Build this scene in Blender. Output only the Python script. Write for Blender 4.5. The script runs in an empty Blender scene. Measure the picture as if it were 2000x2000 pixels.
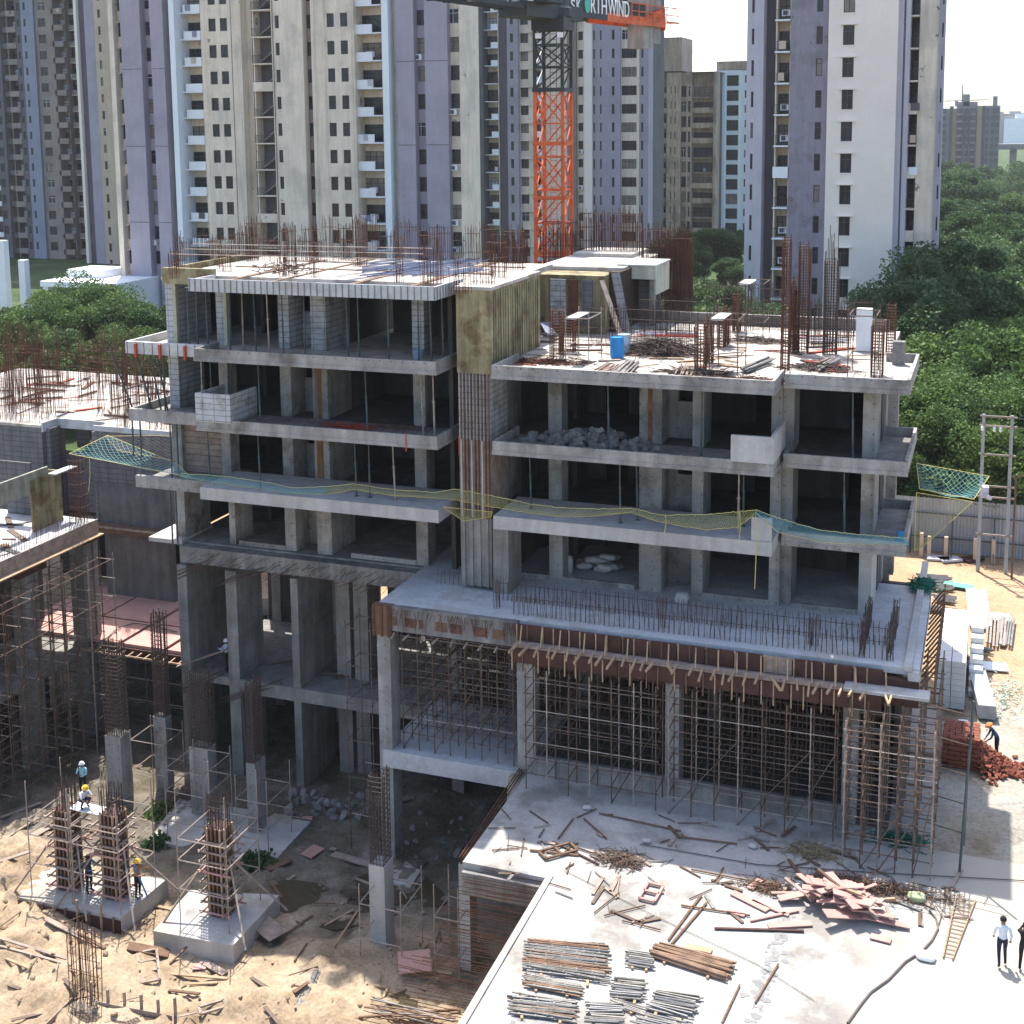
import bpy, bmesh, math, random
from mathutils import Vector, Matrix
rnd = random.Random(7)
C = bpy.context.scene.collection
# ---------------- camera (site axes: x right along the facade, y away, z up, metres) ----------------
F, CX, CY, CAMZ = 2585.0, 1000.0, 602.0, 26.3
def _rot(yaw, pitch, roll):
    cy, sy, cp, sp, cr, sr = math.cos(yaw), math.sin(yaw), math.cos(pitch), math.sin(pitch), math.cos(roll), math.sin(roll)
    fwd = Vector((-sy*cp, cy*cp, sp)); right = Vector((cy, sy, 0)); up = right.cross(fwd)
    return right*cr+up*sr, -right*sr+up*cr, fwd
RR, UU, WW = _rot(.3515, -.1375, -.0101)
cam_d = bpy.data.cameras.new('camera'); cam = bpy.data.objects.new('camera', cam_d); C.objects.link(cam)
M3 = Matrix((RR, UU, -WW)).transposed()
cam.matrix_world = Matrix.Translation((0, 0, CAMZ)) @ M3.to_4x4()
cam_d.sensor_width = 36; cam_d.lens = F/2000*36; cam_d.shift_x = -(CX-1000)/2000; cam_d.shift_y = (CY-1000)/2000
cam_d.clip_start = 0.5; cam_d.clip_end = 6000
S = bpy.context.scene; S.camera = cam
SUN = Vector((-4.3, 6.8, 16.8)).normalized()
w = bpy.data.worlds.new('World'); S.world = w; w.use_nodes = True
nt = w.node_tree; bg = nt.nodes['Background']
sky = nt.nodes.new('ShaderNodeTexSky'); sky.sky_type = 'NISHITA'; sky.sun_disc = False
sky.sun_elevation = math.asin(SUN.z); sky.sun_rotation = math.atan2(SUN.x, SUN.y)
sky.dust_density = 2.4; sky.air_density = 1.0; sky.ozone_density = 1.0; sky.altitude = 200
nt.links.new(sky.outputs[0], bg.inputs[0]); bg.inputs[1].default_value = 0.15
sd = bpy.data.lights.new('sun', 'SUN'); sd.energy = 3.9; sd.angle = math.radians(0.55); sd.color = (1, .955, .88)
so = bpy.data.objects.new('sun', sd); C.objects.link(so); so.rotation_euler = SUN.to_track_quat('Z', 'Y').to_euler(); so.location = (0, 60, 90)
vs = S.view_settings; vs.view_transform = 'Standard'; vs.look = 'None'; vs.exposure = 1.35; vs.gamma = 1
# ---------------- helpers ----------------
def at(u, v, **k):
    """site point seen at photo pixel (u,v) lying on the plane X=, Y= or Z="""
    d = RR*((u-CX)/F) - UU*((v-CY)/F) + WW
    a = list(k)[0]; i = 'XYZ'.index(a); val = k[a] - (CAMZ if a == 'Z' else 0)
    s = val/d[i]; return Vector((d.x*s, d.y*s, d.z*s+CAMZ))
def atd(u, v, depth):
    d = RR*((u-CX)/F) - UU*((v-CY)/F) + WW
    return Vector((d.x*depth, d.y*depth, d.z*depth+CAMZ))
def ux(u, Y, v=800): return at(u, v, Y=Y).x
OFF = {}
def thing(name, label, cat, loc=(0, 0, 0), group=None, kind=None):
    o = bpy.data.objects.new(name, None); C.objects.link(o); o.location = loc; o.empty_display_size = .2
    o['label'] = label; o['category'] = cat
    if group: o['group'] = group
    if kind: o['kind'] = kind
    OFF[o.name] = Vector(loc); return o
def tag(o, label=None, cat=None, group=None, kind=None):
    if label: o['label'] = label
    if cat: o['category'] = cat
    if group: o['group'] = group
    if kind: o['kind'] = kind
    return o
class MB:
    def __init__(s): s.v = []; s.f = []; s.m = []
    def quad(s, a, b, c, d, mi=0):
        n = len(s.v); s.v += [tuple(a), tuple(b), tuple(c), tuple(d)]; s.f.append((n, n+1, n+2, n+3)); s.m.append(mi)
    def hexa(s, p, mi=0):
        n = len(s.v); s.v += [tuple(q) for q in p]
        for f in ((0, 3, 2, 1), (4, 5, 6, 7), (0, 1, 5, 4), (1, 2, 6, 5), (2, 3, 7, 6), (3, 0, 4, 7)):
            s.f.append(tuple(n+i for i in f)); s.m.append(mi)
    def box(s, x0, x1, y0, y1, z0, z1, mi=0):
        if x0 > x1: x0, x1 = x1, x0
        if y0 > y1: y0, y1 = y1, y0
        if z0 > z1: z0, z1 = z1, z0
        s.hexa([(x0, y0, z0), (x1, y0, z0), (x1, y1, z0), (x0, y1, z0), (x0, y0, z1), (x1, y0, z1), (x1, y1, z1), (x0, y1, z1)], mi)
    def rbox(s, c, sx, sy, sz, rz=0, mi=0, rx=0, ry=0):
        R = Matrix.Rotation(rz, 3, 'Z') @ Matrix.Rotation(ry, 3, 'Y') @ Matrix.Rotation(rx, 3, 'X'); c = Vector(c)
        s.hexa([c+R@Vector((a*sx/2, b*sy/2, d*sz/2)) for d in (-1, 1) for a, b in ((-1, -1), (1, -1), (1, 1), (-1, 1))], mi)
    def bar(s, p, q, w=.05, h=None, mi=0):
        p = Vector(p); q = Vector(q); h = h or w; d = (q-p).normalized()
        a = d.cross(Vector((0, 0, 1)))
        if a.length < .05: a = Vector((1, 0, 0))
        a.normalize(); b = a.cross(d).normalized(); a *= w/2; b *= h/2
        s.hexa([p-a-b, p+a-b, p+a+b, p-a+b, q-a-b, q+a-b, q+a+b, q-a+b], mi)
    def tube(s, p, q, r=.024, n=5, mi=0, r2=None, cap=True):
        p = Vector(p); q = Vector(q); d = (q-p)
        if d.length < 1e-6: return
        d.normalize(); a = d.cross(Vector((0, 0, 1)))
        if a.length < .05: a = Vector((1, 0, 0))
        a.normalize(); b = a.cross(d); r2 = r if r2 is None else r2; k = len(s.v)
        for c, rr in ((p, r), (q, r2)):
            for i in range(n):
                t = 2*math.pi*i/n; s.v.append(tuple(c+a*(rr*math.cos(t))+b*(rr*math.sin(t))))
        for i in range(n):
            j = (i+1) % n; s.f.append((k+i, k+j, k+n+j, k+n+i)); s.m.append(mi)
        if cap:
            s.f.append(tuple(range(k+n-1, k-1, -1))); s.m.append(mi); s.f.append(tuple(range(k+n, k+2*n))); s.m.append(mi)
    def path(s, pts, r=.02, n=4, mi=0):
        for a, b in zip(pts, pts[1:]): s.tube(a, b, r, n, mi, cap=False)
    def prism(s, poly, z0, z1, mi=0):
        n = len(poly); k = len(s.v)
        s.v += [(p[0], p[1], z0) for p in poly]+[(p[0], p[1], z1) for p in poly]
        for i in range(n):
            j = (i+1) % n; s.f.append((k+i, k+j, k+n+j, k+n+i)); s.m.append(mi)
        s.f.append(tuple(range(k+n-1, k-1, -1))); s.m.append(mi); s.f.append(tuple(range(k+n, k+2*n))); s.m.append(mi)
    def lathe(s, c, prof, n=16, mi=0):
        k = len(s.v); c = Vector(c)
        for r, z in prof:
            for i in range(n):
                t = 2*math.pi*i/n; s.v.append((c.x+r*math.cos(t), c.y+r*math.sin(t), c.z+z))
        for j in range(len(prof)-1):
            for i in range(n):
                a = k+j*n+i; b = k+j*n+(i+1) % n; s.f.append((a, b, b+n, a+n)); s.m.append(mi)
        s.f.append(tuple(range(k+n-1, k-1, -1))); s.m.append(mi)
        e = k+(len(prof)-1)*n; s.f.append(tuple(range(e, e+n))); s.m.append(mi)
    def build(s, name, mats, parent=None, loc=None, smooth=False):
        if not isinstance(mats, (list, tuple)): mats = [mats]
        off = OFF[parent.name] if parent is not None and parent.name in OFF else Vector((0, 0, 0))
        if loc is not None: off = Vector(loc)
        me = bpy.data.meshes.new(name)
        me.from_pydata([(a-off.x, b-off.y, c-off.z) for a, b, c in s.v], [], s.f)
        for m in mats: me.materials.append(m)
        if len(mats) > 1: me.polygons.foreach_set('material_index', s.m)
        if smooth: me.polygons.foreach_set('use_smooth', [True]*len(s.f))
        me.update(); o = bpy.data.objects.new(name, me); C.objects.link(o)
        if parent is not None: o.parent = parent; OFF[o.name] = OFF[parent.name]
        elif loc is not None: o.location = off; OFF[o.name] = off
        else: OFF[o.name] = Vector((0, 0, 0))
        return o
def single(mb, name, mats, label, cat, group=None, kind=None, smooth=False):
    xs = [v[0] for v in mb.v]; ys = [v[1] for v in mb.v]; zs = [v[2] for v in mb.v]
    o = mb.build(name, mats, loc=((min(xs)+max(xs))/2, (min(ys)+max(ys))/2, min(zs)), smooth=smooth)
    return tag(o, label, cat, group, kind)
def dup(root, loc, rz=0, label=None, group=None, scale=None):
    r = root.copy(); C.objects.link(r); r.location = loc; r.rotation_euler = (0, 0, rz)
    if label: r['label'] = label
    if group: r['group'] = group
    if scale: r.scale = scale
    for ch in list(root.children):
        c = ch.copy(); C.objects.link(c); c.parent = r
        for g in list(ch.children):
            d = g.copy(); C.objects.link(d); d.parent = c
    return r
# ---------------- materials ----------------
MATS = {}
def mat(name, col, rough=.85, metal=0, var=.12, scale=1.5, streak=0, spec=.3, alpha=None, dots=False, bump=0, dark=None, darkamt=0, dscale=.35, fine=True, grid=None, peel=None, transl=0):
    if name in MATS: return MATS[name]
    m = bpy.data.materials.new(name); m.use_nodes = True; n = m.node_tree.nodes; l = m.node_tree.links
    b = n['Principled BSDF']; b.inputs['Roughness'].default_value = rough; b.inputs['Metallic'].default_value = metal
    b.inputs['Specular IOR Level'].default_value = spec
    geo = n.new('ShaderNodeNewGeometry')
    def noise(sc, det=4, mp=None, rg=.55):
        t = n.new('ShaderNodeTexNoise'); t.inputs['Scale'].default_value = sc; t.inputs['Detail'].default_value = det; t.inputs['Roughness'].default_value = rg
        if mp:
            q = n.new('ShaderNodeMapping'); q.inputs['Scale'].default_value = mp; l.new(geo.outputs['Position'], q.inputs[0]); l.new(q.outputs[0], t.inputs['Vector'])
        else: l.new(geo.outputs['Position'], t.inputs['Vector'])
        return t.outputs['Fac']
    def mr(s, a, c, d, e):
        t = n.new('ShaderNodeMapRange'); l.new(s, t.inputs[0])
        for i, x in zip((1, 2, 3, 4), (a, c, d, e)): t.inputs[i].default_value = x
        return t.outputs[0]
    def mul(a, c):
        t = n.new('ShaderNodeMath'); t.operation = 'MULTIPLY'; l.new(a, t.inputs[0])
        if isinstance(c, (int, float)): t.inputs[1].default_value = c
        else: l.new(c, t.inputs[1])
        return t.outputs[0]
    fac = mr(noise(scale, 5), .3, .7, 1-var, 1+var)
    if fine: fac = mul(fac, mr(noise(scale*11, 3), .3, .7, 1-var*.5, 1+var*.5))
    if streak: fac = mul(fac, mr(noise(1, 4, (2.2, 2.2, .22)), .35, .65, 1-streak, 1+streak*.35))
    col4 = n.new('ShaderNodeRGB'); col4.outputs[0].default_value = (*col, 1)
    cs = col4.outputs[0]
    if dark:
        mx = n.new('ShaderNodeMix'); mx.data_type = 'RGBA'; l.new(mr(noise(dscale, 6, rg=.65), .5, .62, 0, darkamt), mx.inputs[0]); l.new(cs, mx.inputs[6]); mx.inputs[7].default_value = (*dark, 1); cs = mx.outputs[2]
    if peel:
        mx = n.new('ShaderNodeMix'); mx.data_type = 'RGBA'; l.new(mr(noise(peel[1], 7, rg=.7), peel[2], peel[2]+.012, 0, 1), mx.inputs[0]); l.new(cs, mx.inputs[6]); mx.inputs[7].default_value = (*peel[0], 1); cs = mx.outputs[2]
    if dots or grid:
        sp = n.new('ShaderNodeSeparateXYZ'); l.new(geo.outputs['Position'], sp.inputs[0])
        def mth(op, a, c=None, d=None):
            t = n.new('ShaderNodeMath'); t.operation = op
            for i, x in enumerate((a, c, d)):
                if x is None: continue
                if isinstance(x, (int, float)): t.inputs[i].default_value = x
                else: l.new(x, t.inputs[i])
            return t.outputs[0]
        xy = mth('ADD', sp.outputs[0], sp.outputs[1])
        if dots:
            fx = mth('SUBTRACT', mth('FRACT', mth('DIVIDE', xy, .53)), .5); fz = mth('SUBTRACT', mth('FRACT', mth('DIVIDE', sp.outputs[2], .62)), .5)
            dd = mth('ADD', mth('MULTIPLY', mth('MULTIPLY', fx, .53), mth('MULTIPLY', fx, .53)), mth('MULTIPLY', mth('MULTIPLY', fz, .62), mth('MULTIPLY', fz, .62)))
            fac = mul(fac, mth('ADD', mth('MULTIPLY', mth('GREATER_THAN', dd, .0012), .6), .4))
        if grid:
            gx, gz, gw = grid
            a1 = mth('GREATER_THAN', mth('ABSOLUTE', mth('SUBTRACT', mth('FRACT', mth('DIVIDE', xy, gx)), .5)), .5-gw/gx)
            a2 = mth('GREATER_THAN', mth('ABSOLUTE', mth('SUBTRACT', mth('FRACT', mth('DIVIDE', sp.outputs[2], gz)), .5)), .5-gw/gz)
            fac = mul(fac, mth('SUBTRACT', 1, mth('MULTIPLY', mth('MAXIMUM', a1, a2), .45)))
    vm = n.new('ShaderNodeVectorMath'); vm.operation = 'SCALE'; l.new(cs, vm.inputs[0]); l.new(fac, vm.inputs['Scale'])
    l.new(vm.outputs[0], b.inputs['Base Color'])
    if bump:
        bp = n.new('ShaderNodeBump'); bp.inputs['Strength'].default_value = bump; bp.inputs['Distance'].default_value = .05
        l.new(noise(6, 6), bp.inputs['Height']); l.new(bp.outputs[0], b.inputs['Normal'])
    if transl:
        tl = n.new('ShaderNodeBsdfTranslucent'); l.new(vm.outputs[0], tl.inputs[0]); ms = n.new('ShaderNodeMixShader'); ms.inputs[0].default_value = transl; l.new(b.outputs[0], ms.inputs[1]); l.new(tl.outputs[0], ms.inputs[2]); l.new(ms.outputs[0], n['Material Output'].inputs['Surface'])
    if alpha: b.inputs['Alpha'].default_value = alpha
    MATS[name] = m; return m
conc = mat('concrete', (.29, .278, .26), var=.2, scale=.9, streak=.22, dots=True, bump=.2, dark=(.15, .135, .12), darkamt=.75, dscale=.5)
concp = mat('concrete plain', (.22, .21, .195), var=.24, scale=.8, streak=.25, bump=.2, dark=(.14, .13, .12), darkamt=.6)
conw = mat('concrete pale', (.40, .39, .375), var=.14, scale=.7, streak=.15, bump=.15, dark=(.25, .24, .22), darkamt=.5)
concd = mat('concrete weathered', (.20, .19, .18), var=.22, scale=.9, streak=.35, bump=.2, dark=(.09, .08, .075), darkamt=.6)
slabm = mat('slab screed', (.44, .44, .45), var=.22, scale=.5, bump=.1, dark=(.27, .25, .23), darkamt=.7, dscale=.5)
deck = mat('roof deck', (.40, .37, .335), var=.2, scale=.9, bump=.1, dark=(.26, .20, .15), darkamt=.8, dscale=1.1)
alu = mat('aluminium formwork', (.40, .41, .42), rough=.6, var=.15, scale=2, grid=(.6, .26, .022), dark=(.2, .18, .14), darkamt=.6, dscale=1.2)
alup = mat('aluminium edge form', (.44, .45, .45), rough=.6, var=.12, scale=2, dark=(.3, .27, .22), darkamt=.5, dscale=1.1)
yel = mat('yellowed formwork', (.27, .235, .13), var=.22, scale=1.2, streak=.5, dark=(.13, .07, .03), darkamt=.7, dscale=.9)
rust = mat('rusty steel', (.10, .042, .024), rough=.8, var=.3, scale=6)
rustd = mat('dark rebar', (.07, .048, .04), rough=.8, var=.3, scale=6)
steel = mat('scaffold tube', (.105, .07, .05), rough=.6, var=.35, scale=3, metal=.0)
steelw = mat('scaffold tube pale', (.27, .22, .185), rough=.5, var=.3, scale=3)
propb = mat('prop dark', (.05, .07, .075), rough=.5, var=.3, scale=3)
redp = mat('red painted steel', (.38, .06, .035), rough=.5, var=.2)
ply = mat('red brown plywood', (.058, .023, .018), rough=.65, var=.3, scale=2.5)
plyp = mat('pink plywood', (.42, .235, .20), rough=.7, var=.12, scale=1.2)
wood = mat('timber', (.34, .235, .145), var=.25, scale=3)
woodd = mat('timber dark', (.135, .08, .05), var=.3, scale=3)
woodp = mat('plank grey brown', (.27, .21, .17), var=.3, scale=3)
innr = mat('shade darkened interior concrete', (.075, .07, .066), var=.2, scale=.8, streak=.25, dark=(.05, .045, .04), darkamt=.6)  # room shade is put into this concrete colour
black = mat('dark interior', (.025, .025, .027), var=.2)  # near-black colour stands in for the shade inside openings
glass = mat('window glass', (.022, .025, .03), rough=.22, var=.6, scale=.45, spec=.35)
glassl = mat('sky bright pane', (.45, .5, .55), rough=.2, var=.2, scale=.5)  # brightness of sky through open bays put into the pane colour
framem = mat('window frame', (.06, .055, .05), rough=.5)
framew = mat('white window frame', (.55, .55, .53), rough=.5)
# ---------------- terrain ----------------
from mathutils import noise as mn
def sstep(a, b, x):
    t = max(0, min(1, (x-a)/(b-a))); return t*t*(3-2*t)
def pitmask(x, y):
    xb = -13.6 if y < 47.5 else -17.9
    a = 1-sstep(xb-.25, xb, x)
    b = 1-sstep(61.5, 62.5, y)
    c = sstep(-75, -73.5, x)
    d = sstep(5, 8, y)
    return a*b*c*d
MOUNDS = [(-30, 37.2, 2.2, .55), (-24, 37.5, 2.0, .75), (-34, 38, 2.5, .4), (-22.5, 40.5, 1.8, .5), (-27.9, 41.2, 1.3, .55), (-33.5, 35.4, 2.6, .5), (-38, 41, 3.2, 1.0), (-20.5, 37.3, 1.5, .8), (-37.5, 36.5, 2.4, .7), (-26, 34.3, 2, .4), (-31.6, 44.6, 1.6, .3), (-40, 46, 3, .5), (-29, 34, 3, .45)]
def hgt(x, y):
    m = pitmask(x, y)
    n = mn.noise(Vector((x*.55, y*.55, 3.1)))*.26+abs(mn.noise(Vector((x*1.5, y*1.5, 1.1))))*.22+mn.noise(Vector((x*3.9, y*3.9, 7.1)))*.08
    hp = -5.1+n*1.1
    for a, b, r, h in MOUNDS:
        d2 = ((x-a)**2+(y-b)**2)/(r*r)
        if d2 < 6: hp += h*math.exp(-d2)*(1+.5*mn.noise(Vector((x*2, y*2, 0))))
    h0 = -.06+(n*.25 if (x > -1.5 or y > 62) else 0)*sstep(-1.5, 1, x if y < 62 else 5)
    return h0*(1-m)+hp*m
def axis(a, b, step, lo, hi):
    xs = []; x = a
    while x < b: xs.append(x); x += step
    xs.append(b); g = 1.15; s = step; x = a
    L = []
    while x > lo: s *= g; x -= s; L.append(max(x, lo))
    s = step; x = b; Rr = []
    while x < hi: s *= g; x += s; Rr.append(min(x, hi))
    return L[::-1]+xs+Rr
AX = axis(-44, 8, .24, -1500, 1500); AY = axis(26, 63, .24, -60, 3200)
gm = MB(); nx = len(AX)
for y in AY:
    for x in AX: gm.v.append((x, y, hgt(x, y)))
for j in range(len(AY)-1):
    for i in range(nx-1):
        k = j*nx+i; gm.f.append((k, k+1, k+nx+1, k+nx)); gm.m.append(0)
def ground_mat():
    m = bpy.data.materials.new('site soil'); m.use_nodes = True; n = m.node_tree.nodes; l = m.node_tree.links; b = n['Principled BSDF']; b.inputs['Roughness'].default_value = .95; b.inputs['Specular IOR Level'].default_value = .1
    geo = n.new('ShaderNodeNewGeometry'); sp = n.new('ShaderNodeSeparateXYZ'); l.new(geo.outputs['Position'], sp.inputs[0])
    def noise(sc, det=5, rg=.6):
        t = n.new('ShaderNodeTexNoise'); t.inputs['Scale'].default_value = sc; t.inputs['Detail'].default_value = det; t.inputs['Roughness'].default_value = rg; l.new(geo.outputs['Position'], t.inputs['Vector']); return t.outputs['Fac']
    def ramp(f, st):
        r = n.new('ShaderNodeValToRGB'); l.new(f, r.inputs[0]); e = r.color_ramp.elements
        while len(e) < len(st): e.new(.5)
        for q, (p, c) in zip(e, st): q.position = p; q.color = (*c, 1)
        return r.outputs[0]
    def mrange(s, a, c):
        t = n.new('ShaderNodeMapRange'); l.new(s, t.inputs[0]); t.inputs[1].default_value = a; t.inputs[2].default_value = c; return t.outputs[0]
    def mix(f, a, c, mode='MIX'):
        t = n.new('ShaderNodeMix'); t.data_type = 'RGBA'; t.blend_type = mode; l.new(f, t.inputs[0]) if not isinstance(f, float) else setattr(t.inputs[0], 'default_value', f); l.new(a, t.inputs[6]); l.new(c, t.inputs[7]); return t.outputs[2]
    sand = ramp(noise(.45), [(.3, (.16, .12, .08)), (.45, (.30, .225, .15)), (.6, (.37, .29, .20)), (.8, (.42, .355, .27))])
    shade_soil = ramp(noise(.9), [(.35, (.10, .085, .065)), (.55, (.17, .145, .115)), (.75, (.24, .21, .18))])
    clay = ramp(noise(.3), [(.35, (.21, .155, .10)), (.5, (.32, .285, .23)), (.65, (.35, .325, .285))])
    orange = ramp(noise(.2), [(.3, (.31, .20, .115)), (.6, (.41, .285, .18))])
    green = ramp(noise(.12), [(.35, (.03, .05, .018)), (.6, (.06, .09, .03)), (.75, (.16, .14, .08))])
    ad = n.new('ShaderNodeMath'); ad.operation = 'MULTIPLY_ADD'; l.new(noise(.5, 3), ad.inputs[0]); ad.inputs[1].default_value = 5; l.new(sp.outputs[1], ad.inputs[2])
    sand = mix(mrange(ad.outputs[0], 45, 47.5), sand, shade_soil)  # soil darkened beneath the building to paint in its shade
    c = mix(mrange(sp.outputs[2], -2.5, -1.5), sand, clay)
    # wet pit floor patches
    wet = n.new('ShaderNodeRGB'); wet.outputs[0].default_value = (.10, .085, .06, 1)
    mw = n.new('ShaderNodeMath'); mw.operation = 'MULTIPLY'; l.new(mrange(noise(.16, 3), .5, .56), mw.inputs[0]); l.new(mrange(sp.outputs[2], -4.95, -5.15), mw.inputs[1])
    c = mix(mw.outputs[0], c, wet.outputs[0])
    # orange earth beyond the stores
    mo = n.new('ShaderNodeMath'); mo.operation = 'MULTIPLY'; l.new(mrange(sp.outputs[1], 60, 66), mo.inputs[0]); l.new(mrange(sp.outputs[2], -2, -1), mo.inputs[1])
    c = mix(mo.outputs[0], c, orange); c = mix(mrange(sp.outputs[1], 84, 87), c, green)
    f = ramp(noise(7, 6, .7), [(.3, (.62, .62, .62)), (.5, (1, 1, 1)), (.7, (1.2, 1.18, 1.15))])
    c = mix(1.0, c, f, 'MULTIPLY'); l.new(c, b.inputs['Base Color'])
    bp = n.new('ShaderNodeBump'); bp.inputs['Strength'].default_value = .7; bp.inputs['Distance'].default_value = .12; l.new(noise(5, 8, .7), bp.inputs['Height']); l.new(bp.outputs[0], b.inputs['Normal'])
    return m
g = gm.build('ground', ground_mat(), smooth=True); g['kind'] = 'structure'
# concrete ground slab (flush sheet with its own thickness at the pit)
gs = MB()
gs.box(-17.2, -14.02, 41.15, 60, -.55, 0); gs.box(-14.02, -1.4, 22, 60, -.55, .0); gs.box(-1.4, 9, 22, 47.5, -.55, .0)
gs.box(-14.02, -13.8, 22, 41.3, 0.002, .07)
gslab = mat('ground slab concrete', (.345, .33, .305), var=.18, scale=.6, bump=.12, dark=(.19, .175, .155), darkamt=.9, dscale=.33)
n_ = gslab.node_tree.nodes; l_ = gslab.node_tree.links; b_ = n_['Principled BSDF']; src = b_.inputs['Base Color'].links[0].from_socket
gg = n_.new('ShaderNodeNewGeometry'); ss = n_.new('ShaderNodeSeparateXYZ'); l_.new(gg.outputs['Position'], ss.inputs[0]); nn = n_.new('ShaderNodeTexNoise'); nn.inputs['Scale'].default_value = .5; nn.inputs['Detail'].default_value = 5; l_.new(gg.outputs['Position'], nn.inputs['Vector'])
ma = n_.new('ShaderNodeMath'); ma.operation = 'MULTIPLY_ADD'; l_.new(nn.outputs['Fac'], ma.inputs[0]); ma.inputs[1].default_value = 5; l_.new(ss.outputs[0], ma.inputs[2]); mr_ = n_.new('ShaderNodeMapRange'); l_.new(ma.outputs[0], mr_.inputs[0]); mr_.inputs[1].default_value = -1.5; mr_.inputs[2].default_value = 1.8
mx_ = n_.new('ShaderNodeMix'); mx_.data_type = 'RGBA'; l_.new(mr_.outputs[0], mx_.inputs[0]); l_.new(src, mx_.inputs[6]); mx_.inputs[7].default_value = (.34, .305, .255, 1); l_.new(mx_.outputs[2], b_.inputs['Base Color'])
go = gs.build('concrete_yard', gslab); go['kind'] = 'structure'
pud = MB()
for cx, cy, r in ((-24.6, 44.2, 1.7), (-20.3, 40.3, 1.5), (-22.5, 46.4, 1.4)):
    pud.prism([(cx+r*1.5*math.cos(t)*(1+.25*math.sin(3*t+cx)), cy+r*math.sin(t)*(1+.2*math.cos(2*t))) for t in [i*math.pi/14 for i in range(28)]], -5.25, -5.045)
wm = mat('muddy water', (.06, .05, .03), rough=.08, var=.2, scale=.4, spec=.5)
tag(pud.build('muddy_water', wm), kind='structure')
# ---------------- the building being built ----------------
S0, S2, S3, S4, S5 = 6.4, 9.55, 12.75, 15.95, 19.12
YA, YC, YW = 50.1, 51.7, 53.3
bld = thing('unfinished_building', 'large grey concrete building frame under construction with open floors and rebar on its roofs', 'building', (-18, 56, 0))
XA0, XA1 = -33.6, -21.8; XB0, XB1 = -19.3, -7.72; XC1 = -2.84
xs = {k: ux(u_, YW) for k, u_ in dict(a0=333, a0b=352, a1=430, a1b=447, a2=549, a2b=570, a3=612, a3b=641, a4=808, a4b=831, core=890, b0=961, b0b=984, b1=1071, b1b=1097, b2=1249, b2b=1293, b3=1353, b3b=1375, c0=1507, c0b=1549, c1=1686, c1b=1711).items()}
YBK_A, YBK_B = 61.2, 66.6
def slab_poly(lv):
    z0 = {2: S2, 3: S3, 4: S4, 5: S5}[lv]; m = MB()
    t = .16
    lip = lv > 2
    par = .56
    # interior plate(s)
    m.box(xs['a0']-.1, xs['core'], YW-.15, YBK_A, z0, z0+t)
    if lv < 5: m.box(xs['core'], xs['c1b'], YW-.15, YBK_B, z0, z0+t)
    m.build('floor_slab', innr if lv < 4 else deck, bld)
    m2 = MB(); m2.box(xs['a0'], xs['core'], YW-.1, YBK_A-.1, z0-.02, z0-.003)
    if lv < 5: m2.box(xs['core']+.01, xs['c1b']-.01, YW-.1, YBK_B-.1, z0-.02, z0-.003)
    m2.build('soffit', innr, bld)  # thin sheet gives the slab underside a shade-darkened colour
    def balcony(x0, x1, y0, y1, left, right, flush=False, mt=conc, hh=par, openr=None):
        b = MB()
        if flush:
            b.box(x0, x1, y0, y1, z0, z0+hh, 0)
            b.build('balcony_slab', [conw], bld); return
        b.box(x0, x1, y0, y1, z0, z0+t+.02, 0)
        p = MB(); wd = .12
        p.box(x0-.004, x1+.004, y0-.004, y0+wd, z0-.003, z0+hh)
        p.box(x0-.03, x1+.03, y0-.03, y0, z0-.004, z0+.17)   # lower fascia band
        if left: p.box(x0-.004, x0+wd, y0+wd, left, z0-.003, z0+hh); p.box(x0-.03, x0, y0, left, z0-.004, z0+.17)
        if right: p.box(x1-wd, x1+.004, y0+wd, right, z0-.003, z0+hh); p.box(x1, x1+.03, y0, right, z0-.004, z0+.17)
        b.build('balcony_slab', [concp if lv < 4 else deck], bld)
        p.build('parapet', [mt], bld)
    return balcony
B2 = slab_poly(2); B3 = slab_poly(3); B4 = slab_poly(4); B5 = slab_poly(5)
for lv, Bf, z0 in ((2, B2, S2), (3, B3, S3), (4, B4, S4)):
    fl = lv == 2
    Bf(XA0, XA1, YA, YW-.15, 52.0 if not fl else None, YW-.2, flush=fl)
    Bf(XB0, XB1, YA, YW-.15, YW-.2, 52.6, flush=fl)
    Bf(-7.56, XC1, YC, YW-.15, 52.4, None)
    # right-hand return strip
    s = MB(); s.box(xs['c1b']-.02, XC1, YW-.15, 57.9, z0, z0+.18); s.build('balcony_slab', deck if lv == 4 else concp, bld)
    s = MB(); s.box(XC1-.12, XC1+.004, YC, 57.9, z0-.003, z0+.56); s.box(xs['c1b'], XC1-.12, 57.78, 57.9, z0-.003, z0+.56); s.build('parapet', conc, bld)
    # left-hand balcony
    xl = -37.9
    s = MB(); s.box(xl+.13, XA0-.05 if lv > 2 else -33.7, 51.16, 54.8, z0+.01, z0+.18); s.build('balcony_slab', deck if lv == 4 else concp, bld)
    if lv > 2:
        s = MB(); s.box(xl, XA0-.04, 50.95, 51.15, z0-.004, z0+.56); s.box(xl-.004, xl+.12, 51.15, 54.8, z0-.004, z0+.56); s.build('parapet', alup if lv == 4 else conc, bld)
        if lv == 4:
            for i in range(9):
                r = MB(); r.box(xl+.1+i*.46, xl+.12+i*.46, 50.93, 50.95, z0, z0+.55); r.build('form_rib', rustd, bld)
    else:
        s = MB(); s.box(xl+.2, -33.66, 50.95, 51.15, z0+.0, z0+.56); s.build('parapet', conc, bld)
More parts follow.
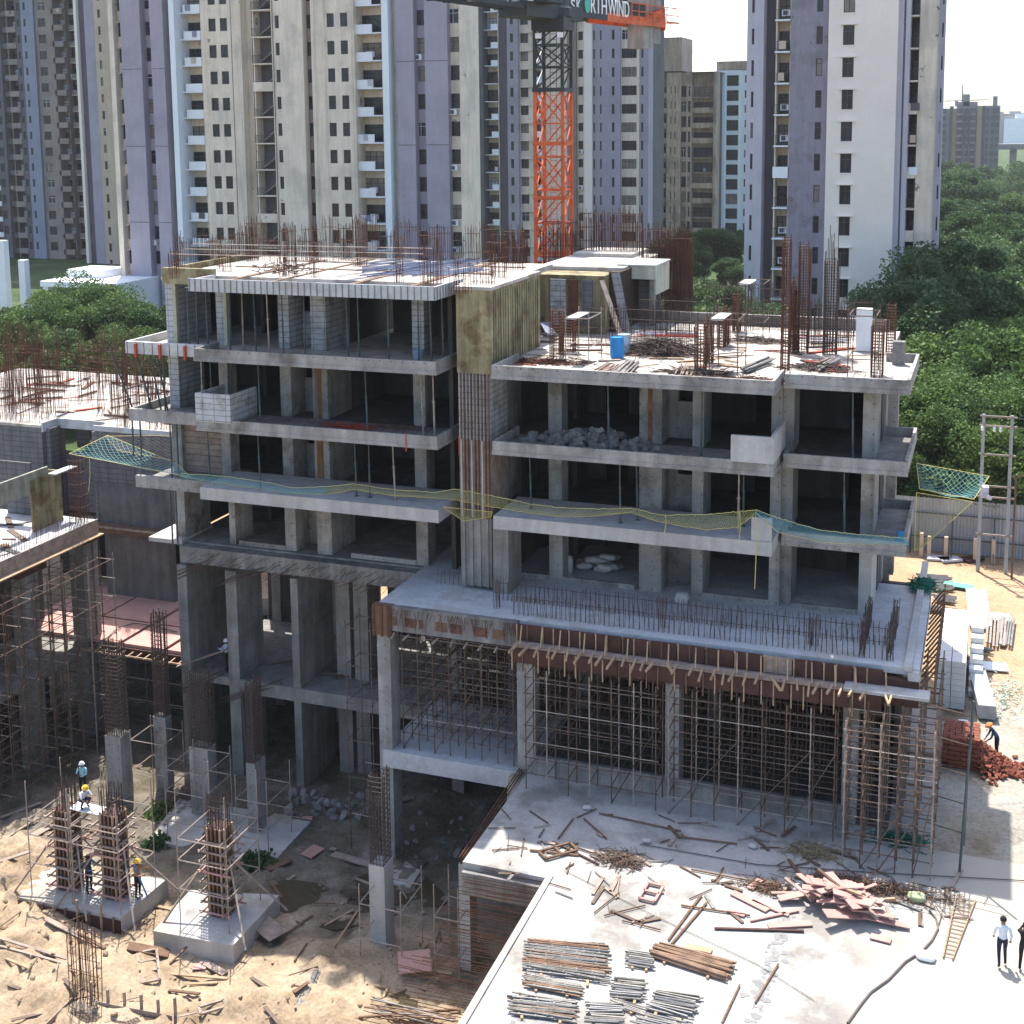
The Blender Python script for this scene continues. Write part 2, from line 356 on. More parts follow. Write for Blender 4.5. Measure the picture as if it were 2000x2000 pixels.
# parapet boxes raised above the slab edge
pb = MB(); z = S4-3.2+.56
x0, x1 = at(382, 790, Y=YA-.05).x, at(450, 790, Y=YA-.05).x
pb.box(x0, x1, YA-.08, YA+.04, S3+.45, S3+1.75); pb.box(x0, x0+.12, YA+.04, 52.3, S3+.45, S3+1.72); pb.box(x1-.12, x1, YA+.04, 52.3, S3+.45, S3+1.72)
pb.build('formwork_box', alu, bld)
pb = MB(); x0, x1 = at(1427, 880, Y=YA-.05).x, XB1
pb.box(x0, x1+.02, YA-.03, YA+.1, S3+.5, S3+1.55); pb.box(x1-.1, x1+.03, YA+.1, 53.0, S3+.5, S3+1.6); pb.build('planter_wall', conw, bld)
pb = MB(); pb.box(at(1467, 1030, Y=YA).x, XB1-.02, YA+.06, YA+.2, S2+.5, S2+1.5); pb.build('planter_wall', conw, bld)
# roof of the tall block: edge form with ribs, dark joints
e = MB(); e.box(XA0-.15, XA1, YA-.02, YA+.06, S5-.02, S5+.56); e.box(XA1-.06, XA1+.02, YA+.06, YW-.1, S5-.02, S5+.56)
e.box(XA0-.15, XA0-.07, YA+.06, 52.2, S5, S5+.5); e.build('edge_form', alup, bld)
x = XA0-.1; e = MB()
while x < XA1: e.box(x, x+.035, YA-.06, YA-.02, S5-.02, S5+.55); x += .305
y = YA+.2
while y < YW-.1: e.box(XA1+.02, XA1+.06, y, y+.035, S5-.02, S5+.55); y += .305
e.build('form_rib', mat('rib grey', (.2, .2, .19)), bld)
e = MB(); e.box(XA0-.1, XA1, YA, YW-.1, S5, S5+.2); e.build('roof_deck', deck, bld)
e = MB(); e.box(-36.5, XA0-.16, 52.1, 52.4, S5-.0, S5+.75); e.box(-36.6, -36.4, 52.4, 60, S5, S5+.7); e.build('edge_form', yel, bld)
e = MB(); e.box(-36.4, -20.3, 52.4, 61.2, S5+.17, S5+.42); e.build('roof_deck', deck, bld)
for a, b_, c_, d_ in ((-32.3, -32.0, 50.4, 60), (-27.6, -25.2, 51.3, 53.4), (-30, -29.8, 50.5, 61), (-26.2, -25.9, 50.3, 61), (-35, -21, 56.0, 56.25), (-34, -21, 59.1, 59.3), (-23.4, -23.1, 51, 61)):
    e = MB(); e.box(a, b_, c_, d_, S5+.43 if c_ > 52.4 or d_ > 54 else S5+.21, S5+.46 if c_ > 52.4 or d_ > 54 else S5+.24); e.build('deck_joint', woodd, bld)
# walls / columns per storey on the main line
def storey(k):
    zb = (S0, S2+.56, S3+.16, S4+.16)[k] if k != 1 else S2+.16
    zb = (S0, S2+.16, S3+.16, S4+.16)[k]; zt = (S2, S3, S4, S5)[k]
    cm = conc if k < 3 else alu
    def col(a, b, y0=YW, dep=.8, m=None, sub=None):
        q = MB(); q.box(a if not isinstance(a, str) else xs[a], b if not isinstance(b, str) else xs[b], y0, y0+dep, zb, zt); o = q.build('column', m or cm, bld)
        if sub:
            q = MB(); q.box(sub[0], sub[1], y0-.03, y0, zb, zt); q.build('rust_strip', mat('rusty joint board', (.17, .085, .03), var=.4, scale=2), o)
    def wall(a, b, y0, y1, z0=None, z1=None, m=None):
        q = MB(); q.box(a, b, y0, y1, z0 or zb, z1 or zt); return q.build('wall', m or innr, bld)
    col('a0', 'a0b', m=alu if k == 2 else None, dep=2.2 if k < 3 else 3)
    if k == 0: col(xs['a1']+.25, xs['a1b']+.1, dep=1.6)
    else: col('a1', 'a1b', dep=.8 if k != 3 else .5)
    col('a2', 'a2b', dep=1.3); 
    w_ = xs['a3']-xs['a2b']
    # recessed bay with a window opening
    def recess(xa, xb, wa, wb):
        y0 = YW+1.3; zh = zb+(zt-zb)*.53; zt2 = zt-.12
        q = MB(); q.box(xa, wa, y0, y0+.2, zb, zt); q.box(wb, xb, y0, y0+.2, zb, zt); q.box(wa, wb, y0, y0+.2, zb, zh); q.box(wa, wb, y0, y0+.2, zt2, zt); q.build('recessed_wall', conc if k < 3 else alu, bld)
        q = MB(); q.box(wa, wb, y0+.9, y0+1.0, zb, zt); q.build('inner_wall', black, bld)  # black sheet paints the shade behind the window opening
    recess(xs['a2b'], xs['a3'], ux(583, YW+1.3), ux(612, YW+1.3))
    rs = (ux(617, YW), ux(629, YW)) if 0 < k < 3 else None
    col('a3', 'a3b', dep=2.4, sub=rs)
    col('a4', 'a4b', dep=.9)
    # core front at the joint between blocks
    col('b0', 'b0b', dep=1.7, y0=YW) if k < 3 else None
    if k < 3:
        col('b1', 'b1b', dep=.9); rs = (ux(1266, YW), ux(1274, YW)) if k == 2 else None
        col('b2', 'b2b', dep=1.6, sub=rs); recess(xs['b2b'], xs['b3'], ux(1325, YW+1.3), ux(1353, YW+1.3)); col('b3', 'b3b', dep=1.6)
        col(xs['c0'], ux(1528, YW), y0=YW-.0, dep=1.4); col(ux(1528, YW)+.0, ux(1549, YW), y0=YW+.35, dep=1.6)
        col('c1', 'c1b', dep=2.6, m=conw if k == 0 else None)
        # further piers down the right side
        col(xs['c1b']-.35, xs['c1b']+.08, y0=YW+4.3, dep=1.1); col(xs['c1b']-.1, xs['c1b']+.5, y0=YW+5.4, dep=.6)
    # partitions that close the rooms in shade
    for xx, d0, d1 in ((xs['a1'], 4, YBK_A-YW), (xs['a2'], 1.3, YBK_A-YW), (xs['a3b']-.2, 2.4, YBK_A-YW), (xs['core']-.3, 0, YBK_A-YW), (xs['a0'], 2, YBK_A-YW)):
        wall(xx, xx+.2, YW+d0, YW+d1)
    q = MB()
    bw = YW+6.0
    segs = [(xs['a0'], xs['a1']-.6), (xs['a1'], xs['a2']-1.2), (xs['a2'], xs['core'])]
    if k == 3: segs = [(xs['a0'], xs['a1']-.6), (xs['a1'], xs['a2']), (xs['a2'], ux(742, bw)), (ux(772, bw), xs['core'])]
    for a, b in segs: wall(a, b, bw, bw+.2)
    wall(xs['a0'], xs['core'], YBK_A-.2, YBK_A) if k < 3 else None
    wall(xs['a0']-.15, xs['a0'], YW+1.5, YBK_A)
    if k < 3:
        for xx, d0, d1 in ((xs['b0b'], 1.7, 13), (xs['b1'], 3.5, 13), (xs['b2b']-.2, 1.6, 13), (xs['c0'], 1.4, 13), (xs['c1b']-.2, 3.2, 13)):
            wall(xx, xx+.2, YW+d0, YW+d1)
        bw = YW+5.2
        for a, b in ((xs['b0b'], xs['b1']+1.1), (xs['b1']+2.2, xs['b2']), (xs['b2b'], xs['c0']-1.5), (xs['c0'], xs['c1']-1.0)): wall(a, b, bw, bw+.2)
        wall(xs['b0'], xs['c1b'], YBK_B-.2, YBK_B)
        # sill kerb of the podium storey
        if k == 0:
            for a, b in ((xs['b0b'], xs['b1']), (xs['b1b'], xs['b2']-.2), (xs['b3b'], xs['c0']), (xs['c0b']+.1, xs['c1']), (xs['a1b']+.3, xs['a2']), (xs['a3b']+1, xs['a4'])):
                q = MB(); q.box(a, b, YW-.05, YW+.1, S0, S0+.22); q.build('kerb', conc, bld)
for k in range(4): storey(k)
# boarded infill on one storey, yellow jamb forms at the top storey
q = MB()
for i in range(10): q.box(xs['a0b'], xs['a1'], YW+.25+.02*(i % 2), YW+.33, S3-3.0+.29*i-.0, S3-3.0+.29*i+.27)
q.build('board_infill', woodp, bld)
q = MB(); q.box(xs['a0b']-.02, xs['a0b']+.16, YW-.2, YW, S4+.16, S5); q.box(ux(447, YW), ux(452, YW), YW-.1, YW+.2, S4+.16, S5-.2); q.build('jamb_form', mat('pale yellow form', (.42, .40, .28), var=.2), bld)
# core tower between the two blocks
xc0, xc1 = ux(893, 51.0), ux(960, 51.0)
q = MB(); q.box(xc0, xc1-.0, 51.05, 57.4, S4-.02, S5+.35); q.build('core_wall', yel, bld)
q = MB(); q.box(xc0-.05, xc1+.05, 51.0, 57.45, S5+.36, S5+.5); q.build('roof_deck', deck, bld)
for z0, z1, m_ in ((S3+.3, S4-.03, alu), (S2+.1, S3+.29, woodp), (S0+.2, S2+.09, concp)):
    q = MB(); q.box(xc0+.03, xc1-.1, 51.1, 53.2, z0, z1); o = q.build('core_wall', m_, bld)
    if m_ is not concp:
        for i in range(9):
            q = MB(); xx = xc0+.12+i*(xc1-xc0-.3)/8; q.box(xx, xx+.06, 51.02, 51.1, z0, z1); q.build('stiffener', (rustd if i % 2 else woodd) if m_ is alu else (rust if i % 3 else conw), o)
    else:
        for i in range(5):
            q = MB(); xx = xc0+.1+i*.36; q.box(xx, xx+.16, 51.02, 51.1, z0, z1); q.build('rib', concp, o)
q = MB(); q.box(ux(960, 51), ux(990, 51), 51.0, 52.6, S0-.05, S2); q.build('core_wall', concp, bld)
y_ = 51.3
for i in range(20):
    q = MB(); q.box(xc1+.01, xc1+.03, y_+i*.3, y_+i*.3+(.02, .03, .05)[i % 3], S4+.2, S5+.2); q.build('stiffener', rust if i % 3 == 0 else yel, bld)
q = MB()
# tall shear walls under the left block, down into the pit
for ua, ub, yb in ((352, 370, 56.3), (445, 466, 54.9), (571, 585, 56.0)):
    x0, x1 = ux(ua, 52.8, 1150), ux(ub, 52.8, 1150)
    q = MB(); q.box(x0, x1, 52.6, yb, -5.6, 5.3); q.build('shear_wall', concp, bld)
    q = MB(); q.box(x0+.0, x1+.012, 52.59, yb+.01, 2.5, 2.54); q.box(x0, x1+.012, 52.59, yb+.01, -.1, -.06); q.build('joint', concd, bld)
for u_, y0 in ((655, 54.5), (690, 54.5), (640, 60)):
    q = MB(); xx = ux(u_, y0, 1180); q.box(xx, xx+.75, y0, y0+.9, -5.4, 5.3); q.build('column', concp, bld)
for a, b, y0 in ((xs['a1'], xs['a2'], 59.5), (-36, xs['a0b']+1.2, 60)):
    q = MB(); q.box(a, b, y0, y0+.25, -5.3, 5.4); q.build('wall', concp, bld)
# transfer beam and mid slab
q = MB(); q.box(ux(352, 52.6, 1050), -23.4, 52.5, 53.1, 5.5, S0-.1); q.build('transfer_beam', concd, bld)
q = MB(); q.box(-36.9, -18, 53.1, 61, S0-.2, S0-.02); q.build('floor_slab', concp, bld)
q = MB(); q.box(ux(352, 52.6, 1050)-1.9, ux(352, 52.6, 1050), 52.7, 55.4, S0-.1, S0+.1); q.build('ledge', deck, bld)
q = MB(); q.box(-36.5, -23.0, 52.7, 60, -.55, -.15); q.box(-33.9, -23.5, 52.55, 52.75, -.75, -.1); q.build('mid_slab', concp, bld)
# podium
PX0, PX1, PY = -23.9, -2.0, 48.1
q = MB(); q.box(PX0, PX1, PY+.3, 57.5, S0-.25, S0-.0); q.box(-19.5, -4.3, 57.5, YBK_B, S0-.25, S0); q.build('podium_slab', slabm, bld)
xk = ux(1010, PY, 1230)
q = MB(); q.box(PX0+.3, xk, PY, PY+.3, 5.35, S0-.004); q.build('edge_beam', concd, bld)
for i, (ua, ub) in enumerate(((755, 775), (790, 812), (818, 826), (850, 873), (880, 902), (925, 950), (962, 985))):
    q = MB(); a, b = ux(ua, PY, 1200), ux(ub, PY, 1200); q.box(a, b, PY-.03, PY, 5.6, 5.98); q.build('formwork_panel', mat('faded red board', (.12, .06, .045), var=.4, scale=3) if i % 3 else woodd, bld)
q = MB(); q.box(PX0-.1, PX0+.75, PY-.12, PY+.3, 5.15, 6.42); q.build('formwork_panel', woodd, bld)
for xx in (PX0-.06, PX0+.3, PX0+.6): q = MB(); q.box(xx, xx+.1, PY-.17, PY-.12, 5.1, 6.5); q.build('timber_stud', rust, bld)
# two-tier plywood formwork along the right part
q = MB(); q.box(xk, PX1, PY-.02, PY+.3, 5.05, S0-.35); q.build('edge_beam', ply, bld)
q = MB(); q.box(xk, -3.0, PY-.62, PY-.02, 5.62, 5.68); q.build('walkway_plank', woodp, bld)
n_ = 13
for i in range(n_):
    a = xk+(-3.2-xk)*i/n_; b = xk+(-3.2-xk)*(i+1)/n_-.06
    q = MB(); q.box(a, b, PY-.08, PY-.02, 5.72, S0-.03); q.build('formwork_panel', ply if rnd.random() < .75 else woodp, bld)
    q = MB(); q.box(a, b, PY-.66, PY-.62, 5.0, 5.6); q.build('formwork_panel', ply, bld)
    for dx in (.0, .45):
        q = MB(); q.box(a+dx, a+dx+.05, PY-.13, PY-.08, 5.68, S0-.02); q.box(a+dx, a+dx+.05, PY-.72, PY-.66, 4.7, 5.6); q.build('timber_stud', wood if rnd.random() < .6 else woodd, bld)
    z_ = MB()
for i in range(34):
    a = xk+.2+(-2.6-xk)*i/34+rnd.uniform(-.12, .12); L = rnd.uniform(.5, 1.0); sk = rnd.uniform(-.15, .15)+(.35 if i % 9 == 5 else 0)
    q = MB(); q.bar((a, PY-.5, 5.73), (a+sk, PY-.7-L, 5.70), .07, .09); q.build('joist_end', wood, bld)
    if i % 2 == 0:
        q = MB(); q.bar((a+.1, PY-.6, 5.7), (a+.02, PY-.12, S0-.05), .05, .06); q.build('brace', wood, bld)
q = MB(); q.box(-4.6, PX1+.4, PY-.75, PY+.02, 5.66, 5.78); q.box(PX1-.4, PX1, PY, 57, S0-.7, S0-.02); q.box(PX1-.55, PX1-.28, PY, 60.5, S0, S0+.2); q.build('edge_beam', conw, bld)
for i in range(16):
    yy = PY+.6+i*.62; q = MB(); q.bar((PX1, yy, S0-.9), (PX1+.55, yy+.1, S0-.1), .06); q.box(PX1+.5, PX1+.56, yy-.02, yy+.04, S0-1.2, S0+.1); q.build('brace', woodd, bld)
q = MB()
for i in range(70):
    x = PX0+.5+(xk-PX0-.5)*rnd.random(); q.tube((x, PY-.05, 6.35), (x+rnd.uniform(-.2, .2), PY-.12, 6.35-rnd.uniform(.2, .9)), .012, 3, cap=False)
q.build('bar_ends', rust, bld)
for i in range(9):
    x = PX0+.9+i*.66; q = MB(); q.bar((x, PY-.1, 5.3), (x+rnd.uniform(-.1, .1), PY-.5, 5.22), .06); q.build('joist_end', steelw, bld)
# podium columns
for ua, ub in ((738, 763), (1009, 1040), (1299, 1326), (1648, 1676)):
    q = MB(); a, b = ux(ua, PY, 1350), ux(ub, PY, 1350); zb = -5.3 if ua == 738 else 0
    q.box(a, b, PY+.05, PY+.9, zb, 5.3); q.build('column', conc, bld)
for a in (-23.3, -20.4, -17, -11, -4.6):
    for yy in (54.6, 60.5):
        q = MB(); q.box(a, a+.6, yy, yy+.6, -5.3 if a < -17.5 else 0, 6.2); q.build('column', concp, bld)
q = MB(); q.box(PX0+.2, ux(1012, PY, 1500)+.1, PY-.05, PY+.35, -.75, -.0); q.box(PX0+.2, -17.4, PY+.35, 53.5, -.25, -.01); q.build('mid_slab', slabm, bld)
q = MB(); q.box(-16.9, -4.6, PY-.0, PY+.04, 0, .8); q.box(-16.9, -4.6, PY+.04, PY+.22, 0, .78); q.build('kerb_wall', concp, bld)
q = MB(); q.box(-17.1, -2.95, PY+.3, 58.5, .002, .03); q.build('shade_floor', innr, bld)  # dark sheet puts the bays' shade onto the slab
q = MB(); q.box(-17.2, -2.7, 58.5, 58.8, 0, 6.1); q.box(-2.95, -2.7, 50.5, 58.5, 0, 5.6); q.build('shade_wall', innr, bld)  # back and side walls added to darken the podium bays
for bx in ((-37, -30.2, 61.3, 61.5, -5.3, 6.18), (-29.7, -27.9, 61.3, 61.5, -5.3, 6.18), (-27.6, -17.9, 61.3, 61.5, -5.3, 6.18)):
    q = MB(); q.box(*bx); q.build('shade_wall', innr, bld)  # walls added to keep the underside of the left block dark
q = MB(); q.box(-37, -18, 53.2, 61.5, -.62, -.56); q.build('soffit', innr, bld)  # dark sheet paints shade under the mid slab
q = MB(); q.box(-17.9, -17.2, PY+.4, 60, -5.3, -.25); q.build('retaining_wall', concp, bld)
# ---------------- apartment towers ----------------
MM = dict(
 purple=mat('mauve render', (.35, .315, .365), var=.07, scale=.25, streak=.05, dark=(.22, .205, .235), darkamt=.35, dscale=.12),
 purpled=mat('mauve render worn', (.275, .245, .285), var=.10, scale=.3, streak=.12, dark=(.14, .125, .13), darkamt=.6, dscale=.3, peel=((.15, .13, .125), .9, .64)),
 lilac=mat('lilac render', (.47, .44, .485), var=.07, scale=.3, streak=.08),
 brown=mat('brown grey render with side shade', (.12, .105, .12), var=.1, scale=.3, streak=.15),  # also holds the shade of tower side faces as darker colour
 cream=mat('cream render', (.74, .63, .50), var=.07, scale=.3, streak=.12, dark=(.40, .36, .31), darkamt=.4, dscale=.22, peel=((.23, .22, .21), .42, .655)),
 beige=mat('grey beige render', (.80, .70, .61), var=.05, scale=.3),
 peach=mat('peach render', (.50, .39, .29), var=.08, scale=.3, streak=.1),
 white=mat('white render', (.72, .76, .79), var=.05, scale=.3),
 tan=mat('tan stained render', (.42, .33, .255), var=.14, scale=.2, streak=.3, dark=(.10, .085, .075), darkamt=.75, dscale=.1),
 dark=mat('dark brown render', (.12, .11, .12), var=.18, scale=.3, streak=.2),
 blue=mat('blue grey render', (.24, .26, .33), var=.1, scale=.3, streak=.1),
 taupe=mat('taupe render', (.27, .22, .195), var=.14, scale=.25, streak=.15),
 paleb=mat('pale balcony paint', (.74, .75, .76), var=.06, scale=.5),
 far=mat('far block grey', (.20, .20, .20), var=.2, scale=.08), farb=mat('far block buff', (.34, .27, .17), var=.1, scale=.1))
meshcache = {}
curt = mat('curtained pane', (.20, .17, .14), rough=.4, var=.3, scale=.8)
def window_mesh(w_, h_, kind):
    key = (round(w_, 1), round(h_, 1), kind)
    if key in meshcache: return meshcache[key], key
    w_, h_ = key[0], key[1]; m = MB(); t = .07
    gl = 1
    m.box(-w_/2, w_/2, -.02, .03, 0, h_, gl)
    fr = 0
    for a, b, c, d in ((-w_/2, w_/2, 0, t), (-w_/2, w_/2, h_-t, h_), (-w_/2, -w_/2+t, t, h_-t), (w_/2-t, w_/2, t, h_-t)): m.box(a, b, -.06, -.021, c, d, fr)
    if w_ > .8: m.box(-t/2, t/2, -.06, -.021, t, h_-t, fr)
    if w_ > 2.2:
        for q in (-.25, .25): m.box(w_*q-t/2, w_*q+t/2, -.06, -.021, t, h_-t, fr)
    if h_ > 1.3: m.box(-w_/2+t, w_/2-t, -.065, -.022, h_*.68, h_*.68+t, fr)
    me = bpy.data.meshes.new('window'); me.from_pydata(m.v, [], m.f)
    for q in ((framem, glass), (framew, glass), (framem, glassl), (framem, curt))[{'d': 0, 'w': 1, 'l': 2, 'c': 3}[kind]]: me.materials.append(q)
    me.polygons.foreach_set('material_index', m.m); me.update(); meshcache[key] = me; return me, key
def ac_unit(root, x, y, z):
    m = MB(); m.box(x-.45, x+.45, y-.4, y-.03, z, z+.65, 0); m.lathe((x-.1, y-.41, z+.32), [(.24, 0)], 10, 1) if False else m.box(x-.33, x+.13, y-.42, y-.4, z+.1, z+.55, 1)
    m.build('air_conditioner', [MM['paleb'], MM['dark']], root)
def tower(label, depth, v0, fh_px, segs, top=None, group='apartment towers behind the site', nfl=13, base=0, vref=300, phase=None, thick=14, name='apartment_tower', zlow=None, seed=1, hvis=None):
    """segs: (u0,u1,dy,material,kind,opts); px measured at photo row vref on a face at this depth. v0 = pixel row of a window top."""
    rg = random.Random(seed)
    c = atd((segs[0][0]+segs[-1][1])/2, vref, depth); Y0 = c.y
    fh = fh_px*depth/F
    xl = ux(segs[0][0], Y0, vref); xr = ux(segs[-1][1], Y0, vref)
    root = thing(name, label, 'apartment tower', ((xl+xr)/2, Y0, base), group)
    zref = at((segs[0][0]+segs[-1][1])/2, v0, Y=Y0).z     # window head level
    ztop = top if top else 26.3+depth*.30
    zt_vis = at(1000, -60, Y=Y0).z if not hvis else hvis
    wins = []
    bod = MB(); bod.box(xl+.6, xr-.6, Y0+4.2, Y0+thick, base, ztop-.3); bod.build('core_block', MM['dark'], root)
    heads = []
    z = zref
    while z > base+3.5: z -= fh
    while z < min(ztop-.5, zt_vis+fh): heads.append(z); z += fh
    for sg in segs:
        u0, u1, dy, mk, kind = sg[:5]; op = sg[5] if len(sg) > 5 else {}
        x0, x1 = ux(u0, Y0+dy, vref), ux(u1, Y0+dy, vref); y = Y0+dy; m = MB()
        if x1-x0 < .05: continue
        dd = 4.3-dy if dy < 4 else .4
        if kind == 'plain':
            m.box(x0, x1, y, Y0+4.3, base, ztop+op.get('dt', 0))
            o = m.build('wall', MM[mk], root)
            if op.get('joints'):
                j = MB()
                for i, h in enumerate(heads):
                    if i % 3 == op['joints'] % 3: j.box(x0, x1, y-.02, y, h+.5, h+.58)
                j.build('groove', MM['brown'], o)
        elif kind in ('win', 'slit', 'hood'):
            hh = op.get('h', 1.5); ws = op.get('ws') or [(u0+(u1-u0)*.3, u0+(u1-u0)*.7)]
            wx = [(ux(a, y, vref), ux(b, y, vref)) for a, b in ws]
            pr = x0
            for a, b in wx: m.box(pr, a, y, y+.3, base, ztop); pr = b
            m.box(pr, x1, y, y+.3, base, ztop)
            m.box(x0, x0+.2, y+.3, Y0+4.3, base, ztop); m.box(x1-.2, x1, y+.3, Y0+4.3, base, ztop)
            for a, b in wx:
                pz = base
                for h in heads:
                    m.box(a, b, y, y+.3, pz, h-hh); pz = h
                    mk2 = 'd'; r = rg.random()
                    if r < op.get('pw', .12): mk2 = 'w'
                    elif r > .8: mk2 = 'c'
                    wins.append((b-a, hh, (a+b)/2, y+.17, h-hh, mk2))
                    if kind == 'hood': m.box(a-.25, b+.25, y-.35, y-.001, h+.02, h+.1); m.box(a-.1, b+.1, y-.06, y-.001, h-hh-.12, h-hh-.02)
                    if rg.random() < op.get('ac', 0): ac_unit(root, (a+b)/2, y, h-hh-.75)
                m.box(a, b, y, y+.3, pz, ztop)
            m.build('wall', MM[mk], root)
        elif kind == 'strip':   # recessed window strip with spandrels
            hh = op.get('h', 1.6); m.box(x0, x1, y+.0, y+.25, base, heads[0]-hh)
            for i, h in enumerate(heads):
                nz = heads[i+1]-hh if i+1 < len(heads) else ztop
                m.box(x0, x1, y, y+.25, h, nz); a, b = x0, x1
                if op.get('ws'): a, b = [ux(q, y, vref) for q in op['ws']]; m.box(x0, a, y, y+.25, h-hh, h); m.box(b, x1, y, y+.25, h-hh, h)
                wins.append((b-a, hh, (a+b)/2, y+.15, h-hh, rg.choice('dddddwcc')))
                if op.get('slab'): m.box(x0, x1, y-.3, y-.001, h+.02, h+.14)
                if rg.random() < op.get('ac', 0): ac_unit(root, (a+b)/2, y, h-hh-.75)
            m.build('wall', MM[mk], root)
        elif kind in ('balc', 'open'):
            # deep bay: floor slab, parapet, window wall behind
            yb = y+1.6
            m.box(x0, x0+.15, y+.2, yb+.2, base, ztop); m.box(x1-.15, x1, y+.2, yb+.2, base, ztop)
            if kind == 'balc': m.box(x0, x1, yb+.15, yb+.3, base, ztop)
            else:
                dk = MB(); dk.box(x0+.1, x1-.1, yb+.15, yb+.3, base, ztop); dk.build('stair_shade_wall', MM['dark'], root)  # dark wall colour stands in for shade inside the stair openings
                for h in heads:
                    st = MB(); st.bar((x0+.3, yb-.3, h-2.3), (x1-.4, yb-.3, h-.9), .9, .18); st.build('stair_flight', MM['taupe'], root)
            m.build('bay_wall', MM[mk], root)
            px0 = x0+(x1-x0)*op.get('pa', 0); px1 = x0+(x1-x0)*op.get('pb', 1)
            for h in heads:
                fz = h-2.35
                s = MB(); s.box(x0+.01, x1-.01, y-.1-op.get('out', 0), yb, fz-.16, fz); s.build('balcony_slab', MM[op.get('sl', 'paleb')], root)
                ph = op.get('ph', .95)
                if op.get('rail') and rg.random() < op['rail']:
                    s = MB(); yy = y-.08-op.get('out', 0)
                    s.box(px0, px1, yy, yy+.05, fz+ph-.05, fz+ph)
                    q = px0
                    while q < px1: s.box(q, q+.03, yy+.01, yy+.03, fz, fz+ph-.05); q += .22
                    s.build('railing', framem, root)
                else:
                    s = MB(); s.box(px0, px1, y-.1-op.get('out', 0), y+.02-op.get('out', 0), fz+.001, fz+ph)
                    if op.get('out'): s.box(px1-.1, px1, y+.02-op['out'], y+.2, fz+.001, fz+ph); s.box(px0, px0+.1, y+.02-op['out'], y+.2, fz+.001, fz+ph)
                    s.build('parapet', MM[op.get('pm', 'paleb')], root)
                if kind == 'balc': wins.append((x1-x0-.35, 2.1, (x0+x1)/2, yb+.1, fz+.02, 'l' if rg.random() < op.get('br', 0) else rg.choice('dddc')))
                if rg.random() < .22 and kind == 'balc':
                    s = MB(); lx = rg.uniform(px0+.3, max(px0+.31, px1-.6)); s.box(lx, lx+rg.uniform(.4, .9), y-.16-op.get('out', 0), y-.13-op.get('out', 0), fz+.2, fz+ph+.02); s.build('laundry', rg.choice([MM['peach'], MM['white'], MM['blue'], MM['brown'], MM['lilac']]), root)
                if rg.random() < op.get('ac', 0): ac_unit(root, px1-.6, y+.9, fz+.4)
    cp = MB(); cp.box(xl, xr, Y0+.5, Y0+thick, ztop+.0, ztop+.1); cp.build('roof', MM['dark'], root)
    if top: pass
    wins.sort(key=lambda t: -(t[0]*t[1]))
    keep = sorted(wins[:95], key=lambda t: t[4])
    for (ww, hh, x, y, z, k) in keep:
        me, key = window_mesh(ww, hh, k)
        o = bpy.data.objects.new('window', me); C.objects.link(o); o.parent = root; o.location = Vector((x, y, z))-OFF[root.name]; o.scale = (ww/key[0], 1, hh/key[1])
    if len(wins) > 95:
        m = MB()
        for (ww, hh, x, y, z, k) in wins[95:]:
            m.box(x-ww/2, x+ww/2, y-.02, y+.03, z, z+hh, 1); m.box(x-.03, x+.03, y-.06, y-.021, z, z+hh, 0)
        o = m.build('window', [framem, glass], root); o['kind'] = 'stuff'
    return root
# big mauve and cream tower on the left
tower('mauve and cream apartment tower behind the tall block, with white balcony bays', 160.5, 345, 51.7, [
 (224, 233, .0, 'cream', 'plain'),
 (233, 247, 1.0, 'cream', 'strip', dict(h=1.75, slab=1, ac=.1)),
 (247, 285, .0, 'purple', 'plain', dict(joints=1)),
 (285, 304, 1.1, 'purple', 'strip', dict(h=1.7, ac=.2)),
 (304, 329, .0, 'purple', 'plain', dict(joints=1)),
 (329, 341, 2.2, 'brown', 'plain'),  # side face, its shade painted as darker render
 (341, 351, -.6, 'white', 'plain'),
 (351, 402, .8, 'cream', 'balc', dict(pa=.36, pb=1, ac=.15)),
 (402, 479, .6, 'cream', 'win', dict(ws=[(417, 431), (439, 453)], h=1.55, pw=.3)),
 (479, 500, 2.0, 'cream', 'win', dict(ws=[(484, 488)], h=1.5)),
 (500, 538, .9, 'cream', 'open', dict(rail=.85, sl='cream', pm='cream')),
 (538, 598, .2, 'cream', 'slit', dict(ws=[(545, 553)], h=1.5, pw=.05)),
 (598, 614, 1.2, 'taupe', 'strip', dict(h=1.6)),
 (614, 697, .3, 'cream', 'win', dict(ws=[(645, 659), (671, 685)], h=1.6, pw=.25)),
 (697, 751, .9, 'cream', 'balc', dict(pa=0, pb=.66, ac=.2)),
 (751, 763, -.4, 'white', 'plain'),
 (763, 778, 1.1, 'cream', 'strip', dict(h=1.5, ws=(765, 774))),
 (778, 812, .0, 'purple', 'plain', dict(joints=1)),
 (812, 833, 1.0, 'purple', 'strip', dict(h=1.75, ac=.35)),
 (833, 877, .0, 'purple', 'plain', dict(joints=1)),
 (877, 900, .9, 'cream', 'strip', dict(h=1.7, ac=.2)),
 (900, 911, .0, 'cream', 'plain')], seed=3, thick=5)
tw = [o for o in C.objects if o.get('label', '').startswith('mauve and cream')][0]
Yt = atd((224+911)/2, 300, 160.5).y
for u_ in (410, 461, 476, 541, 620, 640, 692, 872, 903):
    x = ux(u_, Yt+.2, 300); m = MB(); m.tube((x, Yt+.12, 0), (x, Yt+.12, 70), .06, 5); m.build('downpipe', MM['taupe'] if u_ % 2 else MM['cream'], tw)
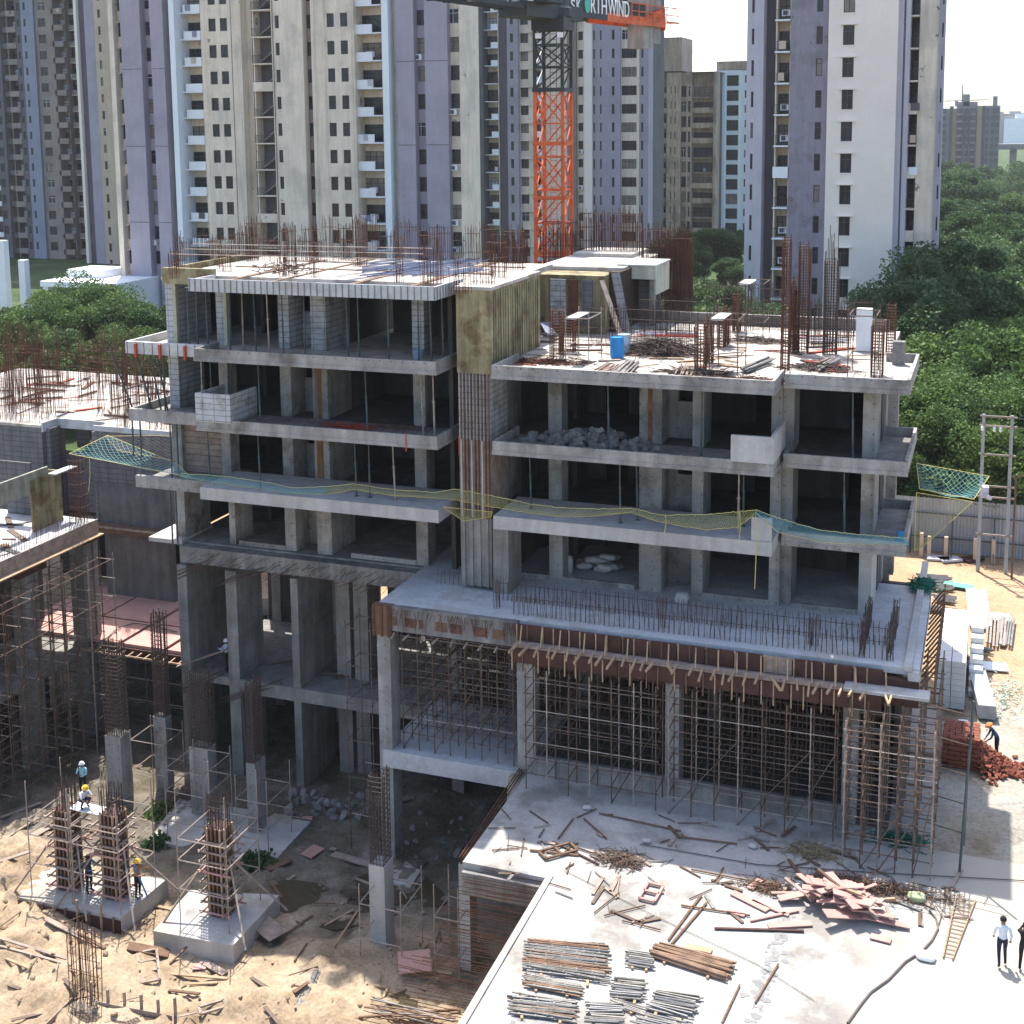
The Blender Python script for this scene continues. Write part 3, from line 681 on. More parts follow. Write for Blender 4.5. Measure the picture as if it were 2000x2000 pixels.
tower('brownish grey apartment tower seen on both sides of the crane mast', 238, 346, 34.9, [
 (908, 934, .5, 'cream', 'balc', dict(rail=.5)),
 (934, 945, -.3, 'dark', 'plain'),
 (945, 975, .6, 'cream', 'balc', dict(pa=.55, rail=.3, br=.3)),
 (975, 992, 1.0, 'brown', 'plain'),
 (992, 1013, .0, 'purple', 'slit', dict(ws=[(998, 1004)], h=1.6)),
 (1013, 1042, 1.0, 'cream', 'strip', dict(ws=(1018, 1033), h=1.7, slab=1)),
 (1042, 1058, .6, 'cream', 'balc', dict(pa=.2)),
 (1058, 1108, 1.4, 'cream', 'plain'),
 (1108, 1126, 1.1, 'taupe', 'plain'),
 (1126, 1141, 1.6, 'cream', 'strip', dict(ws=(1130, 1139), h=1.5, slab=1, ac=.2)),
 (1141, 1156, -.5, 'beige', 'plain'),
 (1156, 1211, .0, 'purple', 'slit', dict(ws=[(1159, 1162), (1172, 1175), (1195, 1200)], h=1.7)),
 (1211, 1248, .8, 'cream', 'strip', dict(ws=(1214, 1243), h=1.7)),
 (1248, 1266, 1.0, 'purple', 'slit', dict(ws=[(1252, 1256)], h=1.7))], seed=5)
tower('stained tan tower block with rain streaks just left of the white block', 283, 345, 29.2, [
 (1264, 1285, .4, 'tan', 'strip', dict(h=1.7, ws=(1268, 1280))), (1285, 1302, .8, 'tan', 'balc', dict(pm='tan', sl='tan')), (1302, 1329, .0, 'tan', 'slit', dict(ws=[(1309, 1311), (1317, 1319)], h=1.6)),
 (1329, 1340, .7, 'tan', 'strip', dict(h=2.3)), (1340, 1350, .4, 'tan', 'strip', dict(h=2.3, ws=(1343, 1348))), (1350, 1393, .9, 'tan', 'balc', dict(sl='tan', pm='tan', rail=.4)), (1393, 1397, 0, 'tan', 'plain')],
 top=at(1360, 141, Y=atd(1330, 300, 283).y).z, seed=7)
b_ = bpy.data.objects[-1] if False else None
tr = [o for o in C.objects if o.get('label', '').startswith('stained tan')][0]
Yt = atd(1330, 300, 283).y; m = MB(); m.box(ux(1273, Yt, 200), ux(1330, Yt, 200), Yt+.5, Yt+11, at(1300, 141, Y=Yt).z+.2, at(1300, 73, Y=Yt).z); m.build('roof_house', MM['tan'], tr)
tower('clean white apartment block beside the stained tan one', 289, 350, 28.7, [
 (1397, 1415, .0, 'white', 'plain'), (1415, 1443, .3, 'white', 'win', dict(ws=[(1418, 1441)], h=2.3, pw=0)), (1443, 1475, .6, 'white', 'slit', dict(ws=[(1453, 1459)], h=1.7))],
 top=at(1430, 137, Y=atd(1430, 300, 289).y).z, seed=9)
Yt = atd(1430, 300, 289).y; tr = [o for o in C.objects if o.get('label', '').startswith('clean white')][0]
m = MB(); m.box(ux(1398, Yt, 130), ux(1465, Yt, 130), Yt+1, Yt+12, at(1430, 137, Y=Yt).z+.1, at(1430, 119, Y=Yt).z); m.build('parapet', MM['tan'], tr)
# right tower
tower('tall lilac and beige apartment tower on the right, narrow balconies between', 134, 300, 61.5, [
 (1456, 1488, .4, 'lilac', 'slit', dict(ws=[(1465, 1470)], h=1.6, pw=0)),
 (1488, 1511, 2.4, 'brown', 'plain'),  # shaded side face, the shade put into the wall colour
 (1511, 1541, 1.0, 'cream', 'balc', dict(rail=.6, ac=.3, ph=1.0, out=.5)),
 (1541, 1613, .3, 'purpled', 'slit', dict(ws=[(1590, 1602)], h=1.75, pw=0)),
 (1613, 1747, .0, 'beige', 'hood', dict(ws=[(1641, 1663)], h=1.95, pw=0)),
 (1747, 1758, .5, 'lilac', 'plain'), (1758, 1762, .9, 'purple', 'plain'), (1762, 1771, .5, 'lilac', 'plain'),
 (1771, 1789, 2.0, 'dark', 'balc', dict(rail=.8, sl='cream', pm='cream', out=.9)),
 (1789, 1826, 1.6, 'cream', 'plain'), (1826, 1837, 1.4, 'purple', 'slit', dict(ws=[(1832, 1835)], h=1.4))], seed=11, thick=5, vref=300)
# peach and dark towers at far left
tower('narrow peach apartment tower between the dark one and the mauve one', 258, 347, 32.2, [
 (158, 163, 0, 'beige', 'plain'), (163, 178, .8, 'brown', 'plain'), (178, 197, .2, 'purple', 'plain', dict(joints=0)), (197, 225, .0, 'peach', 'slit', dict(ws=[(204, 209)], h=1.6))], seed=13)
tower('dark unfinished tower with empty balconies at the far left edge', 271, 350, 30.7, [
 (-60, -2, .4, 'dark', 'balc', dict(rail=.5, sl='taupe')), (-2, 14, .0, 'dark', 'strip', dict(ws=(0, 8), h=1.7)), (14, 27, .6, 'taupe', 'balc', dict(sl='dark', pm='dark')),
 (27, 45, .5, 'dark', 'balc', dict(sl='taupe', br=.8, pm='taupe')), (45, 56, 0, 'dark', 'strip', dict(ws=(48, 53), h=1.5)),
 (56, 80, -.2, 'blue', 'slit', dict(ws=[(61, 65)], h=1.5)), (80, 106, .3, 'taupe', 'win', dict(ws=[(89, 103)], h=1.7)), (106, 118, .3, 'taupe', 'plain'),
 (118, 139, .8, 'taupe', 'balc', dict(sl='taupe', br=.75, pm='taupe', out=.4)), (139, 159, 2.2, 'taupe', 'balc', dict(sl='cream', pm='taupe'))], seed=17)
# far block and skyline
Yf = 600
t = thing('far_tower', 'distant half-finished tower block above the trees, antenna mast behind', 'apartment tower', (at(1890, 330, Y=Yf).x, Yf, 0), 'apartment towers behind the site')
zt = at(1890, 207, Y=Yf).z
for ua, ub, mk, dz in ((1836, 1853, 'far', -1), (1853, 1858, 'dark', 0), (1858, 1866, 'farb', -1), (1866, 1906, 'far', 0), (1906, 1916, 'farb', 0), (1916, 1922, 'dark', 0), (1922, 1951, 'far', 0)):
    m = MB(); m.box(ux(ua, Yf, 280), ux(ub, Yf, 280), Yf+rnd.uniform(0, 1.5), Yf+18, 0, zt+dz); m.build('wall', MM[mk], t)
for i in range(10):
    for ua, ub in ((1867, 1879), (1884, 1890), (1894, 1904), (1924, 1929), (1934, 1940), (1943, 1949), (1840, 1846)):
        m = MB(); z = zt-3-i*3.0; m.box(ux(ua, Yf, 280), ux(ub, Yf, 280), Yf-.4, Yf+.1, z, z+2.0); m.build('window', MM['dark'], t)
        if ua in (1867, 1894): m = MB(); m.box(ux(ua, Yf, 280), ux(ub, Yf, 280), Yf-1.6, Yf-.5, z-.9, z-.1); m.build('balcony', MM['taupe'], t)
for ua, ub, h in ((1878, 1890, 5), (1866, 1906, 1.8), (1936, 1945, 4), (1862, 1866, 2.5)):
    m = MB(); m.box(ux(ua, Yf, 280), ux(ub, Yf, 280), Yf+4, Yf+12, zt, zt+h); m.build('roof_house', MM['far'], t)
m = MB(); p = at(1880, 200, Y=900); q = at(1880, 165, Y=900); m.tube((p.x, 900, 0), p, 1.0, 5); m.tube(p, q, .7, 5, r2=.3); m.tube((p.x-11, 900, p.z+1), (p.x+15, 900, p.z+1.5), .3, 4)
single(m, 'mast', MM['far'], 'thin grey lattice mast standing behind the distant tower block', 'mast')
for i in range(34):
    u_ = rnd.uniform(1945, 2040); D = rnd.uniform(1500, 2600); v_ = rnd.uniform(226, 246); p = at(u_, v_, Y=D); m = MB(); wd = rnd.uniform(14, 32)
    m.box(p.x-wd, p.x+wd, D, D+40, 0, max(p.z, 12)); m.box(p.x-wd*.3, p.x+wd*.3, D+3, D+30, max(p.z, 12), max(p.z, 12)+5)
    single(m, 'far_building', MM['far'] if i % 3 else MM['white'], 'pale city block on the hazy skyline at the right edge', 'building', 'hazy city blocks on the skyline')
m = MB(); a = at(1945, 288, Y=640); m.box(a.x, a.x+80, 640, 652, a.z-1, a.z+1.5)
for i in range(6): m.box(a.x+6+i*14, a.x+9+i*14, 643, 648, 0, a.z-1)
single(m, 'flyover', MM['far'], 'grey elevated road deck on piers beyond the trees', 'flyover')
# ---------------- tower crane ----------------
orange = mat('orange crane paint', (.60, .11, .028), rough=.5, var=.18, scale=2, dark=(.28, .06, .03), darkamt=.6, dscale=1.5); cblk = mat('black crane paint', (.03, .035, .038), rough=.5, var=.2)
YCR = 78.0; pc = at(1081, 300, Y=YCR)
cr = thing('tower_crane', 'orange and black tower crane rising behind the open roof', 'tower crane', (pc.x, YCR, 0))
hw = .88
def zc(v): return at(1081, v, Y=YCR).z
def mast(z0, z1, m_, n):
    for sx in (-1, 1):
        for sy in (-1, 1):
            q = MB(); q.box(pc.x+sx*hw-.09, pc.x+sx*hw+.09, YCR+sy*hw-.09, YCR+sy*hw+.09, z0, z1); q.build('mast_leg', m_, cr)
    st = (z1-z0)/n
    for i in range(n):
        a = z0+i*st; b = a+st; q = MB()
        for (x0, y0, x1, y1) in ((-1, -1, 1, -1), (-1, 1, 1, 1), (-1, -1, -1, 1), (1, -1, 1, 1)):
            P0 = (pc.x+x0*hw, YCR+y0*hw); P1 = (pc.x+x1*hw, YCR+y1*hw)
            q.bar((*P0, a), (*P1, a), .09); mx = ((P0[0]+P1[0])/2, (P0[1]+P1[1])/2)
            q.bar((*P0, a), (*P1, b), .075)
            if i % 2: q.bar((*P1, a), (*P0, b), .075)
        q.build('mast_bracing', m_, cr)
    q = MB(); q.box(pc.x-.2, pc.x-.17, YCR, YCR+.03, z0, z1); q.box(pc.x+.2, pc.x+.23, YCR, YCR+.03, z0, z1); z = z0
    while z < z1: q.box(pc.x-.17, pc.x+.2, YCR, YCR+.03, z, z+.03); z += .33
    q.build('ladder', m_, cr)
mast(0, zc(176), orange, 14); mast(zc(174), zc(45), cblk, 3)
for v_ in (280, 385, 492, 176):
    q = MB(); q.box(pc.x-hw-.13, pc.x+hw+.13, YCR-hw-.13, YCR-hw-.08, zc(v_)-.12, zc(v_)+.12); q.box(pc.x+hw+.08, pc.x+hw+.13, YCR-hw, YCR+hw, zc(v_)-.12, zc(v_)+.12); q.build('splice_band', orange if v_ != 176 else cblk, cr)
q = MB(); q.box(pc.x-hw-.15, pc.x+hw+.15, YCR-hw-.15, YCR+hw+.15, zc(60), zc(34)); q.lathe((pc.x, YCR, zc(34)), [(1.25, 0), (1.25, .5), (1.0, .7), (1.0, 1.0)], 18); q.build('slewing_ring', cblk, cr)
for u_, v_ in ((1051, 70), (1094, 68)):
    p = at(u_, v_, Y=YCR-1.15); q = MB(); q.rbox(p, .36, .2, .3, .3); q.build('floodlight', MM['paleb'], cr)
# jib (front-left, dark) and counter-jib (right, orange)
zj = zc(34)+.9
jd = Vector((1, -.42, 0)).normalized()
pA = Vector((pc.x, YCR, zj))
zj = at(1081, 24, Y=YCR).z; pr_ = at(1280, 47, Z=zj); jd = Vector((pr_.x-pc.x, pr_.y-YCR, 0)).normalized(); print('JIB', pr_, zj, jd); Lc = (Vector((pr_.x, pr_.y, 0))-Vector((pc.x, YCR, 0))).length
sd_ = Vector((-jd.y, jd.x, 0)); up = Vector((0, 0, 1))
def J(s, t, z): return Vector((pc.x, YCR, zj))+jd*s+sd_*t+up*z
q = MB()
for t in (-.75, .75): q.bar(J(-1.5, t, 0), J(Lc*.4, t, 0), .12, .45)
q.build('counter_jib_beam', cblk, cr)
q = MB()
for t in (-.75, .75): q.bar(J(Lc*.4, t, -.02), J(Lc, t, -.02), .14, .55)
q.bar(J(Lc-.05, -.8, 0), J(Lc-.05, .8, 0), .14, .95)
for i in range(7): q.bar(J(Lc*.4+.5+i*.75, -.75, 0), J(Lc*.4+.5+i*.75, .75, 0), .08, .1)
q.build('counter_jib_beam', orange, cr)
q = MB()
for i in range(6): q.hexa([J(Lc-2.6+i*.42+a, t, z) for z in (.27, .45+i*.11) for a, t in ((0, -.82), (.4, -.82), (.4, -.74), (0, -.74))])
q.build('jagged_guard', orange, cr)
q = MB()
for t in (-.95, .95):
    for z in (.55, 1.05): q.bar(J(Lc*.62, t, z), J(Lc+1.6, t, z+0), .06)
    for i in range(6): q.bar(J(Lc*.62+i*.95, t, 0), J(Lc*.62+i*.95, t, 1.05), .06)
q.bar(J(Lc+1.6, -.95, 1.05), J(Lc+1.6, .95, 1.05), .035); q.bar(J(Lc+1.6, -.95, 0.1), J(Lc+1.6, .95, .1), .05); q.bar(J(Lc, -.95, .08), J(Lc+1.6, -.95, .08), .05, .12)
q.build('handrail', orange, cr)
for i, (a, b) in enumerate(((Lc-2.75, Lc-1.85), (Lc-1.8, Lc-1.3), (Lc-1.25, Lc-.35))):
    q = MB(); q.hexa([J(s, t, z) for z in ((-1.75, -1.65, -1.4)[i], 1.5) for s, t in ((a, -.6), (b, -.6), (b, .6), (a, .6))]); q.build('counterweight', mat('counterweight concrete', (.30, .28, .25), var=.2, streak=.3), cr)
q = MB(); q.bar(J(-.5, -.78, .62), J(Lc*.78, -.78, .62), .05, 1.0); q.build('name_board', cblk, cr)
# machinery and dark jib leaving the frame at upper left
q = MB()
for t in (-.8, .8): q.bar(J(-1, t, 0), J(-24, t, .3), .16, .22)
q.bar(J(-1, 0, 1.6), J(-24, 0, 1.9), .16)
for i in range(16):
    s = -1-i*1.45
    q.bar(J(s, -.8, 0), J(s-.7, 0, 1.6), .07); q.bar(J(s-.7, 0, 1.6), J(s-1.45, -.8, 0), .07); q.bar(J(s, .8, 0), J(s-.7, 0, 1.6), .07); q.bar(J(s-.7, 0, 1.6), J(s-1.45, .8, 0), .07); q.bar(J(s, -.8, 0), J(s-1.45, .8, 0), .07); q.bar(J(s, -.8, 0), J(s, .8, 0), .09)
q.build('jib', cblk, cr)
q = MB(); q.hexa([J(s, t, z) for z in (-.5, .35) for s, t in ((-4.2, -1.0), (2.0, -.9), (2.0, .9), (-4.2, 1.0))]); q.build('slewing_platform', cblk, cr)
q = MB(); q.hexa([J(s, t, z) for z in (.3, 2.3) for s, t in ((-3.4, -1.9), (-1.7, -1.9), (-1.7, -.9), (-3.4, -.9))]); q.build('operator_cab', cblk, cr)
def letters(txt, s0, s1, base, hgt_, m_, pos=-.83, name='lettering'):
    cu = bpy.data.curves.new('t', 'FONT'); cu.body = txt; cu.size = 1; cu.extrude = .02; ob = bpy.data.objects.new('t', cu); C.objects.link(ob)
    dg = bpy.context.evaluated_depsgraph_get(); me = bpy.data.meshes.new_from_object(ob.evaluated_get(dg)); bpy.data.objects.remove(ob)
    xs_ = [v.co.x for v in me.vertices]; ys_ = [v.co.y for v in me.vertices]; a, b = min(xs_), max(xs_); c_, d_ = min(ys_), max(ys_)
    for v in me.vertices:
        p = J(s0+(v.co.x-a)/(b-a)*(s1-s0), pos-v.co.z, base+(v.co.y-c_)/(d_-c_)*hgt_); v.co = p-OFF[cr.name]
    me.materials.clear(); me.materials.append(m_); o = bpy.data.objects.new(name, me); C.objects.link(o); o.parent = cr; return o
lw = mat('white lettering', (.8, .8, .78), var=.03)
sx = lambda u_: (lambda t: t)((lambda d: 0)(0) or next(s/50 for s in range(-100, 900) if (lambda w_: (w_.dot(RR)/w_.dot(WW))*F+CX)(J(s/50, -.8, .5)-Vector((0, 0, CAMZ))) >= u_))
letters('S', sx(1114), sx(1122), .12, .65, lw); letters('K', sx(1125), sx(1133), .12, .7, lw)
letters('RTH', sx(1153), sx(1184), .12, 1.0, lw); letters('WIND', sx(1187), sx(1228), .1, 1.0, lw)
q = MB(); o0 = J(sx(1146), -.83, .62)
pts = [o0+jd*(.33*math.cos(a))+up*(.55*math.sin(a)) for a in [i*math.pi/10 for i in range(20)]]
k = len(q.v); q.v += [tuple(p) for p in pts]+[tuple(p-sd_*.03) for p in pts]; q.f.append(tuple(range(20, 40))); q.m.append(0)
for i in range(20): j = (i+1) % 20; q.f.append((i, j, 20+j, 20+i)); q.m.append(0)
q.build('round_letter', mat('sea green paint', (.09, .42, .33), var=.05), cr)
# ---------------- trees ----------------
leaf = [mat('leaf %s' % n_, c_, rough=.6, var=.35, scale=.5, spec=.2, transl=.35) for n_, c_ in (('deep', (.038, .078, .024)), ('mid', (.068, .122, .033)), ('yellow', (.105, .16, .04)), ('grey', (.09, .138, .06)))]
bark = mat('bark', (.10, .08, .06), var=.3, scale=4)
def tree_proto(R, H, n, mi, seed, ls=.34, clumps=26, trunk=True, flat=.75):
    rg = random.Random(seed); m = MB(); cl = []
    ch = H*.60 if trunk else H*.5
    for i in range(clumps):
        th = rg.uniform(0, 6.28); r = R*math.sqrt(rg.random())*.85; z = ch+(H-ch)*rg.uniform(-.45, .85)*math.sqrt(max(.05, 1-(r/R)**2)); cl.append((r*math.cos(th), r*math.sin(th), z, R*rg.uniform(.20, .42)))
    for i in range(n):
        c = cl[int(rg.random()*len(cl))]
        d = Vector((rg.gauss(0, 1), rg.gauss(0, 1), rg.gauss(0, 1))).normalized()*(c[3]*(rg.random()**.4))
        p = Vector((c[0]+d.x, c[1]+d.y, c[2]+d.z*flat))
        a = Vector((rg.gauss(0, 1), rg.gauss(0, 1), rg.gauss(0, .6))).normalized(); b = a.orthogonal(); b.rotate(Matrix.Rotation(rg.random()*6.28, 3, a)); s = ls*rg.uniform(.5, 1.15)
        m.quad(p-a*s*.5, p+b*s*.32, p+a*s*.5, p-b*s*.32, 0 if rg.random() < .72 else 1)
    root_m = m
    tb = MB(); base = Vector((0, 0, -.3)); fork = Vector((rg.uniform(-.3, .3), rg.uniform(-.3, .3), ch*.55))
    tb.tube(base, fork, .035*H*.6+.08, 7, r2=.02*H*.6+.05)
    for c in cl[:12]: tb.tube(fork, (c[0], c[1], c[2]), .012*H, 5, r2=.03)
    return m, tb, mi
protos = []
def make_tree(m, tb, mi, label, cat, group, name='tree'):
    t = thing(name, label, cat, (0, 0, 0), group)
    m.build('crown', [leaf[mi[0]], leaf[mi[1]]], t); tb.build('trunk', bark, t); return t
PT = {}
for key, (R, H, n, mi, seed, ls) in dict(round_deep=(4.6, 9.5, 18000, (0, 1), 1, .29), round_mid=(4.2, 8.5, 18000, (1, 2), 2, .25), yellow=(3.4, 6.5, 14000, (2, 1), 3, .22), tall=(5.2, 13, 20000, (0, 3), 4, .33), grey=(5.4, 11, 20000, (3, 1), 5, .30), near=(4.6, 9, 24000, (1, 2), 6, .22)).items():
    PT[key] = tree_proto(R, H, n, mi, seed, ls)
used = {}
desc = dict(round_deep='dense dark green round tree', round_mid='mid green bushy tree', yellow='low yellow green tree', tall='tall dark tree with uneven crown', grey='broad grey green tree', near='leafy mid green tree')
def plant(kind, x, y, sc, where, group, z=0, lab=None):
    lb = lab or desc[kind]+' '+where
    if kind not in used:
        t = make_tree(*PT[kind], lb, 'tree', group); used[kind] = t; t.location = (x, y, z); t.rotation_euler = (0, 0, rnd.uniform(0, 6.28)); t.scale = (sc, sc, sc*rnd.uniform(.9, 1.1)); return t
    return dup(used[kind], (x, y, z), rnd.uniform(0, 6.28), lb, group, (sc, sc, sc*rnd.uniform(.9, 1.12)))
def tp(kind, u_, v_, Y, sc, where, group='trees beyond the fence on the right', lab=None):
    """tree whose crown top is seen at (u,v)"""
    H = dict(round_deep=9.5, round_mid=8.5, yellow=6.5, tall=13, grey=11, near=9)[kind]*sc
    p = at(u_, v_, Y=Y); return plant(kind, p.x, Y, sc, where, group, z=min(0.0, p.z-H*.98) if p.z-H < 0 else 0, lab=lab) if p.z < H*1.25 else plant(kind, p.x, Y, sc*p.z/H*.98, where, group, lab=lab)
# right-hand belt, row by row
for args in ((1795, 700, 90, .95, 'near'), (1850, 690, 92, 1.05, 'near'), (1905, 705, 91, 1.0, 'round_mid'), (1965, 690, 92, 1.0, 'near'), (2025, 720, 91, 1.0, 'round_mid'),
             (1800, 820, 86.5, .8, 'round_mid'), (1850, 800, 87, .85, 'near'), (1895, 845, 86, .6, 'yellow'), (1945, 835, 86, .6, 'yellow'), (1990, 800, 87, .8, 'near'), (1775, 880, 86, .6, 'round_deep'),
             (1790, 640, 100, .9, 'yellow'), (1880, 650, 102, .8, 'round_mid'), (1960, 660, 101, .8, 'round_mid')):
    tp(args[4], args[0], args[1], args[2], args[3], 'just behind the grey metal fence')
for args in ((1800, 480, 128, 1.2, 'grey'), (1870, 500, 133, 1.2, 'tall'), (1930, 540, 130, 1.1, 'tall'), (1790, 560, 120, 1.0, 'tall'), (1990, 530, 133, 1.0, 'yellow'), (1985, 610, 118, .95, 'yellow'), (1850, 560, 124, 1.1, 'round_deep'), (1925, 590, 122, .9, 'round_deep'), (2040, 560, 128, 1.1, 'round_mid'), (1960, 480, 150, 1.1, 'round_deep')):
    tp(args[4], args[0], args[1], args[2], args[3], 'in the belt beside the lilac tower')
for i in range(46):
    Y = 160+(i/46.)**1.5*420; u_ = rnd.uniform(1835, 2060); vt = 244+2585*.0+(26.3-11)/Y*2585*.98; k_ = rnd.choice(['round_deep', 'grey', 'tall', 'round_mid', 'round_deep'])
    tp(k_, u_, vt+rnd.uniform(-8, 22), Y, 1.25 if Y < 300 else 1.7, 'in the far green belt on the right', 'far trees toward the skyline')
# centre gap
for args in ((1335, 425, 205, 1.15, 'round_deep'), (1375, 418, 212, 1.1, 'round_deep'), (1410, 430, 208, 1.0, 'round_deep'), (1438, 485, 190, .8, 'round_deep'), (1345, 470, 196, .8, 'round_deep')):
    tp(args[4], args[0], args[1], args[2], args[3], 'in front of the tan and white blocks', 'trees in the gap between the towers')
for args in ((1370, 522, 122, 1.0, 'grey'), (1405, 540, 118, .9, 'grey'), (1450, 560, 115, .9, 'grey'), (1330, 560, 115, .8, 'grey'), (1490, 575, 112, .8, 'grey'), (1395, 600, 104, .7, 'yellow')):
    tp(args[4], args[0], args[1], args[2], args[3], 'showing between the roof rebars', 'trees in the gap between the towers')
# left clump
for args in ((20, 610, 100, 1.0, 'round_mid'), (75, 620, 98, 1.0, 'round_mid'), (160, 533, 112, 1.25, 'near'), (215, 540, 112, 1.15, 'near'), (110, 575, 106, 1.1, 'near'), (270, 565, 110, .95, 'round_deep'), (255, 600, 104, .9, 'near'), (130, 640, 96, 1.0, 'round_deep'), (200, 650, 97, 1.0, 'round_mid'), (285, 650, 100, .8, 'round_deep'), (50, 690, 92, .8, 'near'), (-10, 600, 104, 1.1, 'round_deep'), (240, 700, 93, .8, 'round_deep'), (320, 680, 96, .8, 'round_mid'), (-30, 680, 92, .9, 'round_mid')):
    tp(args[4], args[0], args[1], args[2], args[3], 'in the clump left of the tall block', 'trees at the left edge')
for u_ in (160, 200): tp('round_deep', u_, 520, 180, .8, 'at the foot of the dark far tower', 'trees at the left edge')
# low planting behind, club house, white pylons
wh = MM['paleb']
Yh = 135.0
t = thing('club_house', 'low white flat-roofed building half hidden by the left trees', 'building', (at(165, 560, Y=Yh).x, Yh, 0))
a, b = at(84, 560, Y=Yh).x, at(236, 560, Y=Yh).x; zt = at(165, 551, Y=Yh).z
m = MB(); m.box(a, b, Yh-.5, Yh+12, zt-.7, zt); m.box(a, a+.8, Yh, Yh+12, 0, zt-.7); m.box(b-.8, b, Yh, Yh+12, 0, zt-.7); m.build('roof', wh, t)
m = MB(); m.box(a+.8, b-.8, Yh+1.5, Yh+11, 0, zt-.7); m.build('wall', MM['taupe'], t)
m = MB(); m.box(at(130, 530, Y=Yh+4).x, at(200, 530, Y=Yh+4).x, Yh+4, Yh+9, zt, zt+1.0); m.build('roof_house', wh, t)
for u0, u1, vt in ((-2, 12, 470), (38, 50, 508)):
    Yp = 118.0; m = MB(); m.box(at(u0, 560, Y=Yp).x, at(u1, 560, Y=Yp).x, Yp, Yp+.8, 0, at(u0, vt, Y=Yp).z); m.box(at(u0, 560, Y=Yp).x-.1, at(u1, 560, Y=Yp).x+.1, Yp-.1, Yp+.9, 0, .8)
    single(m, 'gate_pylon', wh, 'tall white gate pylon, %s' % ('cut by the left edge of the photo' if u0 < 0 else 'the shorter one nearer the club house'), 'pylon', 'white gate pylons')
m = MB(); p0 = at(-20, 632, Y=121); m.box(p0.x-6, at(75, 620, Y=121).x, 121, 121.5, 0, at(20, 618, Y=121).z); single(m, 'boundary_wall', wh, 'low pale wall behind the two white gate pylons', 'wall', kind='thing')
# ---------------- metal fence ----------------
t = thing('metal_fence', 'pale grey corrugated metal fence on dark posts at the right', 'fence', (2, 82.6, 0))
fm = mat('fence sheet', (.30, .32, .34), rough=.5, var=.12, scale=.6, streak=.1)
x = -9.0; zt = 3.45; i = 0
while x < 14:
    m = MB(); n_ = 12
    for j in range(n_):
        a = x+j*.2; m.quad((a, 82.6, .12), (a+.1, 82.54, .12), (a+.1, 82.54, zt), (a, 82.6, zt)); m.quad((a+.1, 82.54, .12), (a+.2, 82.6, .12), (a+.2, 82.6, zt), (a+.1, 82.54, zt))
    m.build('sheet_panel', fm, t); x += 2.4
    m = MB(); m.box(x-.04, x+.04, 82.3, 82.38, 0, 2.6); m.bar((x, 82.34, 2.5), (x, 81.3, .1), .05); m.build('post', propb, t)
for z in (1.0, 2.5):
    m = MB(); m.box(-9, 14, 82.42, 82.48, z, z+.06); m.build('rail', propb, t)
for u_ in (1815, 1848, 1905, 1941, 1800):
    x = at(u_, 1060, Y=81.6).x; m = MB(); m.box(x-.11, x+.11, 81.5, 81.75, 0, 1.35+rnd.uniform(-.1, .2)); single(m, 'concrete_post', MM['peach'], 'short buff concrete post at the foot of the fence', 'post', 'concrete posts by the fence')
# electric poles
for nm, us, vt, vb in ((1, (1918, 1973), 808, 978),):
    t = thing('pole_structure', 'grey double-pole electric structure with cross bars before the trees', 'pole structure', (at(1945, 980, Y=80).x, 80, 0))
    xa, xb = at(1918, 900, Y=80).x, at(1973, 900, Y=80).x; zt = at(1945, 810, Y=80).z
    for x in (xa, xb): m = MB(); m.tube((x, 80, 0), (x, 80, zt), .12, 7, r2=.09); m.build('pole', mat('pole grey', (.30, .33, .34), var=.1), t)
    for f_ in (.99, .93, .75, .55, .48, .24):
        m = MB(); m.box(xa-.2, xb+.3, 79.86, 79.94, zt*f_-.05, zt*f_+.05); m.build('cross_bar', steelw, t)
    for x in (xa-.05, xa+.6, xb-.6): m = MB(); m.lathe((x, 79.7, zt*.9), [(.04, 0), (.09, .08), (.05, .14), (.09, .2), (.04, .3)], 8); m.build('insulator', MM['white'], t)
    for z in (.99, .93): m = MB(); m.path([Vector((xb+.2, 79.9, zt*z))+Vector((i*.8, 0, -.1*i*(6-i)*.2)) for i in range(8)], .02); m.build('wire', framem, t)
m = MB(); xx = at(1988, 850, Y=79).x; m.tube((xx, 79, 0), (xx, 79, 6.2), .06, 6); m.tube((xx, 79, 6), (xx+.5, 79, 6.4), .05, 5); single(m, 'street_pole', steel, 'thin rusty pole right of the double electric pole', 'pole')
# ---------------- neighbouring frame at the left ----------------
nb = thing('neighbouring_frame', 'lower concrete frame under construction at the left edge with a forest of roof rebar', 'building', (-46, 56, 0))
YN = 60.0
zr = 9.7
def nbp(name, m_, *boxes):
    q = MB()
    for b in boxes: q.box(*b)
    return q.build(name, m_, nb)
xq = lambda u_, v_=950, Y=YN: ux(u_, Y, v_)
rm = mat('neighbour panel', (.13, .13, .135), rough=.75, var=.2, scale=.9, streak=.2, grid=(.6, .3, .02), dark=(.1, .09, .085), darkamt=.5)
nw = mat('neighbour wall', (.125, .12, .12), var=.24, scale=.8, streak=.25, dark=(.09, .085, .085), darkamt=.5)
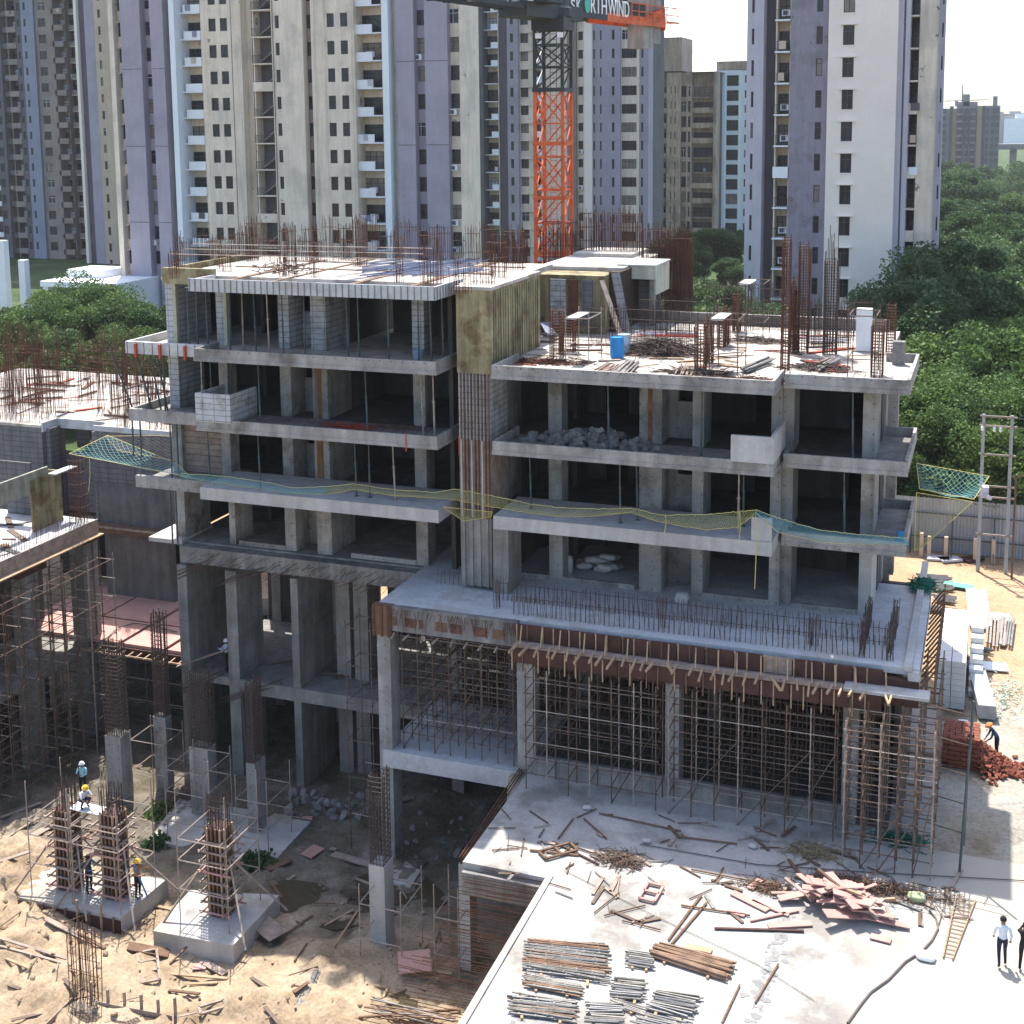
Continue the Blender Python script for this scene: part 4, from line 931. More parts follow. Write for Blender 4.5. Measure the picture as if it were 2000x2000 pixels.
# far block: walls with openings
a0, a1, a2, a3, a4 = xq(-60), xq(97), xq(170), xq(190), xq(352)
nbp('wall', rm, (a0, a1, YN-.4, YN-.1, 4.4, zr-.1)); nbp('wall', rm, (a3, a4, YN, YN+.3, 6.7, zr-.1))
nbp('wall', rm, (a1, a2, YN+1.2, YN+1.4, 4.4, 7.9)); nbp('wall', rm, (a1, a1+.3, YN-.1, YN+1.2, 4.4, zr-.2), (a3-.2, a3, YN, YN+1.6, 4.4, zr-.2))
nbp('wall', rm, (a2, a3-.2, YN+1.2, YN+1.4, 4.4, zr-.2)); nbp('wall', rm, (a1+.3, xq(127), YN+2.2, YN+2.4, 7.9, 9.3), (xq(146), a3, YN+2.2, YN+2.4, 7.9, 9.3))
nbp('wall', nw, (a3, a4, YN+.02, YN+.3, 4.3, 6.68))
nbp('wall', nw, (xq(205, 1100), xq(336, 1100), YN+.1, YN+.4, -.2, 3.7)); nbp('wall', concp, (-49.5, -48.5, YN+1.5, YN+1.8, -.2, 4)); 
nbp('wall', black, (a1, a3, YN+3, YN+3.1, 4.2, 7.5)); nbp('wall', black, (-52, a4, YN+2.6, YN+2.7, -.2, 4.2))  # black sheets imitate shade in the openings and gaps
nbp('ledge_beam', woodd, (a3-.3, a4-.5, YN-.35, YN+.1, 3.85, 4.3)); nbp('ledge_beam', woodp, (a3-.3, a4-.5, YN-.40, YN-.35, 4.1, 4.22))
nbp('roof_slab', deck, (-64, a1, YN-.45, 74, zr-.1, zr+.05)); nbp('roof_slab', deck, (a1, a3, YN+.9, 74, zr-.1, zr+.06)); nbp('roof_slab', deck, (a3, a4+2, YN-.05, 74, zr-.1, zr+.07))
nbp('edge_form', alup, (a1, a1+.1, YN-.4, YN+.9, zr-.35, zr+.2), (a1+.1, a3, YN+.85, YN+.95, zr-.35, zr+.2)); nbp('edge_form', alup, (a3, a4, YN-.08, YN-.0, zr-.1, zr+.2))
for i in range(16):
    x = rnd.uniform(-58, a4); y = rnd.uniform(61.5, 72); q = MB(); L = rnd.uniform(1, 3); an = rnd.choice([0, math.pi/2]); q.rbox((x, y, zr+.16), L, .12, .12, an); q.build('deck_timber', woodd, nb)
# roof starter bars: clusters
def bars(x0, x1, y0, y1, z0, z1, nx_, ny_, parent, mt=rust, r=.014, jit=.03, zj=.35, ties=0, name='rebar_cage', ring=False, lean=.04):
    q = MB()
    for i in range(nx_):
        for j in range(ny_):
            if ring and 0 < i < nx_-1 and 0 < j < ny_-1: continue
            x = x0+(x1-x0)*(i/(nx_-1) if nx_ > 1 else .5)+rnd.uniform(-jit, jit); y = y0+(y1-y0)*(j/(ny_-1) if ny_ > 1 else .5)+rnd.uniform(-jit, jit)
            q.tube((x, y, z0), (x+rnd.gauss(0, lean), y+rnd.gauss(0, lean), z1-rnd.random()*zj), r, 3, cap=False)
    for t in range(ties):
        z = z0+(z1-z0)*(t+.5)/ties*.97
        q.path([(x0, y0, z), (x1, y0, z), (x1, y1, z), (x0, y1, z), (x0, y0, z)], r*.8, 3)
    return q.build(name, mt, parent)
for (u0, u1, yb, h, n_) in ((-10, 40, 62, 3.6, 34), (20, 90, 64, 3.9, 46), (70, 130, 62.5, 3.3, 36), (150, 185, 66, 3.2, 20), (185, 260, 64, 3.7, 48), (225, 262, 60.8, 3.4, 24), (262, 330, 65, 3.3, 40), (-10, 60, 68, 3.5, 40), (60, 150, 70, 3.2, 40), (160, 300, 71, 3.0, 50), (285, 330, 61, 2.6, 26), (0, 100, 60.5, 2.2, 40)):
    xa, xb = at(u0, 800, Y=yb).x, at(u1, 800, Y=yb).x
    q = MB()
    for i in range(n_):
        x = rnd.uniform(xa, xb); y = yb+rnd.uniform(-.5, .5); q.tube((x, y, zr), (x+rnd.gauss(0, .07), y+rnd.gauss(0, .06), zr+h*rnd.uniform(.9, 1.35)), .014, 3, cap=False)
    for i in range(7):
        z = zr+h*rnd.uniform(.1, .9); q.tube((xa, yb+rnd.uniform(-.4, .4), z), (xb, yb+rnd.uniform(-.4, .4), z+rnd.uniform(-.1, .1)), .012, 3, cap=False)
    q.build('rebar_cage', rust, nb)
# pink deck
pz = .0
PXa, PXb, PYa, PYb = -48.5, -37.2, 54.0, 61
nbp('deck_base', ply, (PXa, PXb, PYa, PYb, -.32, -.06))
for i, (x0, x1) in enumerate(((-48.4, -44.9), (-44.75, -41.6), (-41.35, -38.9), (-38.65, -37.25))):
    for j, (y0, y1) in enumerate(((54.15, 56.9), (57.1, 60.9))):
        q = MB(); q.box(x0, x1, y0, y1, -.05, .12 if j == 0 else .10); q.build('deck_panel', plyp, nb)
for i in range(22):
    x = PXa+.4+i*.5; q = MB(); q.bar((x, 54.1, -.2), (x+.05, 53.35, -.22), .06, .08); q.build('joist_end', wood, nb)
nbp('edge_timber', wood, (PXa+2, PXb, 53.4, 53.46, -.26, -.17))
q = MB(); q.path([at(u_, v_, Z=.2) for u_, v_ in ((180, 1272), (205, 1250), (230, 1226), (262, 1217), (300, 1222), (345, 1234))], .03, 4); tag(single(q, 'hose', propb, 'black hose lying in a curve on the pink plywood deck', 'hose'))
# near wing: columns, mid beam, upper slab
XE = -43.2
for y0, dy in ((49.6, .9), (53.9, .7), (54.75, .35), (44.6, .9)):
    q = MB(); q.box(XE-1.0, XE-.15, y0, y0+dy, -5.4, 5.2); q.build('column', concp, nb)
for y0 in (50, 55): nbp('column', concp, (XE-6, XE-5.3, y0, y0+.7, -5.4, 6))
nbp('mid_beam', concp, (XE-.9, XE-.45, 42, 55.4, -.75, -.05)); nbp('mid_slab', concp, (XE-9, XE-.9, 42, 55, -.35, -.1)); nbp('edge_beam', concp, (XE-9, XE-.9, 54.6, 55, -.8, -.36))
nbp('upper_slab', slabm, (XE-12, XE, 40, 55.0, 5.95, 6.25)); nbp('edge_form', woodp, (XE, XE+.06, 40, 55.0, 5.35, 6.3)); nbp('edge_form', ply, (XE-.6, XE-.01, 54.0, 55.02, 5.2, 5.94), (XE-1.3, XE-.01, 49, 51, 5.0, 5.94)); nbp('walkway_plank', wood, (XE+.07, XE+.4, 41, 55, 5.5, 5.56))
bars(XE-.35, XE-.15, 41, 54.5, 6.2, 7.05, 2, 80, nb, r=.012, zj=.1)
bars(XE-.9, XE-.2, 54.0, 54.7, 6.2, 10.0, 5, 4, nb, ties=6)
nbp('shade_wall', innr, (XE-4.6, XE-4.4, 40, 55.8, -5.4, 5.9)); nbp('shade_wall', innr, (-48, -37, 60.9, 61.1, -5.4, -.35))  # walls added to darken behind the columns and below the pink deck
# upper room forms
nbp('box_form', mat('dull green form', (.25, .25, .2), var=.25, streak=.3), (-46.2, -44.95, 49.5, 49.62, 8.2, 9.3), (-45.07, -44.95, 49.62, 53.6, 8.2, 9.3)); nbp('box_form', rm, (-48.6, -46, 53.5, 53.62, 8.0, 9.4))
nbp('wall_form', yel, (-45.0, -44.86, 52.2, 54.3, 6.25, 8.9), (-45.9, -44.86, 54.3, 54.42, 6.25, 8.9)); nbp('wall_form', rm, (-48.5, -46, 54.5, 54.65, 6.25, 8.6)); nbp('wall_form', rust, (-46.2, -45.9, 45, 50.6, 6.25, 8.9)); nbp('box_form', alup, (-45, -44.5, 53.6, 55.3, 8.85, 8.92))
# ---------------- scaffolds ----------------
def scaffold(name, label, xsr, ysr, zsr, group, m_=steel, skipf=None, base=None, r=.026, top=.35, gap=0, lab2=None, br=True):
    t = thing(name, label, 'scaffold', (xsr[0], ysr[0], zsr[0]), group)
    z0 = zsr[0]; z1 = zsr[-1]+top
    for j, y in enumerate(ysr):
        for i, x in enumerate(xsr):
            q = MB(); q.tube((x, y, z0 if base is None else base), (x+rnd.gauss(0, .012), y, z1), r, 5)
            for z in zsr[1:]: q.tube((x, y, z-.04), (x, y, z+.04), r*1.9, 5)
            q.build('upright', m_ if rnd.random() < .8 else steelw, t)
        for k, z in enumerate(zsr[1:]):
            if rnd.random() < gap: continue
            q = MB(); q.tube((xsr[0]-.1, y, z), (xsr[-1]+.1, y, z), r*.85, 4); q.build('ledger', steelw if rnd.random() < .3 else m_, t)
    for i, x in enumerate(xsr):
        for k, z in enumerate(zsr[1:]):
            if rnd.random() < gap: continue
            q = MB(); q.tube((x, ysr[0], z+.05), (x, ysr[-1], z+.05), r*.85, 4); q.build('transom', m_, t)
    if br:
        for i in range(3):
            a = rnd.randrange(len(xsr)-1); q = MB(); q.tube((xsr[a], ysr[0]-.05, zsr[0]), (xsr[min(a+3, len(xsr)-1)], ysr[0]-.05, zsr[min(5, len(zsr)-1)]), r*.8, 4); q.build('brace', m_, t)
    return t
def lin(a, b, n): return [a+(b-a)*i/(n-1) for i in range(n)]
SG = 'scaffolding under the podium slab'
scaffold('scaffold', 'steel tube scaffold in the left podium bay above the mid slab', lin(-22.9, -17.9, 8), [48.5, 49.4, 50.4, 51.6, 53, 54.6, 56.4, 58], lin(0, 5.0, 8), SG)
scaffold('scaffold', 'rusty tube scaffold in the podium bay with the dark plank on its pillar', lin(-16.8, -11.5, 7), [46.9, 48.0, 49.9, 51.3, 52.8, 54.5, 56.2, 57.8], lin(0, 4.7, 8), SG)
scaffold('scaffold', 'rusty tube scaffold in the widest podium bay right of the middle pillar', lin(-11.0, -4.8, 8), [46.9, 47.8, 50, 51.4, 52.8, 54.4, 56, 57.6], lin(0, 4.7, 8), SG)
scaffold('scaffold', 'dense tangled tube scaffold at the right corner of the podium', lin(-4.3, -1.3, 6), [45.4, 46.3, 47.2, 48.4, 49.6, 51, 53], lin(0, 5.1, 9), SG)
q = MB(); 
for x, y in ((-.15, 48.4), (-.05, 48.9)):
    pass
t = thing('prop_mast', 'tall dark steel tube mast standing alone right of the podium corner', 'pole', (-.35, 46, 0))
q = MB(); q.tube((-.35, 46.2, 0), (-.1, 46.5, 6.3), .05, 6); q.build('mast_tube', propb, t)
q = MB(); q.tube((-.25, 46.35, 1.0), (-.22, 46.9, 3.2), .05, 6); q.build('mast_tube', propb, t)
for z in (1.5, 2.6, 3.7, 4.8, 5.9): q = MB(); q.tube((-1.5, 46.6, z), (-.2, 46.4, z-.1), .025, 5); q.build('tie_tube', steel, t)
scaffold('scaffold', 'dark tube scaffold between the neighbouring frame columns, left edge', lin(-43.9, -41.6, 4), lin(43, 54, 12), lin(-5.2, 4.6, 11), 'scaffolding at the neighbouring frame', gap=.12, br=True)
scaffold('scaffold', 'tube scaffold holding up the pink plywood deck', lin(-47, -37.4, 8), [54.3, 56.2, 58.4], lin(-5.2, -.6, 5), 'scaffolding at the neighbouring frame', br=False)
scaffold('scaffold', 'tube scaffold shadowed behind the neighbouring frame columns', lin(-52, -45.5, 5), lin(45, 54, 5), lin(-5.2, -1.2, 5), 'scaffolding at the neighbouring frame', br=False)
scaffold('scaffold', 'slim tube tower beside the left podium pillar', [-25.6, -24.4], [48.6, 50.0], lin(-5.2, 5, 7), SG, br=False)
# ---------------- props inside the open floors ----------------
def prop(u_, vb, Y, z0, z1, m_=propb, lab=None, grp='steel props in the open storeys', lean=.0):
    x = ux(u_, Y, vb); q = MB(); q.tube((x, Y, z0), (x+lean*.6, Y, z0+(z1-z0)*.58), .045, 6); q.tube((x+lean*.6, Y, z0+(z1-z0)*.56), (x+lean, Y, z1), .032, 6); q.box(x-.09, x+.09, Y-.09, Y+.09, z0, z0+.015); q.box(x+lean-.09, x+lean+.09, Y-.09, Y+.09, z1-.015, z1)
    q.tube((x+lean*.6-.1, Y, z0+(z1-z0)*.56), (x+lean*.6+.1, Y, z0+(z1-z0)*.56), .015, 4)
    return single(q, 'steel_prop', m_, lab, 'prop', grp)
fl = {0: ('podium', S0), 1: ('second', S2+.17), 2: ('third', S3+.19), 3: ('top', S4+.19)}
PL = {3: [(375, 51.2), (392, 52.0), (412, 51.4), (455, 51.6), (480, 52.4), (505, 51.5), (530, 51.2), (558, 51.0), (600, 51.1), (684, 51.0), (705, 51.4), (762, 51.2), (820, 51), (845, 51.2), (868, 51.5)],
      2: [(396, 51.0), (414, 51.6), (508, 50.9), (620, 50.9), (717, 50.9), (826, 51.3), (848, 50.9), (1189, 51.0), (1370, 50.9), (1668, 52.6)],
      1: [(405, 51.8), (503, 50.7), (692, 51), (718, 51), (768, 51), (1036, 51.6), (1212, 50.8), (1246, 51.4), (1445, 50.8), (1455, 51.9), (1655, 52.4)],
      0: []}
word = {3: 'on the top storey of the tall block', 2: 'on the third open floor', 1: 'on the floor behind the safety net'}
zc_ = {3: (S4+.19, S5), 2: (S3+.19, S4), 1: (S2+.18, S3)}
for k, L in PL.items():
    for (u_, Y) in L:
        if k == 1 and Y < YW: z0 = S2+.56
        else: z0 = zc_[k][0]
        prop(u_, 800, Y, z0, zc_[k][1], propb if rnd.random() < .7 else steelw, 'slim dark steel prop %s' % word[k], lean=rnd.uniform(-.08, .02))
for (u_, vt, vb, dx) in ((262, 690, 860, .6), (300, 690, 860, .3), (318, 690, 870, .0), (326, 690, 865, -.5), (330, 700, 850, 0)):
    q = MB(); p = at(u_, vb, Y=52.5); q.tube((p.x, 52.5, S3+.2), (p.x-dx, 51.8, S4-.02), .045, 6); single(q, 'steel_prop', propb, 'leaning dark prop holding the left side balcony', 'prop', 'props under the left side balconies')
for (u_, z0, z1) in ((262, S2+.3, S3), (277, S2+.3, S3), (335, S2+.3, S3), (348, S2+.3, S3), (330, S0+.1, S2), (340, S0+.1, S2)):
    q = MB(); x = ux(u_, 52, 900); q.tube((x, 52, z0), (x, 52, z1), .045, 6); single(q, 'steel_prop', propb, 'upright dark prop between the lower left side balconies', 'prop', 'props under the left side balconies')
for (u_, z) in ((264, S4), (311, S4), (360, S4)):
    q = MB(); x = ux(u_, 50.85, 670); q.box(x-.05, x+.05, 50.8, 50.93, z-.15, z+.5); q.build('edge_clamp', redp, bld)
for u_, vb in ((832, 866), (834, 866)):
    pass
for (x, z) in ((-23.2, S3), (-20.75, S3)): q = MB(); q.tube((x, YA-.1, z-.15), (x, YA-.1, z+.65), .03, 5); q.build('edge_clamp', redp, bld)
# ---------------- rebar on the roofs ----------------
# tall block roof, z about 19.6
ZA = S5+.42
def cl(u0, u1, vb, h, nx_, ny_, m_=rust, Z=ZA, dep=.35, r=.014, ties=3, parent=bld, ring=True, zj=.5):
    p = at((u0+u1)/2, vb, Z=Z); xa, xb = ux(u0, p.y, vb), ux(u1, p.y, vb)
    return bars(xa, xb, p.y, p.y+dep, Z, Z+h, nx_, ny_, parent, m_, r, ties=ties, ring=ring, zj=zj)
for a in ((345, 352, 533, 2.0, 4, 3), (330, 341, 545, 1.5, 4, 3), (426, 445, 530, 1.4, 6, 3), (545, 552, 540, 1.3, 3, 2), (552, 575, 538, 2.5, 7, 4), (605, 615, 542, 1.6, 4, 2), (660, 680, 505, 1.9, 7, 3), (690, 712, 520, 2.6, 7, 3), (770, 782, 552, 2.3, 4, 3), (822, 860, 555, 2.6, 9, 3), (480, 505, 508, 2.3, 9, 2), (450, 478, 508, 1.6, 8, 2), (590, 620, 508, 1.9, 10, 2), (400, 425, 518, 1.4, 8, 2)): cl(*a)
for u0 in range(350, 960, 28): cl(u0, u0+24, 508+rnd.uniform(-3, 5), rnd.uniform(1.2, 2.4), 7, 2, rust if rnd.random() < .7 else rustd, r=.012, ties=2)
for a in ((880, 915, 575, 1.5, 7, 2), (920, 960, 560, 1.2, 8, 2), (955, 985, 545, 2.0, 8, 3), (985, 1020, 530, 2.3, 9, 3)): cl(*a)
q = MB()
for i in range(60):
    p = at(rnd.uniform(690, 860), rnd.uniform(515, 540), Z=ZA+.05); q.tube(p, p+Vector((rnd.uniform(.8, 1.5), rnd.uniform(2.0, 3.4), .03)), .03, 4, cap=False)
q.build('rebar_mat', mat('blue grey bars', (.12, .14, .2), rough=.5, var=.3), bld)
for i in range(3):
    q = MB(); z = ZA+.95+.15*i; q.tube((-36.3, 52.4+i, z), (-24, 53+i, z), .02, 4); q.build('guard_rope', steelw, bld)
q = MB()
for i in range(70):
    p = at(rnd.uniform(500, 600), rnd.uniform(517, 535), Z=ZA+.02); q.tube(p, p+Vector((rnd.uniform(-.5, .5), rnd.uniform(-.7, .7), rnd.uniform(0, .15))), .025, 3, cap=False)
q.build('offcuts', rustd, bld)
# low block roof: z 16.1
ZB = S4+.18
def colcage(u0, u1, vb, vt, m_=rust, dep=.7, dens=7):
    p = at((u0+u1)/2, vb, Z=ZB); xa, xb = ux(u0, p.y, vb), ux(u1, p.y, vb); h = at((u0+u1)/2, vt, Y=p.y).z-ZB
    n_ = max(4, int((xb-xa)/.085)); o = bars(xa, xb, p.y, p.y+dep, ZB, ZB+h, n_, dens, bld, m_, .017, jit=.015, zj=.5, ties=int(h/.13), ring=True, lean=.02)
    return o
for a in ((1074, 1092, 705, 600), (1092, 1118, 690, 612), (1356, 1373, 728, 625), (1376, 1387, 712, 618), (1400, 1412, 680, 595), (1430, 1442, 650, 570), (1412, 1420, 676, 600), (1700, 1722, 738, 622), (1730, 1746, 690, 590), (1524, 1537, 735, 455), (1548, 1556, 690, 560), (1556, 1575, 690, 470), (1540, 1548, 690, 540)): colcage(*a)
colcage(1606, 1631, 695, 500, rustd)
p = at(1617, 690, Z=ZB); bars(ux(1608, p.y, 690), ux(1632, p.y, 690), p.y, p.y+.3, ZB, ZB+6.4, 5, 2, bld, rustd, .018, zj=2)
# long rows of wall bars
for (u0, u1, vb, h, n_) in ((1150, 1350, 672, 1.9, 46), (1250, 1360, 655, 2.0, 30), (1460, 1530, 640, 2.3, 16), (1380, 1470, 645, 2.6, 20), (1580, 1660, 680, 2.2, 22), (1640, 1700, 660, 2.0, 14), (1540, 1600, 655, 2.0, 16)):
    p = at((u0+u1)/2, vb, Z=ZB); bars(ux(u0, p.y, vb), ux(u1, p.y, vb), p.y, p.y+.2, ZB, ZB+h, n_, 2, bld, rustd, .013, ties=4)
for (u0, u1, vb, vt, n_) in ((1298, 1350, 615, 440, 34), (1250, 1298, 560, 430, 26), (1130, 1250, 515, 400, 60), (1055, 1130, 515, 420, 30), (960, 1030, 520, 445, 50)):
    Yb = 68.5 if u0 > 1200 else 70; xa, xb = at(u0, vb, Y=Yb).x, at(u1, vb, Y=Yb).x; z0 = at(u0, vb, Y=Yb).z; z1 = at(u0, vt, Y=Yb).z
    bars(xa, xb, Yb, Yb+.5, max(ZB-1, z0-.6), z1, n_, 2 if u0 < 1298 else 4, bld, rust if u0 != 1055 else rustd, .016, jit=.05, ties=5, zj=1.2)
# rooms rising behind the low roof
q = MB(); a, b = ux(1037, 61.5, 650), ux(1180, 61.5, 650); zt = at(1100, 537, Y=61.5).z
q.box(a, b, 61.5, 68, S4-.2, zt); q.build('stair_wall', yel, bld)
for u0, u1, m_ in ((1075, 1105, alu), (1137, 1157, rm), (1110, 1128, rust)):
    q = MB(); q.box(ux(u0, 61.4, 600), ux(u1, 61.4, 600), 61.38, 61.49, ZB+.4, zt-.2); q.build('panel', m_, bld)
q = MB(); q.box(b-.02, b+.55, 62.4, 68, ZB, zt+.1); q.build('rebar_wall', mat('dense rebar brown', (.045, .028, .02), var=.35, scale=4, streak=.4), bld)
q = MB(); q.box(a-.3, b+.4, 63.5, 71, zt+.02, zt+.2); q.build('roof_deck', deck, bld)
q = MB(); q.box(ux(1125, 69, 510), ux(1240, 69, 510), 68.5, 72, zt+.1, zt+.4); q.build('roof_deck', deck, bld)
a, b = ux(1210, 64.6, 600), ux(1280, 64.6, 600); z1 = at(1240, 545, Y=64.6).z; z2 = at(1240, 523, Y=64.6).z
q = MB(); q.box(a, b, 64.6, 64.75, z1, z2+.1); q.box(b-.1, b, 64.75, 67.6, z1-.8, z2+.1); q.box(a, a+.15, 64.8, 67.6, ZB, z2); q.build('box_form', mat('pale cream form', (.45, .44, .36), var=.15, streak=.2), bld)
q = MB(); q.box(a-.12, b+.05, 64.5, 67.7, z2+.1, z2+.17); q.build('roof_deck', alup, bld)
q = MB(); q.box(a+.15, b-.1, 66.0, 66.1, ZB, z1); q.build('panel', rm, bld)
q = MB(); q.box(b-.35, b-.1, 64.8, 65.1, ZB, z1); q.build('column', concp, bld)
# leaning plank and panel
def leaner(u0, v0, u1, v1, Y0, Y1, w_, m_, name, lab, cat, th=.08):
    p, r_ = at(u0, v0, Y=Y0), at(u1, v1, Y=Y1); q = MB(); q.bar(p, r_, w_, th); return single(q, name, m_, lab, cat)
leaner(1212, 655, 1175, 548, 59.9, 61.2, .25, woodp, 'timber_plank', 'long grey plank leaning against the brown wall beside the stair box', 'plank')
leaner(1222, 642, 1202, 534, 60.3, 61.6, .42, rm, 'form_panel', 'tall ribbed aluminium panel leaning left of the stair box', 'panel')
leaner(1078, 655, 1064, 630, 60.0, 60.8, .5, MM['blue'], 'form_panel', 'small blue grey sheet leaning on the yellowed wall', 'panel')
leaner(1055, 648, 1052, 620, 60.4, 61.2, .5, ply, 'form_panel', 'dark brown sheet leaning behind the blue grey one', 'panel')
q = MB(); pc_ = at(1685, 680, Z=ZB); q.box(ux(1672, 60, 640), ux(1702, 60, 640), 60, 60.5, ZB, at(1685, 604, Y=60).z); q.build('column', MM['paleb'], bld)
q = MB(); xx = ux(1755, 57, 690); q.box(xx-.25, xx+.25, 57, 57.4, ZB, ZB+1.0); q.build('upstand', concp, bld)
q = MB(); q.box(-17, -4.7, 66.3, 66.6, ZB, ZB+.55); q.build('parapet', concp, bld)
# access frames (towers of tubes) on the roof and by the pit columns
def frame_tower(label, xa, xb, ya, yb, z0, z1, lv, group, plank=None, m_=steelw):
    t = thing('access_frame', label, 'access frame', (xa, ya, z0), group)
    for x in (xa, xb):
        for y in (ya, yb): q = MB(); q.tube((x, y, z0), (x, y, z1), .024, 5); q.build('upright', m_, t)
    for z in lv:
        for p, r_ in (((xa, ya, z), (xb, ya, z)), ((xa, yb, z), (xb, yb, z)), ((xa, ya, z), (xa, yb, z)), ((xb, ya, z), (xb, yb, z))): q = MB(); q.tube(p, r_, .024, 5); q.build('rail', m_, t)
    if plank: q = MB(); q.box(xa, xa+(xb-xa)*.45, ya, yb, plank, plank+.04); q.build('platform', MM['paleb'], t)
    return t
for (u0, u1, vb, hh, pl, lb) in ((1105, 1150, 712, 2.0, 1.95, 'light tube access frame with white platform near the blue drum'), (1385, 1440, 733, 2.3, 2.25, 'tube access frame with grey platform around the rebar columns'), (1440, 1490, 660, 2.6, 2.55, 'tube access frame with slatted platform nearer the trees'), (1655, 1708, 738, 2.5, None, 'tall tube access frame on the right end roof')):
    p = at((u0+u1)/2, vb, Z=ZB); frame_tower(lb, ux(u0, p.y, vb), ux(u1, p.y, vb), p.y, p.y+1.9, ZB, ZB+hh+.25, (ZB+.75, ZB+hh), 'access frames on the roof', ZB+pl if pl else None, steel if u0 != 1105 else steelw)
# podium starter bars
for yb, xa, xb in ((50.3, -19.2, -3.2), (48.9, -18.0, -3.0)):
    bars(xa, xb, yb, yb+.12, S0, S0+1.0, int((xb-xa)/.2), 2, bld, rustd, .013, zj=.25)
    q = MB(); q.path([(xa, yb, S0+.75), (xb, yb, S0+.7)], .014, 3); q.build('tie_bar', rustd, bld)
bars(-22.5, -19.8, 51.3, 51.4, S0, S0+.8, 14, 1, bld, rustd, .011)
for x in (-4.2, -3.2): bars(x, x+.12, 48.9, 52.6, S0, S0+1.25, 2, 22, bld, rustd, .016, ties=4)
for x in (-19.0, -6.2, -6.0, -12.0): bars(x, x+.2, 49.3, 49.5, S0, S0+1.4, 3, 2, bld, rustd, .016)
# rebar hair on the transfer beam and at the slab ends
q = MB()
for i in range(170):
    x = rnd.uniform(-36, -24); z = rnd.uniform(5.35, 6.2); q.tube((x, 52.5, z), (x+rnd.uniform(-.5, -.2), 52.45-rnd.random()*.25, z-rnd.uniform(.1, .35)), .011, 3, cap=False)
q.build('bar_ends', rustd, bld)
for x0, x1 in ((-36.4, -34.6), (-33.7, -31.3)):
    for z in (5.7, 5.9, .1, -.1):
        q = MB()
        for i in range(6): q.tube((x1, 52.7+i*.06, z), (x0+rnd.uniform(-.3, .3), 51.6+i*.08, z-.8), .014, 3, cap=False)
        q.build('bar_ends', rustd, bld)
q = MB()
for i in range(26): x = -37.6+i*.05; q.tube((x, 52.9+rnd.random()*1.8, 6.5), (x, 52.9+rnd.random()*1.8, 7.6), .011, 3, cap=False)
q.build('bar_ends', rust, bld)
# edge bars of the yard slab over the pit
q = MB()
for i in range(95):
    y = 30.5+i*.113; z = rnd.choice([-.08, -.16, -.42]); q.tube((-13.9, y, z), (-13.9-rnd.uniform(1.9, 3.2), y+rnd.gauss(0, .05), z-rnd.uniform(0, .12)), .013, 3, cap=False)
single(q, 'rebar_mat', rust, 'fringe of rusty bars sticking out of the white slab edge over the pit', 'rebar', kind='stuff')
q = MB()
for i in range(9): q.tube((-17.25-i*.035, 41.6, -.05-.05*(i % 3)), (-17.3-i*.04, 49.0, .15-.05*(i % 3)), .018, 4, cap=False)
single(q, 'rebar_bundle', rust, 'long rusty bars along the yard slab edge beside the dark pit', 'rebar')
q = MB(); q.box(-17.15, -14.0, 40.9, 41.13, -1.1, -.25); single(q, 'concrete_beam', concp, 'short concrete beam from the square pit column to the white slab', 'beam', kind='thing')

for i in range(24):
    p = Vector((rnd.uniform(-49, -43.4), rnd.uniform(44, 54), 6.28)); q = MB(); q.rbox(p, rnd.uniform(.5, 2.4), rnd.choice([.06, .1, .3]), .05, rnd.uniform(0, 3)); single(q, 'loose_timber', rnd.choice([woodp, woodd, steel, rm]), 'loose board or tube on the neighbouring upper slab', 'timber', 'clutter on the neighbouring slab')
for i in range(60):
    p = Vector((rnd.uniform(-60, -45), rnd.uniform(61.5, 72), 9.82)); q = MB(); q.rbox(p, rnd.uniform(.4, 2.6), rnd.choice([.06, .1, .25]), .05, rnd.uniform(0, 3)); single(q, 'loose_timber', rnd.choice([woodp, woodd, rust, redp, rm]), 'loose timber on the rebar-covered roof of the neighbouring frame', 'timber', 'clutter on the neighbouring roof')
# ---------------- pit: footings, columns, formwork ----------------
padm = mat('footing concrete', (.40, .38, .35), var=.12, scale=.8, streak=.1, dark=(.25, .21, .16), darkamt=.6)
def pad(name, label, pts, z0, z1, form=False):
    q = MB(); q.prism([(p.x, p.y) for p in pts], z0, z1); t = thing(name, label, 'footing', (pts[0].x, pts[0].y, z0), 'concrete footings in the pit')
    q.build('block', padm, t)
    if form:
        a, b = pts[0], pts[1]; n_ = 9
        q = MB(); q.bar((a.x, a.y-.04, z1-.38), (b.x, b.y-.04, z1-.38), .05, .5); q.build('formwork_board', ply, t)
        for i in range(n_): p = a.lerp(b, (i+.5)/n_); q = MB(); q.box(p.x-.04, p.x+.04, p.y-.14, p.y-.07, z1-.75, z1+(.45 if i in (5, 7) else 0)); q.build('peg', wood if i % 2 else woodd, t)
    return t
ZT = -4.25
L1 = [at(u_, v_, Z=ZT) for u_, v_ in ((29, 1751), (236, 1792), (328, 1715), (92, 1693))]
R1 = [at(u_, v_, Z=ZT) for u_, v_ in ((299, 1818), (455, 1847), (546, 1748), (372, 1738))]
pad('footing', 'wide concrete footing carrying the two leftmost formed columns', L1, -5.6, ZT, True)
pad('footing', 'pale square footing carrying the single formed column', R1, -5.6, ZT)
L2 = [at(u_, v_, Z=-4.95) for u_, v_ in ((290, 1640), (530, 1688), (610, 1600), (350, 1560))]
pad('footing', 'low shaded footing under the two bare concrete columns in the pit', L2, -5.6, -4.95)
L3 = [at(u_, v_, Z=-4.95) for u_, v_ in ((752, 1718), (800, 1735), (822, 1700), (770, 1683))]
pad('footing', 'small shaded footing between the two square pit pillars', L3, -5.6, -4.95)
